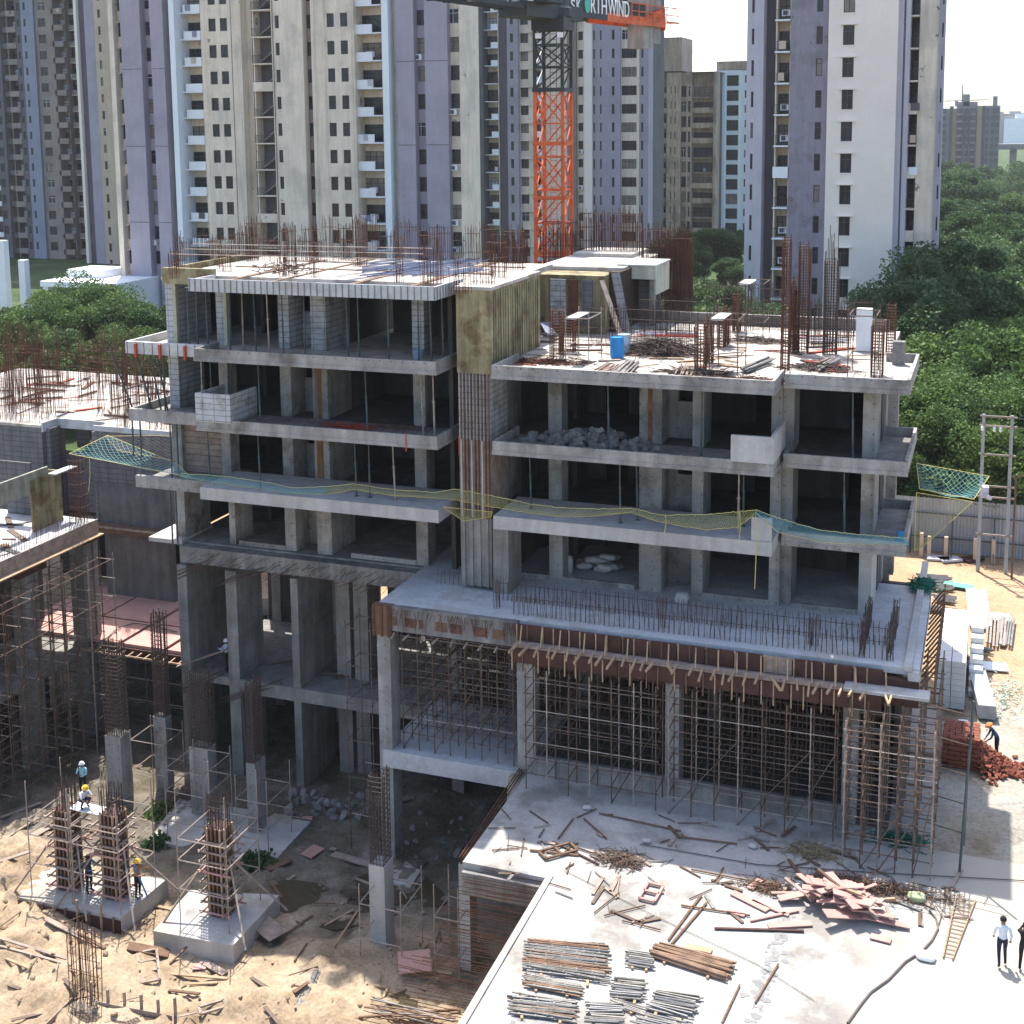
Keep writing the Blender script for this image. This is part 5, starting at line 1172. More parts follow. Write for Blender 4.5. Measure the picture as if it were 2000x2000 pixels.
def formed(label, u_, vb, vt, rb):
    p = at(u_, vb, Z=ZT); zt = at(u_, vt, Y=p.y).z; x, y = p.x, p.y+.35; h = .36
    t = thing('formed_column', label, 'column formwork', (x, y, ZT), 'column forms on the footings')
    q = MB(); q.box(x-h, x+h, y-h, y+h, ZT, zt); q.build('plywood_box', ply, t)
    for s in range(4):
        for i in range(4):
            o = -h+.08+i*.19; w_ = .034
            c = {0: (x+o, y-h-.045), 1: (x+o, y+h+.045), 2: (x-h-.045, y+o), 3: (x+h+.045, y+o)}[s]
            q = MB(); q.box(c[0]-w_, c[0]+w_, c[1]-w_, c[1]+w_, ZT+.02, zt+.05); q.build('timber_strip', woodd if (i+s) % 3 else wood, t)
    n_ = int((zt-ZT)/.42)
    for i in range(n_):
        z = ZT+.2+i*.42; e = .62; q = MB()
        for sy in (-1, 1): q.bar((x-e-rnd.random()*.2, y+sy*(h+.13), z), (x+e+rnd.random()*.2, y+sy*(h+.13), z+rnd.uniform(-.03, .03)), .05, .07)
        for sx in (-1, 1): q.bar((x+sx*(h+.13), y-e-.1, z+.08), (x+sx*(h+.13), y+e+.1, z+.08), .05, .07)
        q.build('clamp', woodp if i % 4 else plyp, t)
    bars(x-h+.06, x+h-.06, y-h+.06, y+h-.06, ZT+1, zt+rb, 6, 6, t, rustd, .02, jit=.01, ties=4, ring=True, zj=.25)
    return x, y, zt
fc = [formed('left of the two column forms sharing the wide footing', 127, 1738, 1588, 1.3), formed('right of the two column forms sharing the wide footing', 218, 1756, 1596, 1.2), formed('single column form on the pale footing, reddest clamps', 425, 1790, 1622, 1.5)]
for i, (x, y, zt) in enumerate(fc):
    e = 1.15 if i else 1.05
    frame_tower('tube access frame round the %s' % ('leftmost column form', 'middle column form', 'column form on the pale footing')[i], x-e, x+e*.9, y-e, y+e, ZT-.2, zt+(1.5, 1.1, 1.9)[i], (ZT+1.4, ZT+2.6, zt-.15), 'access frames in the pit', m_=steelw)
for i, (x, y, zt) in enumerate(fc):
    for (dx, dy) in ((2.0, -1.6), (-1.9, -1.5), (2.2, 1.2)):
        q = MB(); q.bar((x+dx, y+dy, ZT-.2), (x+.4*(1 if dx > 0 else -1), y, ZT+2.4), .07); single(q, 'raking_strut', woodp if dx < 0 else steelw, 'raking strut propping the %s' % ('leftmost column form', 'middle column form', 'form on the pale footing')[i], 'strut', 'struts around the column forms')
q = MB(); q.bar(at(288, 1752, Z=ZT), at(262, 1690, Y=40.9), .06); single(q, 'raking_strut', mat('blue paint', (.04, .18, .42), rough=.5), 'bright blue tube strut propping the middle column form', 'strut', 'struts around the column forms')
x, y, zt = fc[0]; q = MB(); q.box(x+.2, fc[1][0]+.2, y-.1, y+.5, zt+.02, zt+.06); single(q, 'work_platform', MM['paleb'], 'pale sheet platform bridging the two left column forms', 'platform')
# bare pit columns with bars on top
def pcol(label, u0, u1, vb, vt, rb, Zb=-5.15, side=.5, rm_=rustd, nb_=9):
    um = (u0+u1)/2; p = at(um, vb, Z=Zb); xa, xb = ux(u0, p.y, (vb+vt)/2), ux(u1, p.y, (vb+vt)/2); zt = at(um, vt, Y=p.y).z; zr_ = at(um, rb, Y=p.y).z
    t = thing('pit_column', label, 'concrete column', ((xa+xb)/2, p.y, Zb), 'bare columns standing in the pit')
    q = MB(); q.box(xa, xb, p.y, p.y+side, Zb-.4, zt); q.build('shaft', conw if vb > 1700 else conc, t)
    bars(xa+.05, xb-.05, p.y+.05, p.y+side-.05, zt-.05, zr_, nb_, 6, t, rm_, .022, jit=.008, ring=True, ties=int((zr_-zt)/.2), zj=.4)
    return t
pcol('tall ribbed pit column nearest the standing worker, bare bars above', 208, 238, 1572, 1440, 1255, side=.8)
pcol('slender dark pit column behind the access frames', 302, 326, 1545, 1402, 1195)
pcol('broad pale pit column with wire mesh wrapped over its head', 372, 408, 1600, 1462, 1310, side=.7)
pcol('narrow pit column with rusty bars beside the shear walls', 483, 500, 1635, 1492, 1330, side=.9)
pcol('square pale pillar in the sun with a sheaf of bars, centre of the pit edge', 722, 752, 1852, 1692, 1510, side=.8, nb_=5)
pcol('square pillar at the corner of the white slab over the pit', 897, 918, 1895, 1690, 1655, side=.7)
frame_tower('tube access frame in front of the slender dark pit column', ux(268, 49, 1500), ux(330, 49, 1500), 48.6, 50.2, -5.2, -1.4, (-3.4, -1.9), 'access frames in the pit')
frame_tower('tube access frame around the mesh-topped pit column', ux(332, 46.5, 1550), ux(405, 46.5, 1550), 46.2, 48.4, -5.2, -1.2, (-4.0, -2.6, -1.6), 'access frames in the pit')
frame_tower('tube access frame round the narrow column by the shear walls', ux(470, 47, 1550), ux(530, 47, 1550), 46.6, 48.6, -5.2, -1.5, (-2.6, -3.8), 'access frames in the pit')
frame_tower('tube access frame by the sunny square pillar', ux(694, 41, 1750), ux(775, 41, 1750), 41.3, 43.2, -5.2, -1.8, (-4.0, -2.6), 'access frames in the pit')
frame_tower('tube access frame left of the slab corner pillar', ux(845, 41.5, 1750), ux(892, 41.5, 1750), 41.6, 43, -5.2, -1.4, (-4.2, -2.7), 'access frames in the pit')
# footing form at the bottom left with reinforcement mesh
t = thing('footing_form', 'timber footing form filled with rebar mesh at the bottom left', 'formwork', (-31, 34, -5.2)); Zf = -4.35
B4 = [at(u_, v_, Z=Zf) for u_, v_ in ((60, 2030), (338, 2045), (338, 1985), (142, 1948))]
for a, b in ((0, 3), (3, 2), (2, 1)): q = MB(); q.bar(B4[a]-Vector((0, 0, .25)), B4[b]-Vector((0, 0, .25)), .04, .55); q.build('side_board', woodp, t)
q = MB()
for i in range(26):
    f_ = i/25; q.tube(B4[0].lerp(B4[1], f_)-Vector((0, 0, .2)), B4[3].lerp(B4[2], f_)-Vector((0, 0, .2)), .018, 3, cap=False); q.tube(B4[0].lerp(B4[3], f_)-Vector((0, 0, .16)), B4[1].lerp(B4[2], f_)-Vector((0, 0, .16)), .018, 3, cap=False)
q.build('rebar_mesh', steel, t)
for i in range(7): p = B4[3].lerp(B4[2], i/6); q = MB(); q.box(p.x-.04, p.x+.04, p.y+.1, p.y+.18, Zf-.6, Zf+.35+rnd.random()*.3); q.build('peg', woodp, t)
p = at(168, 1945, Z=Zf); bars(p.x-.45, p.x+.45, p.y-.3, p.y+.3, Zf-.3, at(168, 1808, Y=p.y).z, 7, 4, t, rust, .018, jit=.01, ring=True, ties=5, zj=.3)
# ---------------- loose things ----------------
def gz(x, y): return hgt(x, y)
def gpt(u_, v_, pit=True):
    z = -5.0 if pit else 0.02
    for _ in range(6):
        p = at(u_, v_, Z=z); z = hgt(p.x, p.y) if pit else 0.02
    return at(u_, v_, Z=z)
def stick(name, u0, v0, u1, v1, w_, h_, m_, label, cat, group=None, pit=True, lift=.04, tube=False):
    a, b = gpt(u0, v0, pit), gpt(u1, v1, pit); a.z += lift; b.z += lift; q = MB()
    if tube: q.tube(a, b, w_/2, 6)
    else: q.bar(a, b, w_, h_)
    return single(q, name, m_, label, cat, group)
GP = 'planks and boards lying in the pit'
for a in ((0, 1835, 145, 1880, .12, 'grey'), (0, 1850, 140, 1888, .10, 'grey'), (0, 1815, 90, 1828, .12, 'brown'), (90, 1797, 160, 1833, .22, 'grey'), (100, 1795, 205, 1855, .12, 'brown'), (150, 1790, 185, 1765, .14, 'pale'), (205, 1900, 215, 1850, .1, 'pale'), (0, 1870, 60, 1895, .1, 'pale'),
          (250, 1850, 330, 1865, .5, 'brown'), (335, 1905, 445, 1914, .12, 'pale'), (330, 1937, 390, 1944, .12, 'brown'), (370, 1925, 425, 1922, .12, 'pale'), (395, 1880, 440, 1905, .3, 'grey'), (275, 1765, 362, 1785, .14, 'pale'), (280, 1755, 300, 1770, .1, 'brown'), (332, 1885, 395, 1822, .07, 'brown'),
          (520, 1700, 565, 1680, .5, 'brown'), (0, 1600, 80, 1570, .15, 'grey'), (10, 1640, 75, 1600, .15, 'grey'), (0, 1685, 60, 1665, .2, 'grey'), (55, 1640, 100, 1615, .4, 'grey'), (620, 1900, 700, 1780, .07, 'pale'), (540, 1840, 610, 1790, .08, 'brown'), (575, 1880, 600, 1845, .06, 'brown'), (635, 1810, 690, 1780, .07, 'pale'), (700, 1990, 900, 1975, .07, 'brown'), (725, 1580, 800, 1560, .3, 'grey'), (650, 1670, 720, 1690, .4, 'grey')):
    wm_ = dict(grey=woodp, brown=woodd, pale=wood)[a[5]]
    where = 'near the wide footing' if a[0] < 250 else ('by the pale footing' if a[0] < 500 else 'towards the square pillars')
    stick('timber_plank', a[0], a[1], a[2], a[3], a[4], .05, wm_, '%s plank lying on the pit sand %s' % (a[5], where), 'plank', GP, lift=.06)
stick('plywood_sheet', 497, 1807, 545, 1845, .9, .04, woodp, 'brown plywood sheet leaning against the pale footing corner', 'plywood sheet', lift=.35)
q = MB(); p = gpt(810, 1900); q.rbox(p+Vector((0, 0, .45)), 1.2, .9, .05, .5, rx=.35, mi=0); single(q, 'plywood_sheet', plyp, 'tilted pink plywood sheet on the sand by the white slab', 'plywood sheet')
for (u_, v_, s, k_) in ((610, 1665, .9, 0), (600, 1600, .45, 0), (585, 1660, .35, 1), (650, 1660, .3, 1), (390, 1890, .5, 0)):
    p = gpt(u_, v_); q = MB(); q.rbox(p+Vector((0, 0, .05)), s, s*.7, .03, rnd.random()*3); single(q, 'board_offcut', plyp if k_ == 0 else woodp, 'pinkish board offcut lying on the pit floor' if k_ == 0 else 'grey board offcut lying on the pit floor', 'board', 'board offcuts on the pit floor')
def ladder_frame(u_, v_, L, W_, rz, m_, label, pit=False, n_=1):
    p = gpt(u_, v_, pit); q = MB(); R = Matrix.Rotation(rz, 3, 'Z'); z = Vector((0, 0, .07))
    def B(a, b): q.bar(p+R@Vector((*a, 0))+z, p+R@Vector((*b, 0))+z, .09, .07)
    B((-L/2, -W_/2), (L/2, -W_/2)); B((-L/2, W_/2), (L/2, W_/2)); B((-L/2, -W_/2), (-L/2, W_/2)); B((L/2, -W_/2), (L/2, W_/2))
    for i in range(n_): x = -L/2+L*(i+1)/(n_+1); B((x, -W_/2), (x, W_/2))
    return single(q, 'pallet', m_, label, 'pallet')
ladder_frame(290, 1890, 1.9, .7, -.9, woodp, 'grey timber frame lying on sand below the pale footing', True, 2)
ladder_frame(735, 1940, .7, .6, .1, wood, 'small square timber frame on the sand near the white slab', True, 0)
ladder_frame(415, 1970, .9, .4, .8, woodp, 'thin rectangular frame on the sand at the bottom', True, 0)
ladder_frame(1272, 1746, 1.0, .55, 1.5, plyp, 'pink two-cell frame lying on the white slab', False, 1)
ladder_frame(1090, 1665, 1.3, .55, .8, woodd, 'dark frame on the slab edge of the shadow', False, 1)
for i in range(80):
    u_, v_ = rnd.uniform(0, 880), rnd.uniform(1600, 1990)
    if 20 < u_ < 330 and 1690 < v_ < 1800 or 290 < u_ < 550 and 1740 < v_ < 1880: continue
    p = gpt(u_, v_); q = MB(); q.rbox(p+Vector((0, 0, .05)), rnd.uniform(.3, 1.6), rnd.choice([.04, .06, .14]), .03, rnd.uniform(0, 3.1), ry=rnd.uniform(-.06, .06)); single(q, 'stick', rnd.choice([woodp, wood, woodd, steel]), 'small stick or offcut of timber littering the pit sand', 'stick', 'sticks littering the pit')
for i in range(110):
    if i < 70: u_, v_ = rnd.uniform(960, 1720), rnd.uniform(1585, 1740)
    else: u_, v_ = rnd.uniform(1100, 1880), rnd.uniform(1690, 1800)
    p = gpt(u_, v_, False); q = MB(); q.rbox(p+Vector((0, 0, .03)), rnd.uniform(.15, 1.3), rnd.choice([.03, .05, .12]), .03, rnd.uniform(0, 3.1)); single(q, 'stick', rnd.choice([woodp, woodd, steel, steel, concp]), 'small stick, tube or chip littering the concrete yard before the podium', 'stick', 'sticks littering the yard')
spill = mat('grey cement spill', (.20, .195, .19), var=.2, scale=2)
def blot(label, pts, w_, n_=40):
    q = MB(); P_ = [gpt(*c, False) for c in pts]
    for k_ in range(n_):
        f_ = rnd.random()*(len(P_)-1); i = int(f_); c = P_[i].lerp(P_[min(i+1, len(P_)-1)], f_-i)+Vector((rnd.gauss(0, w_*.4), rnd.gauss(0, w_*.5), 0)); r = w_*rnd.uniform(.05, .3); o_ = rnd.random()*9; z = .006+k_*.00006
        q.v += [(c.x+r*(1+.3*math.sin(3*t+o_))*math.cos(t), c.y+r*1.3*(1+.25*math.sin(2*t+o_))*math.sin(t), z) for t in [j*math.pi/8 for j in range(16)]]; q.f.append(tuple(range(len(q.v)-16, len(q.v)))); q.m.append(0)
    return single(q, 'cement_spill', spill, label, 'spill', kind='stuff')
blot('grey cement spill streak running down the white slab', [(1535, 1790), (1510, 1860), (1490, 1930), (1470, 1995)], .35, 140)
blot('grey stain at the lower end of the largest pipe pile', [(1000, 1990), (1100, 1998), (1030, 1975)], .4, 30)
# bamboo ladder
a0_, a1_ = gpt(1842, 1872, False), gpt(1868, 1752, False); b0_, b1_ = gpt(1860, 1876, False), gpt(1905, 1760, False)
t = thing('ladder', 'pale bamboo ladder lying on the ground left of the two men', 'ladder', a0_)
for p, r_ in ((a0_, a1_), (b0_, b1_)): q = MB(); q.tube(p+Vector((0, 0, .05)), r_+Vector((0, 0, .05)), .03, 6); q.build('rail', wood, t)
for i in range(15): f_ = (i+.7)/15.5; q = MB(); q.tube(a0_.lerp(a1_, f_)+Vector((0, 0, .08)), b0_.lerp(b1_, f_)+Vector((0, 0, .08)), .022, 5); q.build('rung', wood, t)
# cable
q = MB(); q.path([gpt(*c, False)+Vector((0, 0, .03)) for c in ((1655, 2000), (1680, 1965), (1700, 1940), (1735, 1915), (1768, 1880), (1800, 1860), (1820, 1838), (1832, 1815), (1828, 1795), (1815, 1780))], .035, 5); single(q, 'cable', mat('cable grey', (.13, .11, .10)), 'thick grey cable snaking over the white slab to the bottom edge', 'cable')
q = MB(); q.path([gpt(*c, False)+Vector((0, 0, .02)) for c in ((1100, 1700), (1300, 1800), (1480, 1885), (1590, 1955))], .012, 4); single(q, 'cord', steel, 'thin cord stretched across the white slab between the pipe stacks', 'cord')
q = MB(); q.path([gpt(*c, False)+Vector((0, 0, .03)) for c in ((1250, 1650), (1480, 1690), (1700, 1705), (2010, 1722))], .02, 4); single(q, 'cord', framem, 'dark cord running along the shaded slab in front of the scaffold', 'cord')
# pipe stacks
pm = [mat('pipe grey', (.20, .185, .16), rough=.5, var=.4, scale=2.5), mat('pipe rusty', (.20, .12, .075), rough=.6, var=.4, scale=2.5), mat('pipe blue grey', (.17, .165, .16), rough=.5, var=.3, scale=2)]
def pipe_mesh(L, m_, cups, r=.03):
    q = MB(); q.tube((-L/2, 0, 0), (L/2, 0, 0), r, 6)
    if cups:
        n_ = int(L/.5)
        for i in range(n_): x = -L/2+.25+i*.5; q.tube((x-.03, 0, 0), (x+.03, 0, 0), r*1.5, 6)
    me = bpy.data.meshes.new('scaffold_pipe'); me.from_pydata(q.v, [], q.f); me.materials.append(m_); return me
def stack(label, BL, BR, FL, FR, n_, layers, cups=True, Z=0.0, mess=.03, mi=None, r=.03, bearer=True, name='scaffold_pipe', ms=None, hz=None):
    P4 = [at(*c, Z=Z+.15) for c in (BL, BR, FL, FR)]
    L = ((P4[1]-P4[0]).length+(P4[3]-P4[2]).length)/2
    mats_ = ms or ([pm[i] for i in mi] if mi is not None else pm); mes = [pipe_mesh(L*.93, mm, cups, r) for mm in mats_]
    for l in range(layers):
        for i in range(n_-l):
            f_ = (i+.5*l)/(n_-1); a = P4[0].lerp(P4[2], f_); b = P4[1].lerp(P4[3], f_); c = (a+b)/2; d = b-a
            o = bpy.data.objects.new(name, rnd.choice(mes)); C.objects.link(o)
            o.location = c+Vector((rnd.uniform(-.12, .12), 0, -.06+l*r*1.9+rnd.uniform(0, .01))); o.rotation_euler = (rnd.random()*3, 0, math.atan2(d.y, d.x)+rnd.gauss(0, mess))
            o['label'] = label; o['category'] = 'pole'; o['group'] = label.split(',')[0][:60]+' pile'
    if bearer:
        for f_ in (.2, .75):
            a = P4[0].lerp(P4[1], f_); b = P4[2].lerp(P4[3], f_); d = (b-a)*.12; q = MB(); q.bar(a-d-Vector((0, 0, .1)), b+d*1.6-Vector((0, 0, .1)), .08, .07)
            single(q, 'bearer', wood, 'short timber bearer under the %s' % ' '.join(label.replace(',', '').split()[:9]), 'timber', 'timber bearers under the pipe piles')
stack('grey scaffold pole in the largest pile on the white slab', (1020, 1832), (1198, 1846), (1024, 1888), (1190, 1914), 20, 2)
stack('rusty scaffold pole in the pile second from the slab corner', (1018, 1898), (1142, 1922), (1024, 1922), (1136, 1942), 10, 2, mi=(1, 0))
stack('scaffold pole in the untidy pile nearest the slab corner', (990, 1938), (1130, 1955), (992, 1974), (1128, 1990), 12, 2, mess=.07)
stack('short grey pole in the smallest square pile', (1224, 1853), (1280, 1862), (1225, 1880), (1275, 1888), 8, 2, cups=False, mi=(0, 2), r=.035)
stack('long plank-like pole in the pile pointing to the right', (1275, 1840), (1440, 1880), (1268, 1862), (1424, 1912), 9, 2, cups=False, mi=(1,), r=.05)
stack('short pole in the middle square pile', (1198, 1908), (1264, 1913), (1192, 1942), (1256, 1950), 9, 2, cups=False, mi=(0, 2), r=.035, mess=.05)
stack('thin pole in the slanting pile between the square piles', (1190, 1945), (1268, 1968), (1186, 1954), (1250, 1978), 5, 1, cups=False, mi=(0,), r=.03)
stack('short grey pole in the pile cut by the bottom edge', (1147, 1956), (1217, 1960), (1144, 1998), (1216, 2000), 11, 2, cups=False, mi=(0, 2), r=.035)
stack('grey pole in the right hand pile of short poles', (1278, 1932), (1372, 1945), (1265, 1966), (1352, 1988), 10, 2, cups=False, mi=(0, 2), r=.035, mess=.05)
stack('pole in the last pile at the bottom edge', (1245, 1972), (1345, 1995), (1236, 1996), (1312, 2014), 7, 1, cups=False, mi=(0, 2), r=.035, mess=.06)
stack('silver pipe in the bundle lying on the sand', (610, 1882), (566, 1975), (626, 1886), (586, 1982), 6, 2, cups=True, mi=(2, 0), Z=-4.7, r=.04)
stack('rusty pole in the jumble at the bottom of the pit', (700, 1975), (880, 1995), (720, 1950), (900, 1985), 10, 1, cups=False, mi=(1, 0), Z=-4.8, mess=.16, bearer=False)
# boards heap on the slab
hp_ = gpt(1640, 1775, False)
BH = 'boards heaped at the shadow edge'
for i in range(44):
    r_ = abs(rnd.gauss(0, .85)); a_ = rnd.uniform(0, 6.28); x = hp_.x+1.15*r_*math.cos(a_); y = hp_.y+.55*r_*math.sin(a_); z = max(.05, .75*math.exp(-((x-hp_.x)**2/1.7+(y-hp_.y)**2/.6)))
    L = rnd.uniform(.8, 2.0); w_ = rnd.choice([.1, .12, .25, .4]); pk = w_ > .2 or rnd.random() < .2; q = MB()
    q.rbox((x, y, z+.05), L, w_, .035 if pk else .08, rnd.uniform(-.9, .9) if rnd.random() < .7 else rnd.uniform(0, 3.1), rx=rnd.uniform(-.25, .25), ry=rnd.uniform(-.25, .25))
    m_ = plyp if pk else rnd.choice([wood, woodp, woodd]); single(q, 'plywood_sheet' if pk else 'timber_plank', m_, 'pink board in the heap at the shadow edge' if pk else 'bare timber in the heap at the shadow edge', 'board' if pk else 'plank', BH)
for a in ((1430, 1745, 1500, 1780, .3, 1), (1470, 1760, 1540, 1790, .14, 1), (1465, 1800, 1560, 1780, .1, 1), (1395, 1815, 1570, 1820, .09, 2), (1465, 1738, 1485, 1720, .25, 1), (1500, 1810, 1585, 1805, .3, 1), (1330, 1770, 1465, 1790, .06, 0), (1370, 1750, 1305, 1838, .07, 0), (1380, 1765, 1312, 1845, .07, 0), (1420, 1780, 1455, 1790, .2, 1), (1120, 1655, 1250, 1700, .05, 2), (1035, 1662, 1130, 1672, .08, 0), (1080, 1645, 1170, 1690, .07, 2), (1090, 1640, 1120, 1600, .05, 0), (1140, 1600, 1185, 1640, .05, 0),
          (1540, 1680, 1600, 1760, .12, 0), (1560, 1730, 1760, 1765, .07, 0), (1580, 1710, 1740, 1750, .06, 0), (1350, 1700, 1480, 1725, .05, 0), (1170, 1590, 1330, 1625, .05, 0), (1320, 1635, 1440, 1650, .05, 0), (1700, 1830, 1740, 1840, .3, 1), (1340, 1850, 1390, 1860, .28, 3), (1475, 1960, 1520, 1885, .05, 0), (1410, 2000, 1445, 1925, .05, 0), (1180, 1790, 1260, 1770, .03, 0), (1160, 1785, 1210, 1745, .03, 0), (1215, 1800, 1290, 1818, .03, 0), (1720, 1740, 1850, 1760, .05, 0)):
    m_ = (woodd, plyp, ply, wood)[a[5]]; nm = ('dark', 'pink', 'red brown', 'pale')[a[5]]
    where = 'in the shade near the dark frame' if a[1] < 1700 and a[0] < 1340 else ('in front of the scaffold' if a[1] < 1700 else ('left of the board heap' if a[0] < 1560 else 'around the board heap'))
    stick('loose_board', *a[:5], .04, m_, '%s stick or board lying on the slab %s' % (nm, where), 'board', 'loose boards on the white slab', pit=False)
# brushwood piles of tie wire and bars
def brush(label, u_, v_, rx_, ry_, h, n_, m_, pit=False, Z=None, L=(.3, 1.0), name='scrap_pile', cat='scrap', r=.012):
    p = at(u_, v_, Z=Z) if Z is not None else gpt(u_, v_, pit); q = MB()
    for i in range(n_):
        a_ = rnd.gauss(0, .5); b_ = rnd.gauss(0, .5); c = p+Vector((a_*rx_, b_*ry_, h*math.exp(-a_*a_-b_*b_)*rnd.random())); t_ = rnd.uniform(0, 6.28); l_ = rnd.uniform(*L)/2; d = Vector((math.cos(t_), math.sin(t_), rnd.gauss(0, .15)))*l_
        e = c-d; f_ = c+d; e.z = max(e.z, p.z+.01); f_.z = max(f_.z, p.z+.01); q.tube(e, f_, r, 3, cap=False)
    return single(q, name, m_, label, cat, kind='stuff')
brush('dark tangle of bars on the slab beyond the board heap', 1700, 1735, 2.4, .5, .3, 380, woodd)
brush('straw coloured scrap tangle in front of the scaffold', 1585, 1665, 1.0, .5, .15, 200, mat('straw', (.22, .17, .10)))
brush('grey tangle of wire beside the dark frame', 1210, 1680, .9, .5, .15, 200, steel)
brush('brown wire scraps left of the board heap', 1500, 1735, .8, .3, .15, 140, woodd)
brush('dark tangle of bars left of the sunny pillar', 690, 1755, 1.2, .6, .15, 220, steel, pit=True)
brush('tangle of bars among the access frames', 370, 1560, 1.6, .9, .25, 200, steel, pit=True)
brush('dark heap of old rebar on the low roof', 1285, 690, 1.5, 1.0, .7, 500, rustd, Z=ZB, L=(.8, 2.4))
brush('brown scrap strip on the left edge of the low roof', 1060, 708, 1.8, .45, .15, 300, rust, Z=ZB, L=(.3, 1.2))
brush('scrap bars along the front edge of the low roof', 1365, 730, 1.6, .3, .15, 200, rustd, Z=ZB, L=(.5, 1.8))
brush('brown scrap heap on the right end roof', 1600, 722, 1.4, .5, .3, 240, rustd, Z=ZB)
brush('dark scrap line near the back of the low roof', 1480, 668, 1.8, .6, .2, 200, rustd, Z=ZB)
brush('small scraps in front of the tall rebar column', 1470, 742, 1.4, .25, .1, 120, rust, Z=ZB)
# rubble
def rock_mesh(seed, m_):
    bm = bmesh.new(); bmesh.ops.create_icosphere(bm, subdivisions=2, radius=.5); r_ = random.Random(seed); o = Vector((r_.random()*9, r_.random()*9, r_.random()*9))
    for v in bm.verts: v.co *= 1+.45*mn.noise(v.co*2.2+o); v.co.z *= .7
    me = bpy.data.meshes.new('rock'); bm.to_mesh(me); bm.free(); me.materials.append(m_); return me
RK = [rock_mesh(i, concp) for i in range(3)]+[rock_mesh(i+5, mat('earth clod', (.28, .21, .14), var=.3, scale=3)) for i in range(3)]
def rubble(label, u0, u1, v0, v1, n_, s, pit=True, Z=None, ms=(0, 1, 2), name='broken_concrete'):
    for i in range(n_):
        u_, v_ = rnd.uniform(u0, u1), rnd.uniform(v0, v1); p = at(u_, v_, Z=Z) if Z is not None else gpt(u_, v_, pit)
        o = bpy.data.objects.new(name, RK[rnd.choice(ms)]); C.objects.link(o); k_ = s*rnd.uniform(.4, 1.3); o.location = p+Vector((0, 0, k_*.15)); o.scale = (k_, k_*rnd.uniform(.6, 1), k_*rnd.uniform(.5, .9)); o.rotation_euler = (rnd.random(), rnd.random(), rnd.random()*6)
        o['label'] = label; o['category'] = 'rubble'; o['group'] = label
rubble('grey lump of broken concrete strewn at the foot of the shear walls', 560, 720, 1550, 1600, 60, .45)
rubble('sandy clod of earth scattered in the sunny pit', 0, 880, 1760, 1995, 130, .2, ms=(3, 4, 5), name='earth_clod')
rubble('chunk of rubble in the shade under the podium', 750, 930, 1530, 1680, 30, .35)
blk = MB()
for i in range(150):
    a_ = rnd.gauss(0, .5); b_ = rnd.gauss(0, .45); c = Vector((-15.6+a_*2.2, 52.3+b_*1.5, S3+.2+.55*math.exp(-a_*a_*1.5-b_*b_)*rnd.random())); blk.rbox(c, .4, .2, .2, rnd.uniform(0, 3), rx=rnd.uniform(-.6, .6), ry=rnd.uniform(-.6, .6))
single(blk, 'block_rubble', concp, 'heap of broken grey blocks spilling over the third floor balcony', 'rubble', kind='stuff')
# leftovers in storeys
def drum(label, u_, vb, Z, R, H, m_, tapered=False, name='drum', cat='drum'):
    p = at(u_, vb, Z=Z); q = MB()
    if tapered: pr_ = [(R*.75, 0), (R, H), (R*.93, H), (R*.7, .05)]
    else: pr_ = [(R*.97, 0), (R, .02), (R, H*.32), (R*1.04, H*.335), (R, H*.35), (R, H*.65), (R*1.04, H*.665), (R, H*.68), (R, H-.02), (R*.96, H), (R*.94, H-.03)]
    q.lathe(p, pr_, 22); return single(q, name, m_, label, cat, smooth=False)
drum('bright blue steel drum standing on the low roof', 1205, 698, ZB, .30, .92, mat('blue drum paint', (.02, .21, .50), rough=.45, var=.1))
drum('pale worn drum just behind the blue one', 1219, 690, ZB, .30, .88, mat('pale drum paint', (.40, .47, .55), rough=.5, var=.2, dark=(.3, .2, .12), darkamt=.5, dscale=4))
drum('pale blue open tub on the top floor of the tall block', 817, 700, S4+.18, .27, .42, mat('tub blue', (.28, .36, .46), rough=.5), True, 'tub', 'tub')
drum('grey bucket on the third floor balcony near the rubble', 1041, 862, S3+.18, .22, .40, concp, True, 'bucket', 'bucket')
drum('grey bucket right of the block rubble', 1200, 872, S3+.18, .20, .42, concp, True, 'bucket', 'bucket')
sackm = mat('woven sack', (.40, .38, .36), var=.2, scale=3)
def sack(label, c, s, rz=0, tilt=0, m_=None, grp='woven sacks'):
    bm = bmesh.new(); bmesh.ops.create_uvsphere(bm, u_segments=14, v_segments=10, radius=.5); o_ = Vector((rnd.random()*9, 0, 0))
    for v in bm.verts:
        x, y, z = v.co; v.co = Vector((math.copysign(abs(x*2)**.6/2, x), math.copysign(abs(y*2)**.7/2, y), math.copysign(abs(z*2)**.7/2, z)))*(1+.12*mn.noise(v.co*4+o_))
        v.co.x *= s[0]; v.co.y *= s[1]; v.co.z *= s[2]
    me = bpy.data.meshes.new('sack'); bm.to_mesh(me); bm.free(); me.materials.append(m_ or sackm); me.polygons.foreach_set('use_smooth', [True]*len(me.polygons))
    o = bpy.data.objects.new('sack', me); C.objects.link(o); o.location = Vector(c)+Vector((0, 0, s[2]*.45)); o.rotation_euler = (0, tilt, rz); tag(o, label, 'sack', grp); return o
p0 = at(1175, 1112, Z=S0+.02)
for i in range(16):
    a_ = rnd.gauss(0, .5); sack('grey woven sack in the heap on the podium floor', (p0.x+a_*1.1, 55.2+rnd.gauss(0, .35), S0+.02+.5*math.exp(-a_*a_*2)*rnd.random()), (.8, .45, .28), rnd.uniform(-.5, .5), grp='sacks heaped on the podium floor')
sack('single upright sack beside the podium floor pillar', (at(1113, 1118, Z=S0).x, 54.3, S0), (.42, .35, .95))
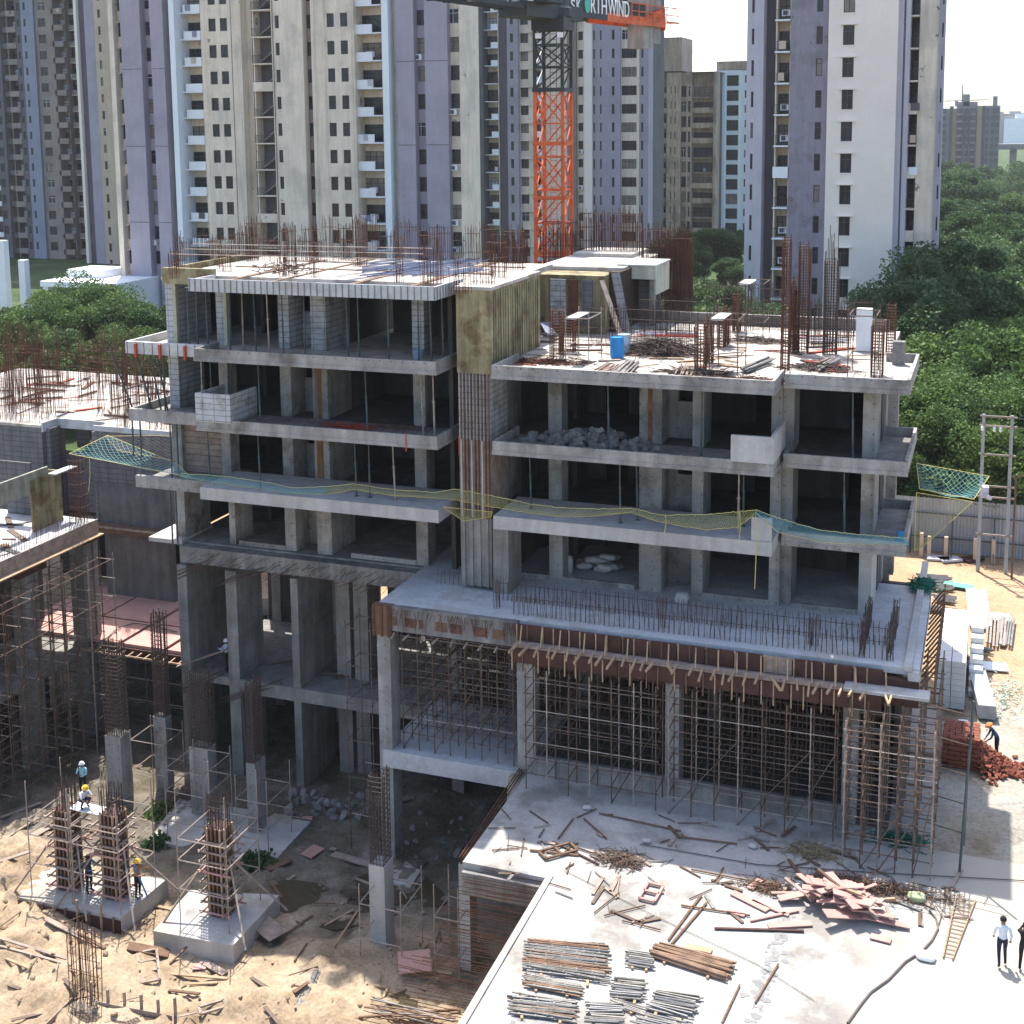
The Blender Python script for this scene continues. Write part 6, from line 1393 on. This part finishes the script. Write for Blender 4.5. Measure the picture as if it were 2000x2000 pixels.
sack('white sack on the podium slab at the foot of a pillar', at(1332, 1178, Z=S0), (.6, .5, .5))
for (u_, v_) in ((1147, 1580), (1263, 1645), (1470, 1655)): sack('small white plastic bag lying on the shaded slab', gpt(u_, v_, False), (.34, .24, .14), m_=sackm, rz=u_, grp='white bags on the slab')
sack('white and orange bag beside the thick cable', gpt(1808, 1872, False), (.6, .45, .2), m_=MM['paleb']); sack('grey white sack at the edge of the board heap', gpt(1565, 1745, False), (.6, .45, .3)); sack('pale green sack right of the board heap', gpt(1790, 1758, False), (.6, .45, .25), m_=mat('green sack', (.35, .38, .22)))
q = MB(); c_ = [at(u_, v_, Z=ZB+h_) for u_, v_, h_ in ((975, 685, .05), (1045, 675, .05), (1005, 662, .7), (985, 680, .3))]
q.quad(c_[0], c_[1], c_[2], c_[3]); q.quad(c_[0]+Vector((0, .02, -.02)), c_[3]+Vector((0, .02, 0)), c_[2]+Vector((0, .03, 0)), c_[1]+Vector((0, .02, -.02))); single(q, 'tarpaulin', mat('yellow green sheet', (.55, .60, .12)), 'bright yellow green plastic sheet on the low roof by the yellowed wall', 'sheet')
stack('dark pipe in the bundle beside the blue drum', (1228, 703), (1196, 728), (1250, 705), (1222, 733), 10, 2, cups=False, Z=ZB, r=.04, mess=.05, bearer=False, ms=[rustd, pm[0]])
stack('brown stick in the bundle left of the dark pipes', (1190, 706), (1150, 724), (1212, 708), (1178, 730), 9, 1, cups=False, Z=ZB, r=.03, mess=.06, bearer=False, ms=[rust, woodp])
stack('timber in the small bundle behind the brown rebar columns', (1330, 705), (1322, 728), (1358, 708), (1345, 732), 7, 1, cups=False, Z=ZB, r=.035, mess=.1, bearer=False, ms=[woodp])
stack('dark grey pipe in the bundle near the tall rebar column', (1500, 696), (1440, 720), (1510, 702), (1455, 726), 7, 2, cups=False, Z=ZB, r=.04, mess=.03, bearer=False, ms=[propb, pm[0]])
stack('pale timber in the bundle on the right end roof', (1632, 697), (1585, 716), (1640, 702), (1600, 722), 6, 2, cups=False, Z=ZB, r=.04, mess=.04, bearer=False, ms=[pm[2], woodp])
for i in range(60):
    u_, v_ = rnd.uniform(1000, 1700), rnd.uniform(655, 725); p = at(u_, v_, Z=ZB+.03); q = MB(); t_ = rnd.uniform(-.6, .9); L = rnd.uniform(.6, 2.4); q.rbox(p, L, rnd.choice([.05, .08, .2]), .04, t_); single(q, 'roof_timber', rnd.choice([woodp, wood, redp, steel, rust]), 'loose timber or tube strewn over the low roof', 'timber', 'sticks strewn over the low roof')
for (u0, v0, u1, v1) in ((1240, 648, 1360, 652), (1280, 655, 1365, 657), (1250, 652, 1300, 654), (1560, 660, 1660, 664), (1580, 668, 1650, 668)):
    q = MB(); q.tube(at(u0, v0, Z=ZB+.1), at(u1, v1, Z=ZB+.12), .07, 6); single(q, 'conduit_pipe', MM['lilac'] if u0 != 1280 else redp, 'long pale pipe lying across the back of the low roof', 'pipe', 'long pipes on the roof')
brush('red reinforcement offcuts on the tall block balcony', 690, 835, 1.2, .4, .08, 90, redp, Z=S3+.2, L=(.4, 1.3))
brush('dark debris strewn on the balcony of the tall block', 780, 835, 2.0, .5, .08, 130, woodd, Z=S3+.2, L=(.1, .6))
# right yard: block stacks, bricks, steel
def blocks(label, x0, y0, nx_, ny_, nz_, sz, m_, grp, name='block_stack', skip=None):
    t = thing(name, label, 'block stack', (x0, y0, 0), grp); a, b, c = sz
    for k in range(nz_):
        for j in range(ny_):
            if skip and skip(j, k): continue
            q = MB()
            for i in range(nx_): q.box(x0+i*a+.014, x0+(i+1)*a-.014, y0+j*b+.014, y0+(j+1)*b-.014, k*c+.008, (k+1)*c-.008)
            q.build('block_row', m_, t)
    return t
p = at(1827, 1380, Z=0); whb = mat('aerated block', (.60, .60, .58), var=.06, scale=2)
blocks('tall stack of white aerated blocks beside the podium corner', p.x, p.y, 2, 11, 8, (.62, .62, .28), whb, 'stacks of white blocks')
blocks('stepped stack of white aerated blocks to the right of the tall one', p.x+1.35, p.y+1.6, 1, 9, 7, (.62, .62, .28), whb, 'stacks of white blocks', skip=lambda j, k: k > j+0)
brk = mat('red brick', (.20, .062, .035), var=.3, scale=9)
t = thing('brick_pile', 'pile of red bricks tumbling to the right of the podium scaffold', 'brick pile', (-.8, 54, 0))
p = at(1838, 1495, Z=0)
for k in range(13):
    for j in range(7):
        q = MB()
        for i in range(6):
            if rnd.random() < .03: continue
            ox = .05*rnd.random(); q.rbox((p.x+i*.24+.12+ox, p.y+j*.25+.1, k*.1+.05), .225, .11 if k % 2 else .22, .085, rnd.gauss(0, .04))
        q.build('brick_course', brk, t)
q = MB(); pe = at(1895, 1500, Z=0)
for i in range(520):
    a_ = abs(rnd.gauss(0, .62)); b_ = rnd.gauss(0, .42); z = max(.04, 1.15*(1-a_/1.25)*(1-min(1, abs(b_)/1.1))*rnd.random()**.4); q.rbox((p.x+1.45+a_*1.15, p.y+.55+b_, z), .22, .11, .08, rnd.uniform(0, 3), rx=rnd.uniform(-.7, .7), ry=rnd.uniform(-.7, .7))
o = q.build('loose_bricks', brk, t); o['kind'] = 'stuff'
grp = 'steel and pipes stored right of the building'
def yard(name, m_, label, cat, us, w_, h_=.06, n_=5, sp=.12, tube=True, Zz=.12):
    (u0, v0), (u1, v1) = us; a, b = at(u0, v0, Z=Zz), at(u1, v1, Z=Zz); d = (b-a).normalized(); s = Vector((-d.y, d.x, 0))
    for i in range(n_):
        q = MB(); o_ = s*(i-n_/2)*sp+Vector((0, 0, rnd.random()*.12)); e = d*rnd.uniform(-.2, .2)
        (q.tube(a+o_+e, b+o_+e, w_/2, 5) if tube else q.bar(a+o_+e, b+o_+e, w_, h_)); single(q, name, m_, label, cat, label+' pile')
yard('steel_pipe', pm[2], 'blue grey pipe in the bundle farthest up the yard', 'pipe', ((1792, 1128), (1854, 1132)), .12, n_=9)
yard('steel_pipe', pm[0], 'grey pipe in the second bundle up the yard', 'pipe', ((1824, 1146), (1858, 1150)), .12, n_=7)
yard('steel_pipe', pm[2], 'blue grey pipe in the third bundle up the yard', 'pipe', ((1824, 1166), (1862, 1172)), .12, n_=7)
yard('steel_pipe', pm[0], 'thick grey pipe lying behind the white blocks', 'pipe', ((1815, 1186), (1872, 1194)), .22, n_=3, sp=.2)
yard('steel_channel', MM['lilac'], 'pale steel channel in the long stack pointing away', 'steel channel', ((1912, 1225), (1903, 1152)), .14, n_=7, sp=.16, tube=False)
yard('steel_channel', steelw, 'grey steel channel in the short stack under the white sheet', 'steel channel', ((1940, 1262), (1944, 1205)), .1, n_=6, sp=.17, tube=False)
yard('steel_channel', pm[2], 'dark steel rack bar at the right edge of the yard', 'steel channel', ((1958, 1262), (1966, 1208)), .09, n_=6, sp=.13, tube=False)
yard('steel_pipe', propb, 'dark pipe in the fanned heap right of the stepped stack', 'pipe', ((1902, 1266), (1930, 1272)), .09, n_=9, sp=.08)
q = MB(); q.rbox(at(1917, 1352, Z=.35), .75, 4.3, .62, .12); single(q, 'steel_trough', mat('grey trough', (.30, .31, .32), rough=.5, var=.2), 'long grey sheet-metal box lying in front of the stepped stack', 'trough')
for (u_, v_, sx_, sy_) in ((1925, 1300, 2.0, .9), (1950, 1205, 1.2, 1.0), (1882, 1410, .4, .35)):
    q = MB(); q.rbox(at(u_, v_, Z=.1), sx_, sy_, .06, .1, rx=.03); single(q, 'white_sheet', MM['paleb'], {1925: 'white board lying flat above the grey trough', 1950: 'crumpled white sheet over the steel stack', 1882: 'small white block by the brick pile'}[u_], 'sheet')
q = MB(); q.rbox(at(1872, 1143, Z=.15), 1.6, .7, .05, -.15); single(q, 'green_sheet', mat('mint sheet', (.12, .50, .36)), 'mint green sheet lying beyond the pipe bundles', 'sheet')
brush('green white litter strewn in the yard above the worker', 1955, 1360, 1.6, 2.4, .1, 320, mat('mint litter', (.40, .50, .42)), L=(.05, .35), name='litter', cat='litter', r=.02)
brush('green netting dumped on the podium edge', 1802, 1145, .5, .8, .3, 420, mat('green netting', (.01, .12, .08)), Z=S0+.1, L=(.1, .5), name='netting', cat='netting', r=.02)
brush('green netting on the ground inside the corner scaffold', 1755, 1640, 1.0, .5, .2, 320, mat('green netting', (.01, .12, .08)), L=(.1, .5), name='netting', cat='netting', r=.02)
for (u_, v_) in ((1832, 1090), (1855, 1092), (1898, 1091)): q = MB(); q.rbox(at(u_, v_, Z=.1), 1.3, .8, .12, rnd.random()); single(q, 'slab_offcut', MM['lilac'] if u_ != 1898 else ply, 'flat board lying on the earth near the fence', 'board', 'boards near the fence')
# ---------------- low plants ----------------
def tuft(label, u_, v_, R, H, n_, mi, pit=True):
    p = gpt(u_, v_, pit); q = MB()
    for i in range(n_):
        c = p+Vector((rnd.gauss(0, R*.5), rnd.gauss(0, R*.5), abs(rnd.gauss(0, H*.45)))); a = Vector((rnd.gauss(0, 1), rnd.gauss(0, 1), rnd.gauss(0, .6))).normalized(); b = a.orthogonal(); s = .12; q.quad(c-a*s, c+b*s*.6, c+a*s, c-b*s*.6)
    return single(q, 'weed_clump', leaf[mi], label, 'plant', 'weeds growing in the pit')
tuft('bluish green weed clump beside the low shaded footing', 500, 1690, .6, .4, 500, 0); tuft('green weeds at the edge of the low footing left', 305, 1652, .5, .35, 400, 0); tuft('yellow green weeds climbing the bank beside the access frames', 320, 1590, .7, .35, 500, 2)
# ---------------- safety nets ----------------
nty = mat('yellow net cord', (.34, .33, .12), var=.15); ntb = mat('teal net cord', (.16, .36, .36), var=.15); ropem = mat('yellow rope', (.55, .45, .16), var=.1)
def wires(label, grid, m_, r=.009, edge=None, diag=True, kind=None):
    q = MB(); nu, nv = len(grid), len(grid[0])
    for i in range(nu-1):
        for j in range(nv-1):
            if diag: q.tube(grid[i][j], grid[i+1][j+1], r, 3, cap=False); q.tube(grid[i+1][j], grid[i][j+1], r, 3, cap=False)
            else: q.tube(grid[i][j], grid[i+1][j], r, 3, cap=False); q.tube(grid[i][j], grid[i][j+1], r, 3, cap=False)
    o = single(q, 'safety_net', m_, label, 'net', 'safety nets')
    if edge:
        e = MB()
        for seq in edge: e.path(seq, .013, 4)
        e.build('edge_rope', ropem, None); k = bpy.data.objects[-1] if False else None
        eo = [x for x in C.objects if x.name.startswith('edge_rope') and x.parent is None][-1]; eo.parent = o; eo.location = -o.location
    return o
TOPC = [(355, 925), (440, 930), (520, 942), (570, 953), (640, 950), (690, 945), (760, 955), (850, 962), (890, 955), (960, 968), (1040, 985), (1100, 992), (1200, 994), (1232, 992), (1290, 1006), (1380, 1005), (1478, 996), (1530, 1015), (1600, 1035), (1660, 1042), (1775, 1052)]
BOTC = [(355, 931), (440, 945), (520, 956), (570, 963), (640, 966), (690, 956), (760, 967), (850, 973), (890, 976), (960, 990), (1040, 1003), (1100, 1009), (1150, 1009), (1232, 1001), (1290, 1020), (1380, 1035), (1440, 1030), (1478, 1002), (1520, 1040), (1600, 1058), (1660, 1062), (1775, 1064)]
def samp(cv, u_):
    for (a, b), (c_, d_) in zip(cv, cv[1:]):
        if a <= u_ <= c_: return b+(d_-b)*(u_-a)/(c_-a)
    return cv[-1][1]
for (ua, ub, m_, nm) in ((355, 640, ntb, 'teal and yellow net strip drooping along the left half of the tall block'), (640, 890, nty, 'yellow net strip drooping to the grey core between the blocks'), (890, 1232, nty, 'yellow net strip sagging before the low block openings'), (1232, 1478, nty, 'yellow net strip rising to a peak at the planter wall'), (1478, 1775, ntb, 'pale teal net strip hanging over the right end balcony')):
    n_ = int((ub-ua)/4.6); G = []
    for i in range(n_+1):
        u_ = ua+(ub-ua)*i/n_; Yn = 49.75+(.0 if u_ < 1478 else .6*(u_-1478)/300); a, b = at(u_, samp(TOPC, u_), Y=Yn), at(u_, samp(BOTC, u_), Y=Yn-.25*math.sin(3.14*(i/n_)))
        G.append([a.lerp(b, j/4)+Vector((rnd.gauss(0, .01), -.25*math.sin(3.14*j/4), rnd.gauss(0, .012))) for j in range(5)])
    wires(nm, G, m_, .007, [[g[0] for g in G], [g[-1] for g in G]])
def patch(label, c4, nu, nv, sag, m_, r=.006):
    G = [[(c4[0].lerp(c4[1], i/nu)).lerp(c4[3].lerp(c4[2], i/nu), j/nv)-Vector((0, 0, sag*math.sin(3.14*i/nu)*math.sin(3.14*j/nv))) for j in range(nv+1)] for i in range(nu+1)]
    return wires(label, G, m_, r, [[g[0] for g in G], [g[-1] for g in G], G[0], G[-1]])
patch('wide teal net spread out like a wing from the left balconies', [at(135, 886, Y=48.6), at(210, 850, Y=52.5), at(345, 905, Y=52.0), at(372, 932, Y=49.8)], 9, 15, .35, ntb)
patch('coarse pale net hanging on the wall above the wing shaped one', [at(205, 852, Y=53), at(345, 850, Y=54.5), at(345, 900, Y=54.2), at(230, 880, Y=52.8)], 12, 7, .1, steelw)
patch('blue green net stretched out past the right end balconies', [at(1790, 905, Y=56.5), at(1796, 955, Y=53.0), at(1902, 975, Y=54.5), at(1932, 930, Y=57.5)], 9, 13, .5, ntb)
patch('thin yellow net falling from the right end balcony to the yard', [at(1790, 962, Y=53.0), at(1786, 1075, Y=53.2), at(1800, 1070, Y=54), at(1900, 980, Y=54.5)], 10, 10, .1, nty, .005)
patch('short yellow net below the core between the two blocks', [at(865, 990, Y=50.3), at(962, 1000, Y=50.4), at(958, 1010, Y=50.5), at(905, 1018, Y=50.5)], 16, 5, .1, nty)
for u_, v0, v1, Y in ((1300, 1005, 1040, 49.6), (1476, 1000, 1150, 50.0), (1445, 1000, 1060, 49.9), (175, 895, 960, 49)):
    q = MB(); q.path([at(u_, v0, Y=Y), at(u_+1, (v0+v1)/2, Y=Y), at(u_-2, v1, Y=Y)], .015, 4); single(q, 'rope', ropem, 'yellow rope end dangling from the safety net', 'rope', 'rope ends dangling from the nets')
for u_, v_, Y, m_ in ((1923, 960, 54.6, MM['lilac']), (1758, 1050, 52.0, mat('blue knot', (.03, .16, .30)))):
    p = at(u_, v_, Y=Y); q = MB(); q.rbox(p, .25, .2, .5, .3, rx=.3); q.rbox(p+Vector((.1, 0, -.2)), .4, .2, .15, 1.0, ry=.5); single(q, 'rag', m_, 'bundled rag tied to the net at u%s' % ('' if 0 else ('its outer corner' if u_ == 1923 else 'the blue knot on the balcony')), 'rag')
for o in C.objects:
    if o.name.startswith('rag'): o['label'] = o['label'].replace('at uits', 'at its').replace('at uthe', 'as the')
# ---------------- people ----------------
skin = mat('skin', (.22, .12, .075), rough=.6, var=.05, fine=False); hairm = mat('hair', (.012, .010, .009), rough=.6)
cloth = {n_: mat('cloth '+n_, c_, rough=.9, var=.12, scale=5) for n_, c_ in dict(white=(.55, .60, .68), navy=(.018, .022, .045), black=(.015, .015, .017), cyan=(.30, .55, .62), pale=(.48, .50, .55), rusty=(.35, .17, .06), shoe=(.03, .025, .02), blue=(.04, .07, .13), orange=(.55, .20, .06), ywl=(.75, .45, .04)).items()}
def person(label, pos, H, rz, shirt, trouser, hat=None, pose='stand', hair=True):
    k_ = H/1.75
    J = dict(pel=(0, 0, .95), wai=(0, 0, 1.08), che=(0, .01, 1.30), nec=(0, .01, 1.47), hed=(0, -.01, 1.56), top=(0, 0, 1.68))
    for s, n_ in ((-1, 'l'), (1, 'r')):
        J.update({n_+'hip': (s*.10, 0, .90), n_+'kne': (s*.11, -.02, .50), n_+'ank': (s*.12, .03, .09), n_+'toe': (s*.14, -.14, .04), n_+'sho': (s*.19, .01, 1.40), n_+'elb': (s*.25, .04, 1.13), n_+'wri': (s*.26, -.04, .88)})
    if pose == 'walk': J['lkne'] = (-.11, -.14, .52); J['lank'] = (-.11, .02, .12); J['ltoe'] = (-.12, -.14, .05); J['rkne'] = (.11, .06, .50); J['rank'] = (.11, .22, .14); J['rtoe'] = (.12, .10, .04); J['lelb'] = (-.25, .12, 1.15); J['relb'] = (.25, -.03, 1.13); J['rwri'] = (.24, -.18, .93)
    if pose == 'bend':
        for a, b in dict(wai=(0, -.06, 1.02), che=(0, -.27, 1.14), nec=(0, -.42, 1.20), hed=(0, -.52, 1.19), top=(0, -.62, 1.20), lsho=(-.19, -.36, 1.15), rsho=(.19, -.36, 1.15), lelb=(-.22, -.42, .86), relb=(.22, -.42, .86), lwri=(-.15, -.5, .62), rwri=(.15, -.5, .62)).items(): J[a] = b
    if pose == 'crouch':
        for a, b in dict(pel=(0, .12, .33), wai=(0, .06, .46), che=(0, -.06, .66), nec=(0, -.14, .81), hed=(0, -.2, .89), top=(0, -.22, 1.01), lhip=(-.1, .1, .32), rhip=(.1, .1, .32), lkne=(-.17, -.3, .46), rkne=(.17, -.3, .46), lank=(-.15, -.05, .09), rank=(.15, -.05, .09), ltoe=(-.16, -.22, .04), rtoe=(.16, -.22, .04), lsho=(-.19, -.1, .75), rsho=(.19, -.1, .75), lelb=(-.24, -.28, .56), relb=(.24, -.28, .56), lwri=(-.15, -.46, .45), rwri=(.15, -.46, .45)).items(): J[a] = b
    if pose == 'stoop':
        for a, b in dict(wai=(0, -.03, 1.06), che=(0, -.16, 1.23), nec=(0, -.28, 1.35), hed=(0, -.34, 1.42), top=(0, -.39, 1.53), lsho=(-.19, -.22, 1.29), rsho=(.19, -.22, 1.29), lelb=(-.24, -.30, 1.02), relb=(.24, -.30, 1.02), lwri=(-.14, -.46, .84), rwri=(.14, -.46, .84)).items(): J[a] = b
    if pose == 'reach': J['relb'] = (.26, -.22, 1.22); J['rwri'] = (.18, -.40, 1.36); J['lelb'] = (-.25, -.2, 1.15); J['lwri'] = (-.15, -.42, 1.18)
    if pose == 'face': J['lelb'] = (-.26, -.1, 1.14); J['lwri'] = (-.1, -.2, 1.46); J['relb'] = (.24, -.08, 1.12); J['rwri'] = (.05, -.24, 1.15)
    R_ = dict(pel=.135, wai=.12, che=.145, nec=.06, hed=.09, top=.075, hip=.095, kne=.062, ank=.045, toe=.038, sho=.065, elb=.045, wri=.032)
    names = list(J); idx = {n_: i for i, n_ in enumerate(names)}
    ed = [('pel', 'wai'), ('wai', 'che'), ('che', 'nec'), ('nec', 'hed'), ('hed', 'top')]
    for n_ in 'lr': ed += [('pel', n_+'hip'), (n_+'hip', n_+'kne'), (n_+'kne', n_+'ank'), (n_+'ank', n_+'toe'), ('che', n_+'sho'), (n_+'sho', n_+'elb'), (n_+'elb', n_+'wri')]
    me = bpy.data.meshes.new('t'); me.from_pydata([J[n_] for n_ in names], [(idx[a], idx[b]) for a, b in ed], []); ob = bpy.data.objects.new('t', me); C.objects.link(ob)
    sm_ = ob.modifiers.new('s', 'SKIN'); sl = me.skin_vertices[0] if me.skin_vertices else None
    if sl is None: bm = bmesh.new(); bm.from_mesh(me); bm.verts.layers.skin.verify(); bm.to_mesh(me); bm.free(); sl = me.skin_vertices[0]
    for i, n_ in enumerate(names):
        r = R_[n_ if n_ in R_ else n_[1:]]; sl.data[i].radius = (r*1.15, r*.85) if n_ in ('pel', 'wai', 'che') else (r, r)
    sl.data[0].use_root = True
    ob.modifiers.new('u', 'SUBSURF').levels = 2
    dg = bpy.context.evaluated_depsgraph_get(); em = bpy.data.meshes.new_from_object(ob.evaluated_get(dg)); bpy.data.objects.remove(ob)
    V = {n_: Vector(J[n_]) for n_ in names}
    segm = [(V['pel'], V['wai'], 0), (V['wai'], V['che'], 0), (V['che'], V['nec'], 0), (V['nec'], V['top'], 2)]
    for n_ in 'lr': segm += [(V['pel'], V[n_+'hip'], 1), (V[n_+'hip'], V[n_+'kne'], 1), (V[n_+'kne'], V[n_+'ank'], 1), (V[n_+'ank'], V[n_+'toe'], 3), (V['che'], V[n_+'sho'], 0), (V[n_+'sho'], V[n_+'elb'], 0), (V[n_+'elb'], V[n_+'wri'], 0 if pose != 'crouch' else 2)]
    q = MB(); q.v = [tuple(v.co) for v in em.vertices]
    for pl_ in em.polygons:
        c = pl_.center; best = min(segm, key=lambda s: (c-(s[0]+(s[1]-s[0])*max(0, min(1, (c-s[0]).dot(s[1]-s[0])/max(1e-6, (s[1]-s[0]).length_squared))))).length); q.f.append(tuple(pl_.vertices)); q.m.append(best[2])
    # hands with five fingers, face
    for s, n_ in ((-1, 'l'), (1, 'r')):
        wv = V[n_+'wri']; d = (wv-V[n_+'elb']).normalized(); sdv = d.cross(Vector((0, 1, 0))).normalized() if abs(d.y) < .9 else Vector((1, 0, 0)); nn_ = d.cross(sdv)
        pe = wv+d*.09; q.tube(wv-d*.01, pe, .028, 8, 2, r2=.036)
        for f_ in range(4):
            b = pe+sdv*((f_-1.5)*.019); m1 = b+d*.035*(1-.1*abs(f_-1.3))+nn_*.008; q.tube(b-d*.01, m1, .0095, 5, 2); q.tube(m1, m1+d*.025+nn_*.018, .009, 5, 2, r2=.006)
        b = wv+d*.03+sdv*.03; q.tube(b, b+d*.035+sdv*.03, .011, 5, 2); q.tube(b+d*.035+sdv*.03, b+d*.06+sdv*.033, .010, 5, 2, r2=.007)
    hd = V['hed']; ax = (V['top']-V['nec']).normalized(); fw = Vector((0, -1, 0)); fw = (fw-ax*fw.dot(ax))
    fw = fw.normalized() if fw.length > .1 else Vector((0, 0, -1)); sd2 = ax.cross(fw); hc = hd.lerp(V['top'], .35)
    q.tube(hc+fw*.075-ax*.01, hc+fw*.112-ax*.035, .012, 5, 2, r2=.016)
    for s in (-1, 1):
        q.rbox(hc+fw*.088+sd2*s*.032+ax*.012, .02, .012, .012, 0, 4); q.rbox(hc+sd2*s*.092-ax*.01, .02, .035, .055, 0, 2)
    q.rbox(hc+fw*.086-ax*.058, .045, .012, .012, 0, 4)
    Rz = Matrix.Rotation(rz, 3, 'Z'); P_ = Vector(pos)
    tr_ = lambda v: tuple(P_+Rz@(Vector(v)*k_))
    q.v = [tr_(v) for v in q.v]
    o = q.build('person', [cloth[shirt], cloth[trouser], skin, cloth['shoe'], hairm], loc=P_, smooth=True); tag(o, label, 'person')
    if hat or hair:
        h = MB(); ctr = hd.lerp(V['top'], .62)
        if hat == 'cap': pr_ = [(.105, -.03), (.108, .02), (.09, .07), (.05, .10), (.005, .108)]; hm = cloth['black']; nm = 'cap'
        elif hat in ('white', 'ywl'): pr_ = [(.15, -.01), (.15, .005), (.122, .012), (.118, .06), (.09, .105), (.04, .13), (.005, .133)]; hm = cloth[hat] if hat == 'ywl' else MM['paleb']; nm = 'helmet'
        elif hat == 'scarf': pr_ = [(.16, -.02), (.19, .02), (.14, .06), (.09, .10), (.005, .12)]; hm = cloth['orange']; nm = 'head_scarf'
        else: pr_ = [(.093, -.06), (.099, .0), (.09, .05), (.05, .085), (.005, .092)]; hm = hairm; nm = 'hair'
        h.lathe((0, 0, 0), pr_, 14); Rq = Vector((0, 0, 1)).rotation_difference(ax).to_matrix()
        h.v = [tr_(Rq@Vector(v)+ctr) for v in h.v]; hh = h.build(nm, hm, o, smooth=True)
    return o
GM = lambda u_, v_: at(u_, v_, Z=.02)
person('man in white shirt and dark trousers walking away at the right edge', GM(1956, 1886), 1.68, math.pi+.15, 'white', 'navy', 'cap', 'walk')
person('man in black clothes cut by the right edge of the photo', GM(1999, 1898), 1.68, math.pi-.3, 'black', 'black', None, 'reach')
person('worker with orange head scarf bending over the spilled bricks', GM(1946, 1480), 1.65, -1.35, 'blue', 'navy', 'scarf', 'stoop')
pw = gpt(163, 1552); person('worker in cyan shirt and white helmet standing behind the left column forms', pw, 1.65, .3, 'cyan', 'black', 'white', 'face')
fx, fy, fz = fc[0]; person('worker in pale shirt and yellow helmet crouching on the left column form', (fx+.75, fy+.15, fz+.07), 1.65, 1.2, 'pale', 'navy', 'ywl', 'crouch')
person('worker in dark blue standing in the shade right of the leftmost column form', (fx+1.05, fy-.15, ZT), 1.65, 1.4, 'blue', 'navy', None, 'reach')
fx, fy, fz = fc[1]; person('worker in rust coloured shirt right of the middle column form', (fx+.95, fy+.1, ZT), 1.65, 1.5, 'rusty', 'black', 'ywl', 'reach')
person('worker in white shirt carrying planks between the tall shear walls', (ux(443, 53.4, 1290), 53.4, -.13), 1.62, -.9, 'white', 'black', 'white', 'reach')
q = MB(); c = Vector((ux(443, 53.4, 1290), 53.0, .95))
for i in range(3): q.bar(c+Vector((.2, -.1+.1*i, .15)), c+Vector((-2.3, -.5+.1*i, -.85)), .12, .04)
single(q, 'plank_bundle', woodp, 'grey planks held sloping by the worker between the shear walls', 'planks')
# floor litter in the tall lower bays
for i in range(26):
    x = rnd.uniform(-33, -25); y = rnd.uniform(53.5, 56); q = MB(); q.tube((x, y, -.05), (x+rnd.uniform(.8, 2), y+rnd.uniform(.2, 1.6), .0), .04, 5); single(q, 'steel_pipe', steel, 'dark pipe strewn on the mid slab between the shear walls', 'pipe', 'pipes strewn on the mid slab')
# ---------------- give look-alike plants, boards and poles their place ----------------
def spread(grp, phr, axis_=0):
    L = [o for o in C.objects if o.parent is None and o.get('group') == grp]
    by = {}
    for o in L: by.setdefault(o['label'], []).append(o)
    for lb, M_ in by.items():
        if len(M_) < 2: continue
        M_.sort(key=lambda o: (o.location.x/o.location.y)); n_ = len(M_)
        ordn = ['leftmost', 'second from the left', 'third from the left', 'fourth from the left', 'fifth from the left', 'sixth from the left', 'seventh from the left', 'eighth from the left']
        for i, o in enumerate(M_):
            w_ = ordn[i] if i < n_-1 and i < 8 else ('rightmost' if i == n_-1 else None)
            if w_: o['label'] = lb+', '+w_ if len(lb.split())+len(w_.split()) <= 16 else lb
for g_ in set(o.get('group') for o in C.objects if o.get('group')):
    L = [o for o in C.objects if o.parent is None and o.get('group') == g_]
    if len(L) <= 70 and ('tree' in g_ or 'plank' in g_ or 'boards' in g_ or 'post' in g_ or 'prop' in g_ or 'bags' in g_ or 'bundle' in g_ or 'strut' in g_): spread(g_, '')
# ---------------- haze: one even box of air around everything below the sky ----------------
HAZE = .0001
if HAZE:
    q = MB(); q.box(-1480, 1480, -50, 3150, -8, 100); hz_ = q.build('haze', [])
    m = bpy.data.materials.new('haze'); m.use_nodes = True; n = m.node_tree.nodes; n.remove(n['Principled BSDF']); pv = n.new('ShaderNodeVolumePrincipled'); pv.inputs['Density'].default_value = HAZE; pv.inputs['Color'].default_value = (.95, .97, 1, 1); pv.inputs['Anisotropy'].default_value = .2
    m.node_tree.links.new(pv.outputs[0], n['Material Output'].inputs['Volume']); hz_.data.materials.append(m); hz_['kind'] = 'stuff'; hz_['label'] = 'thin pale haze in the air over the whole site'; hz_['category'] = 'haze'
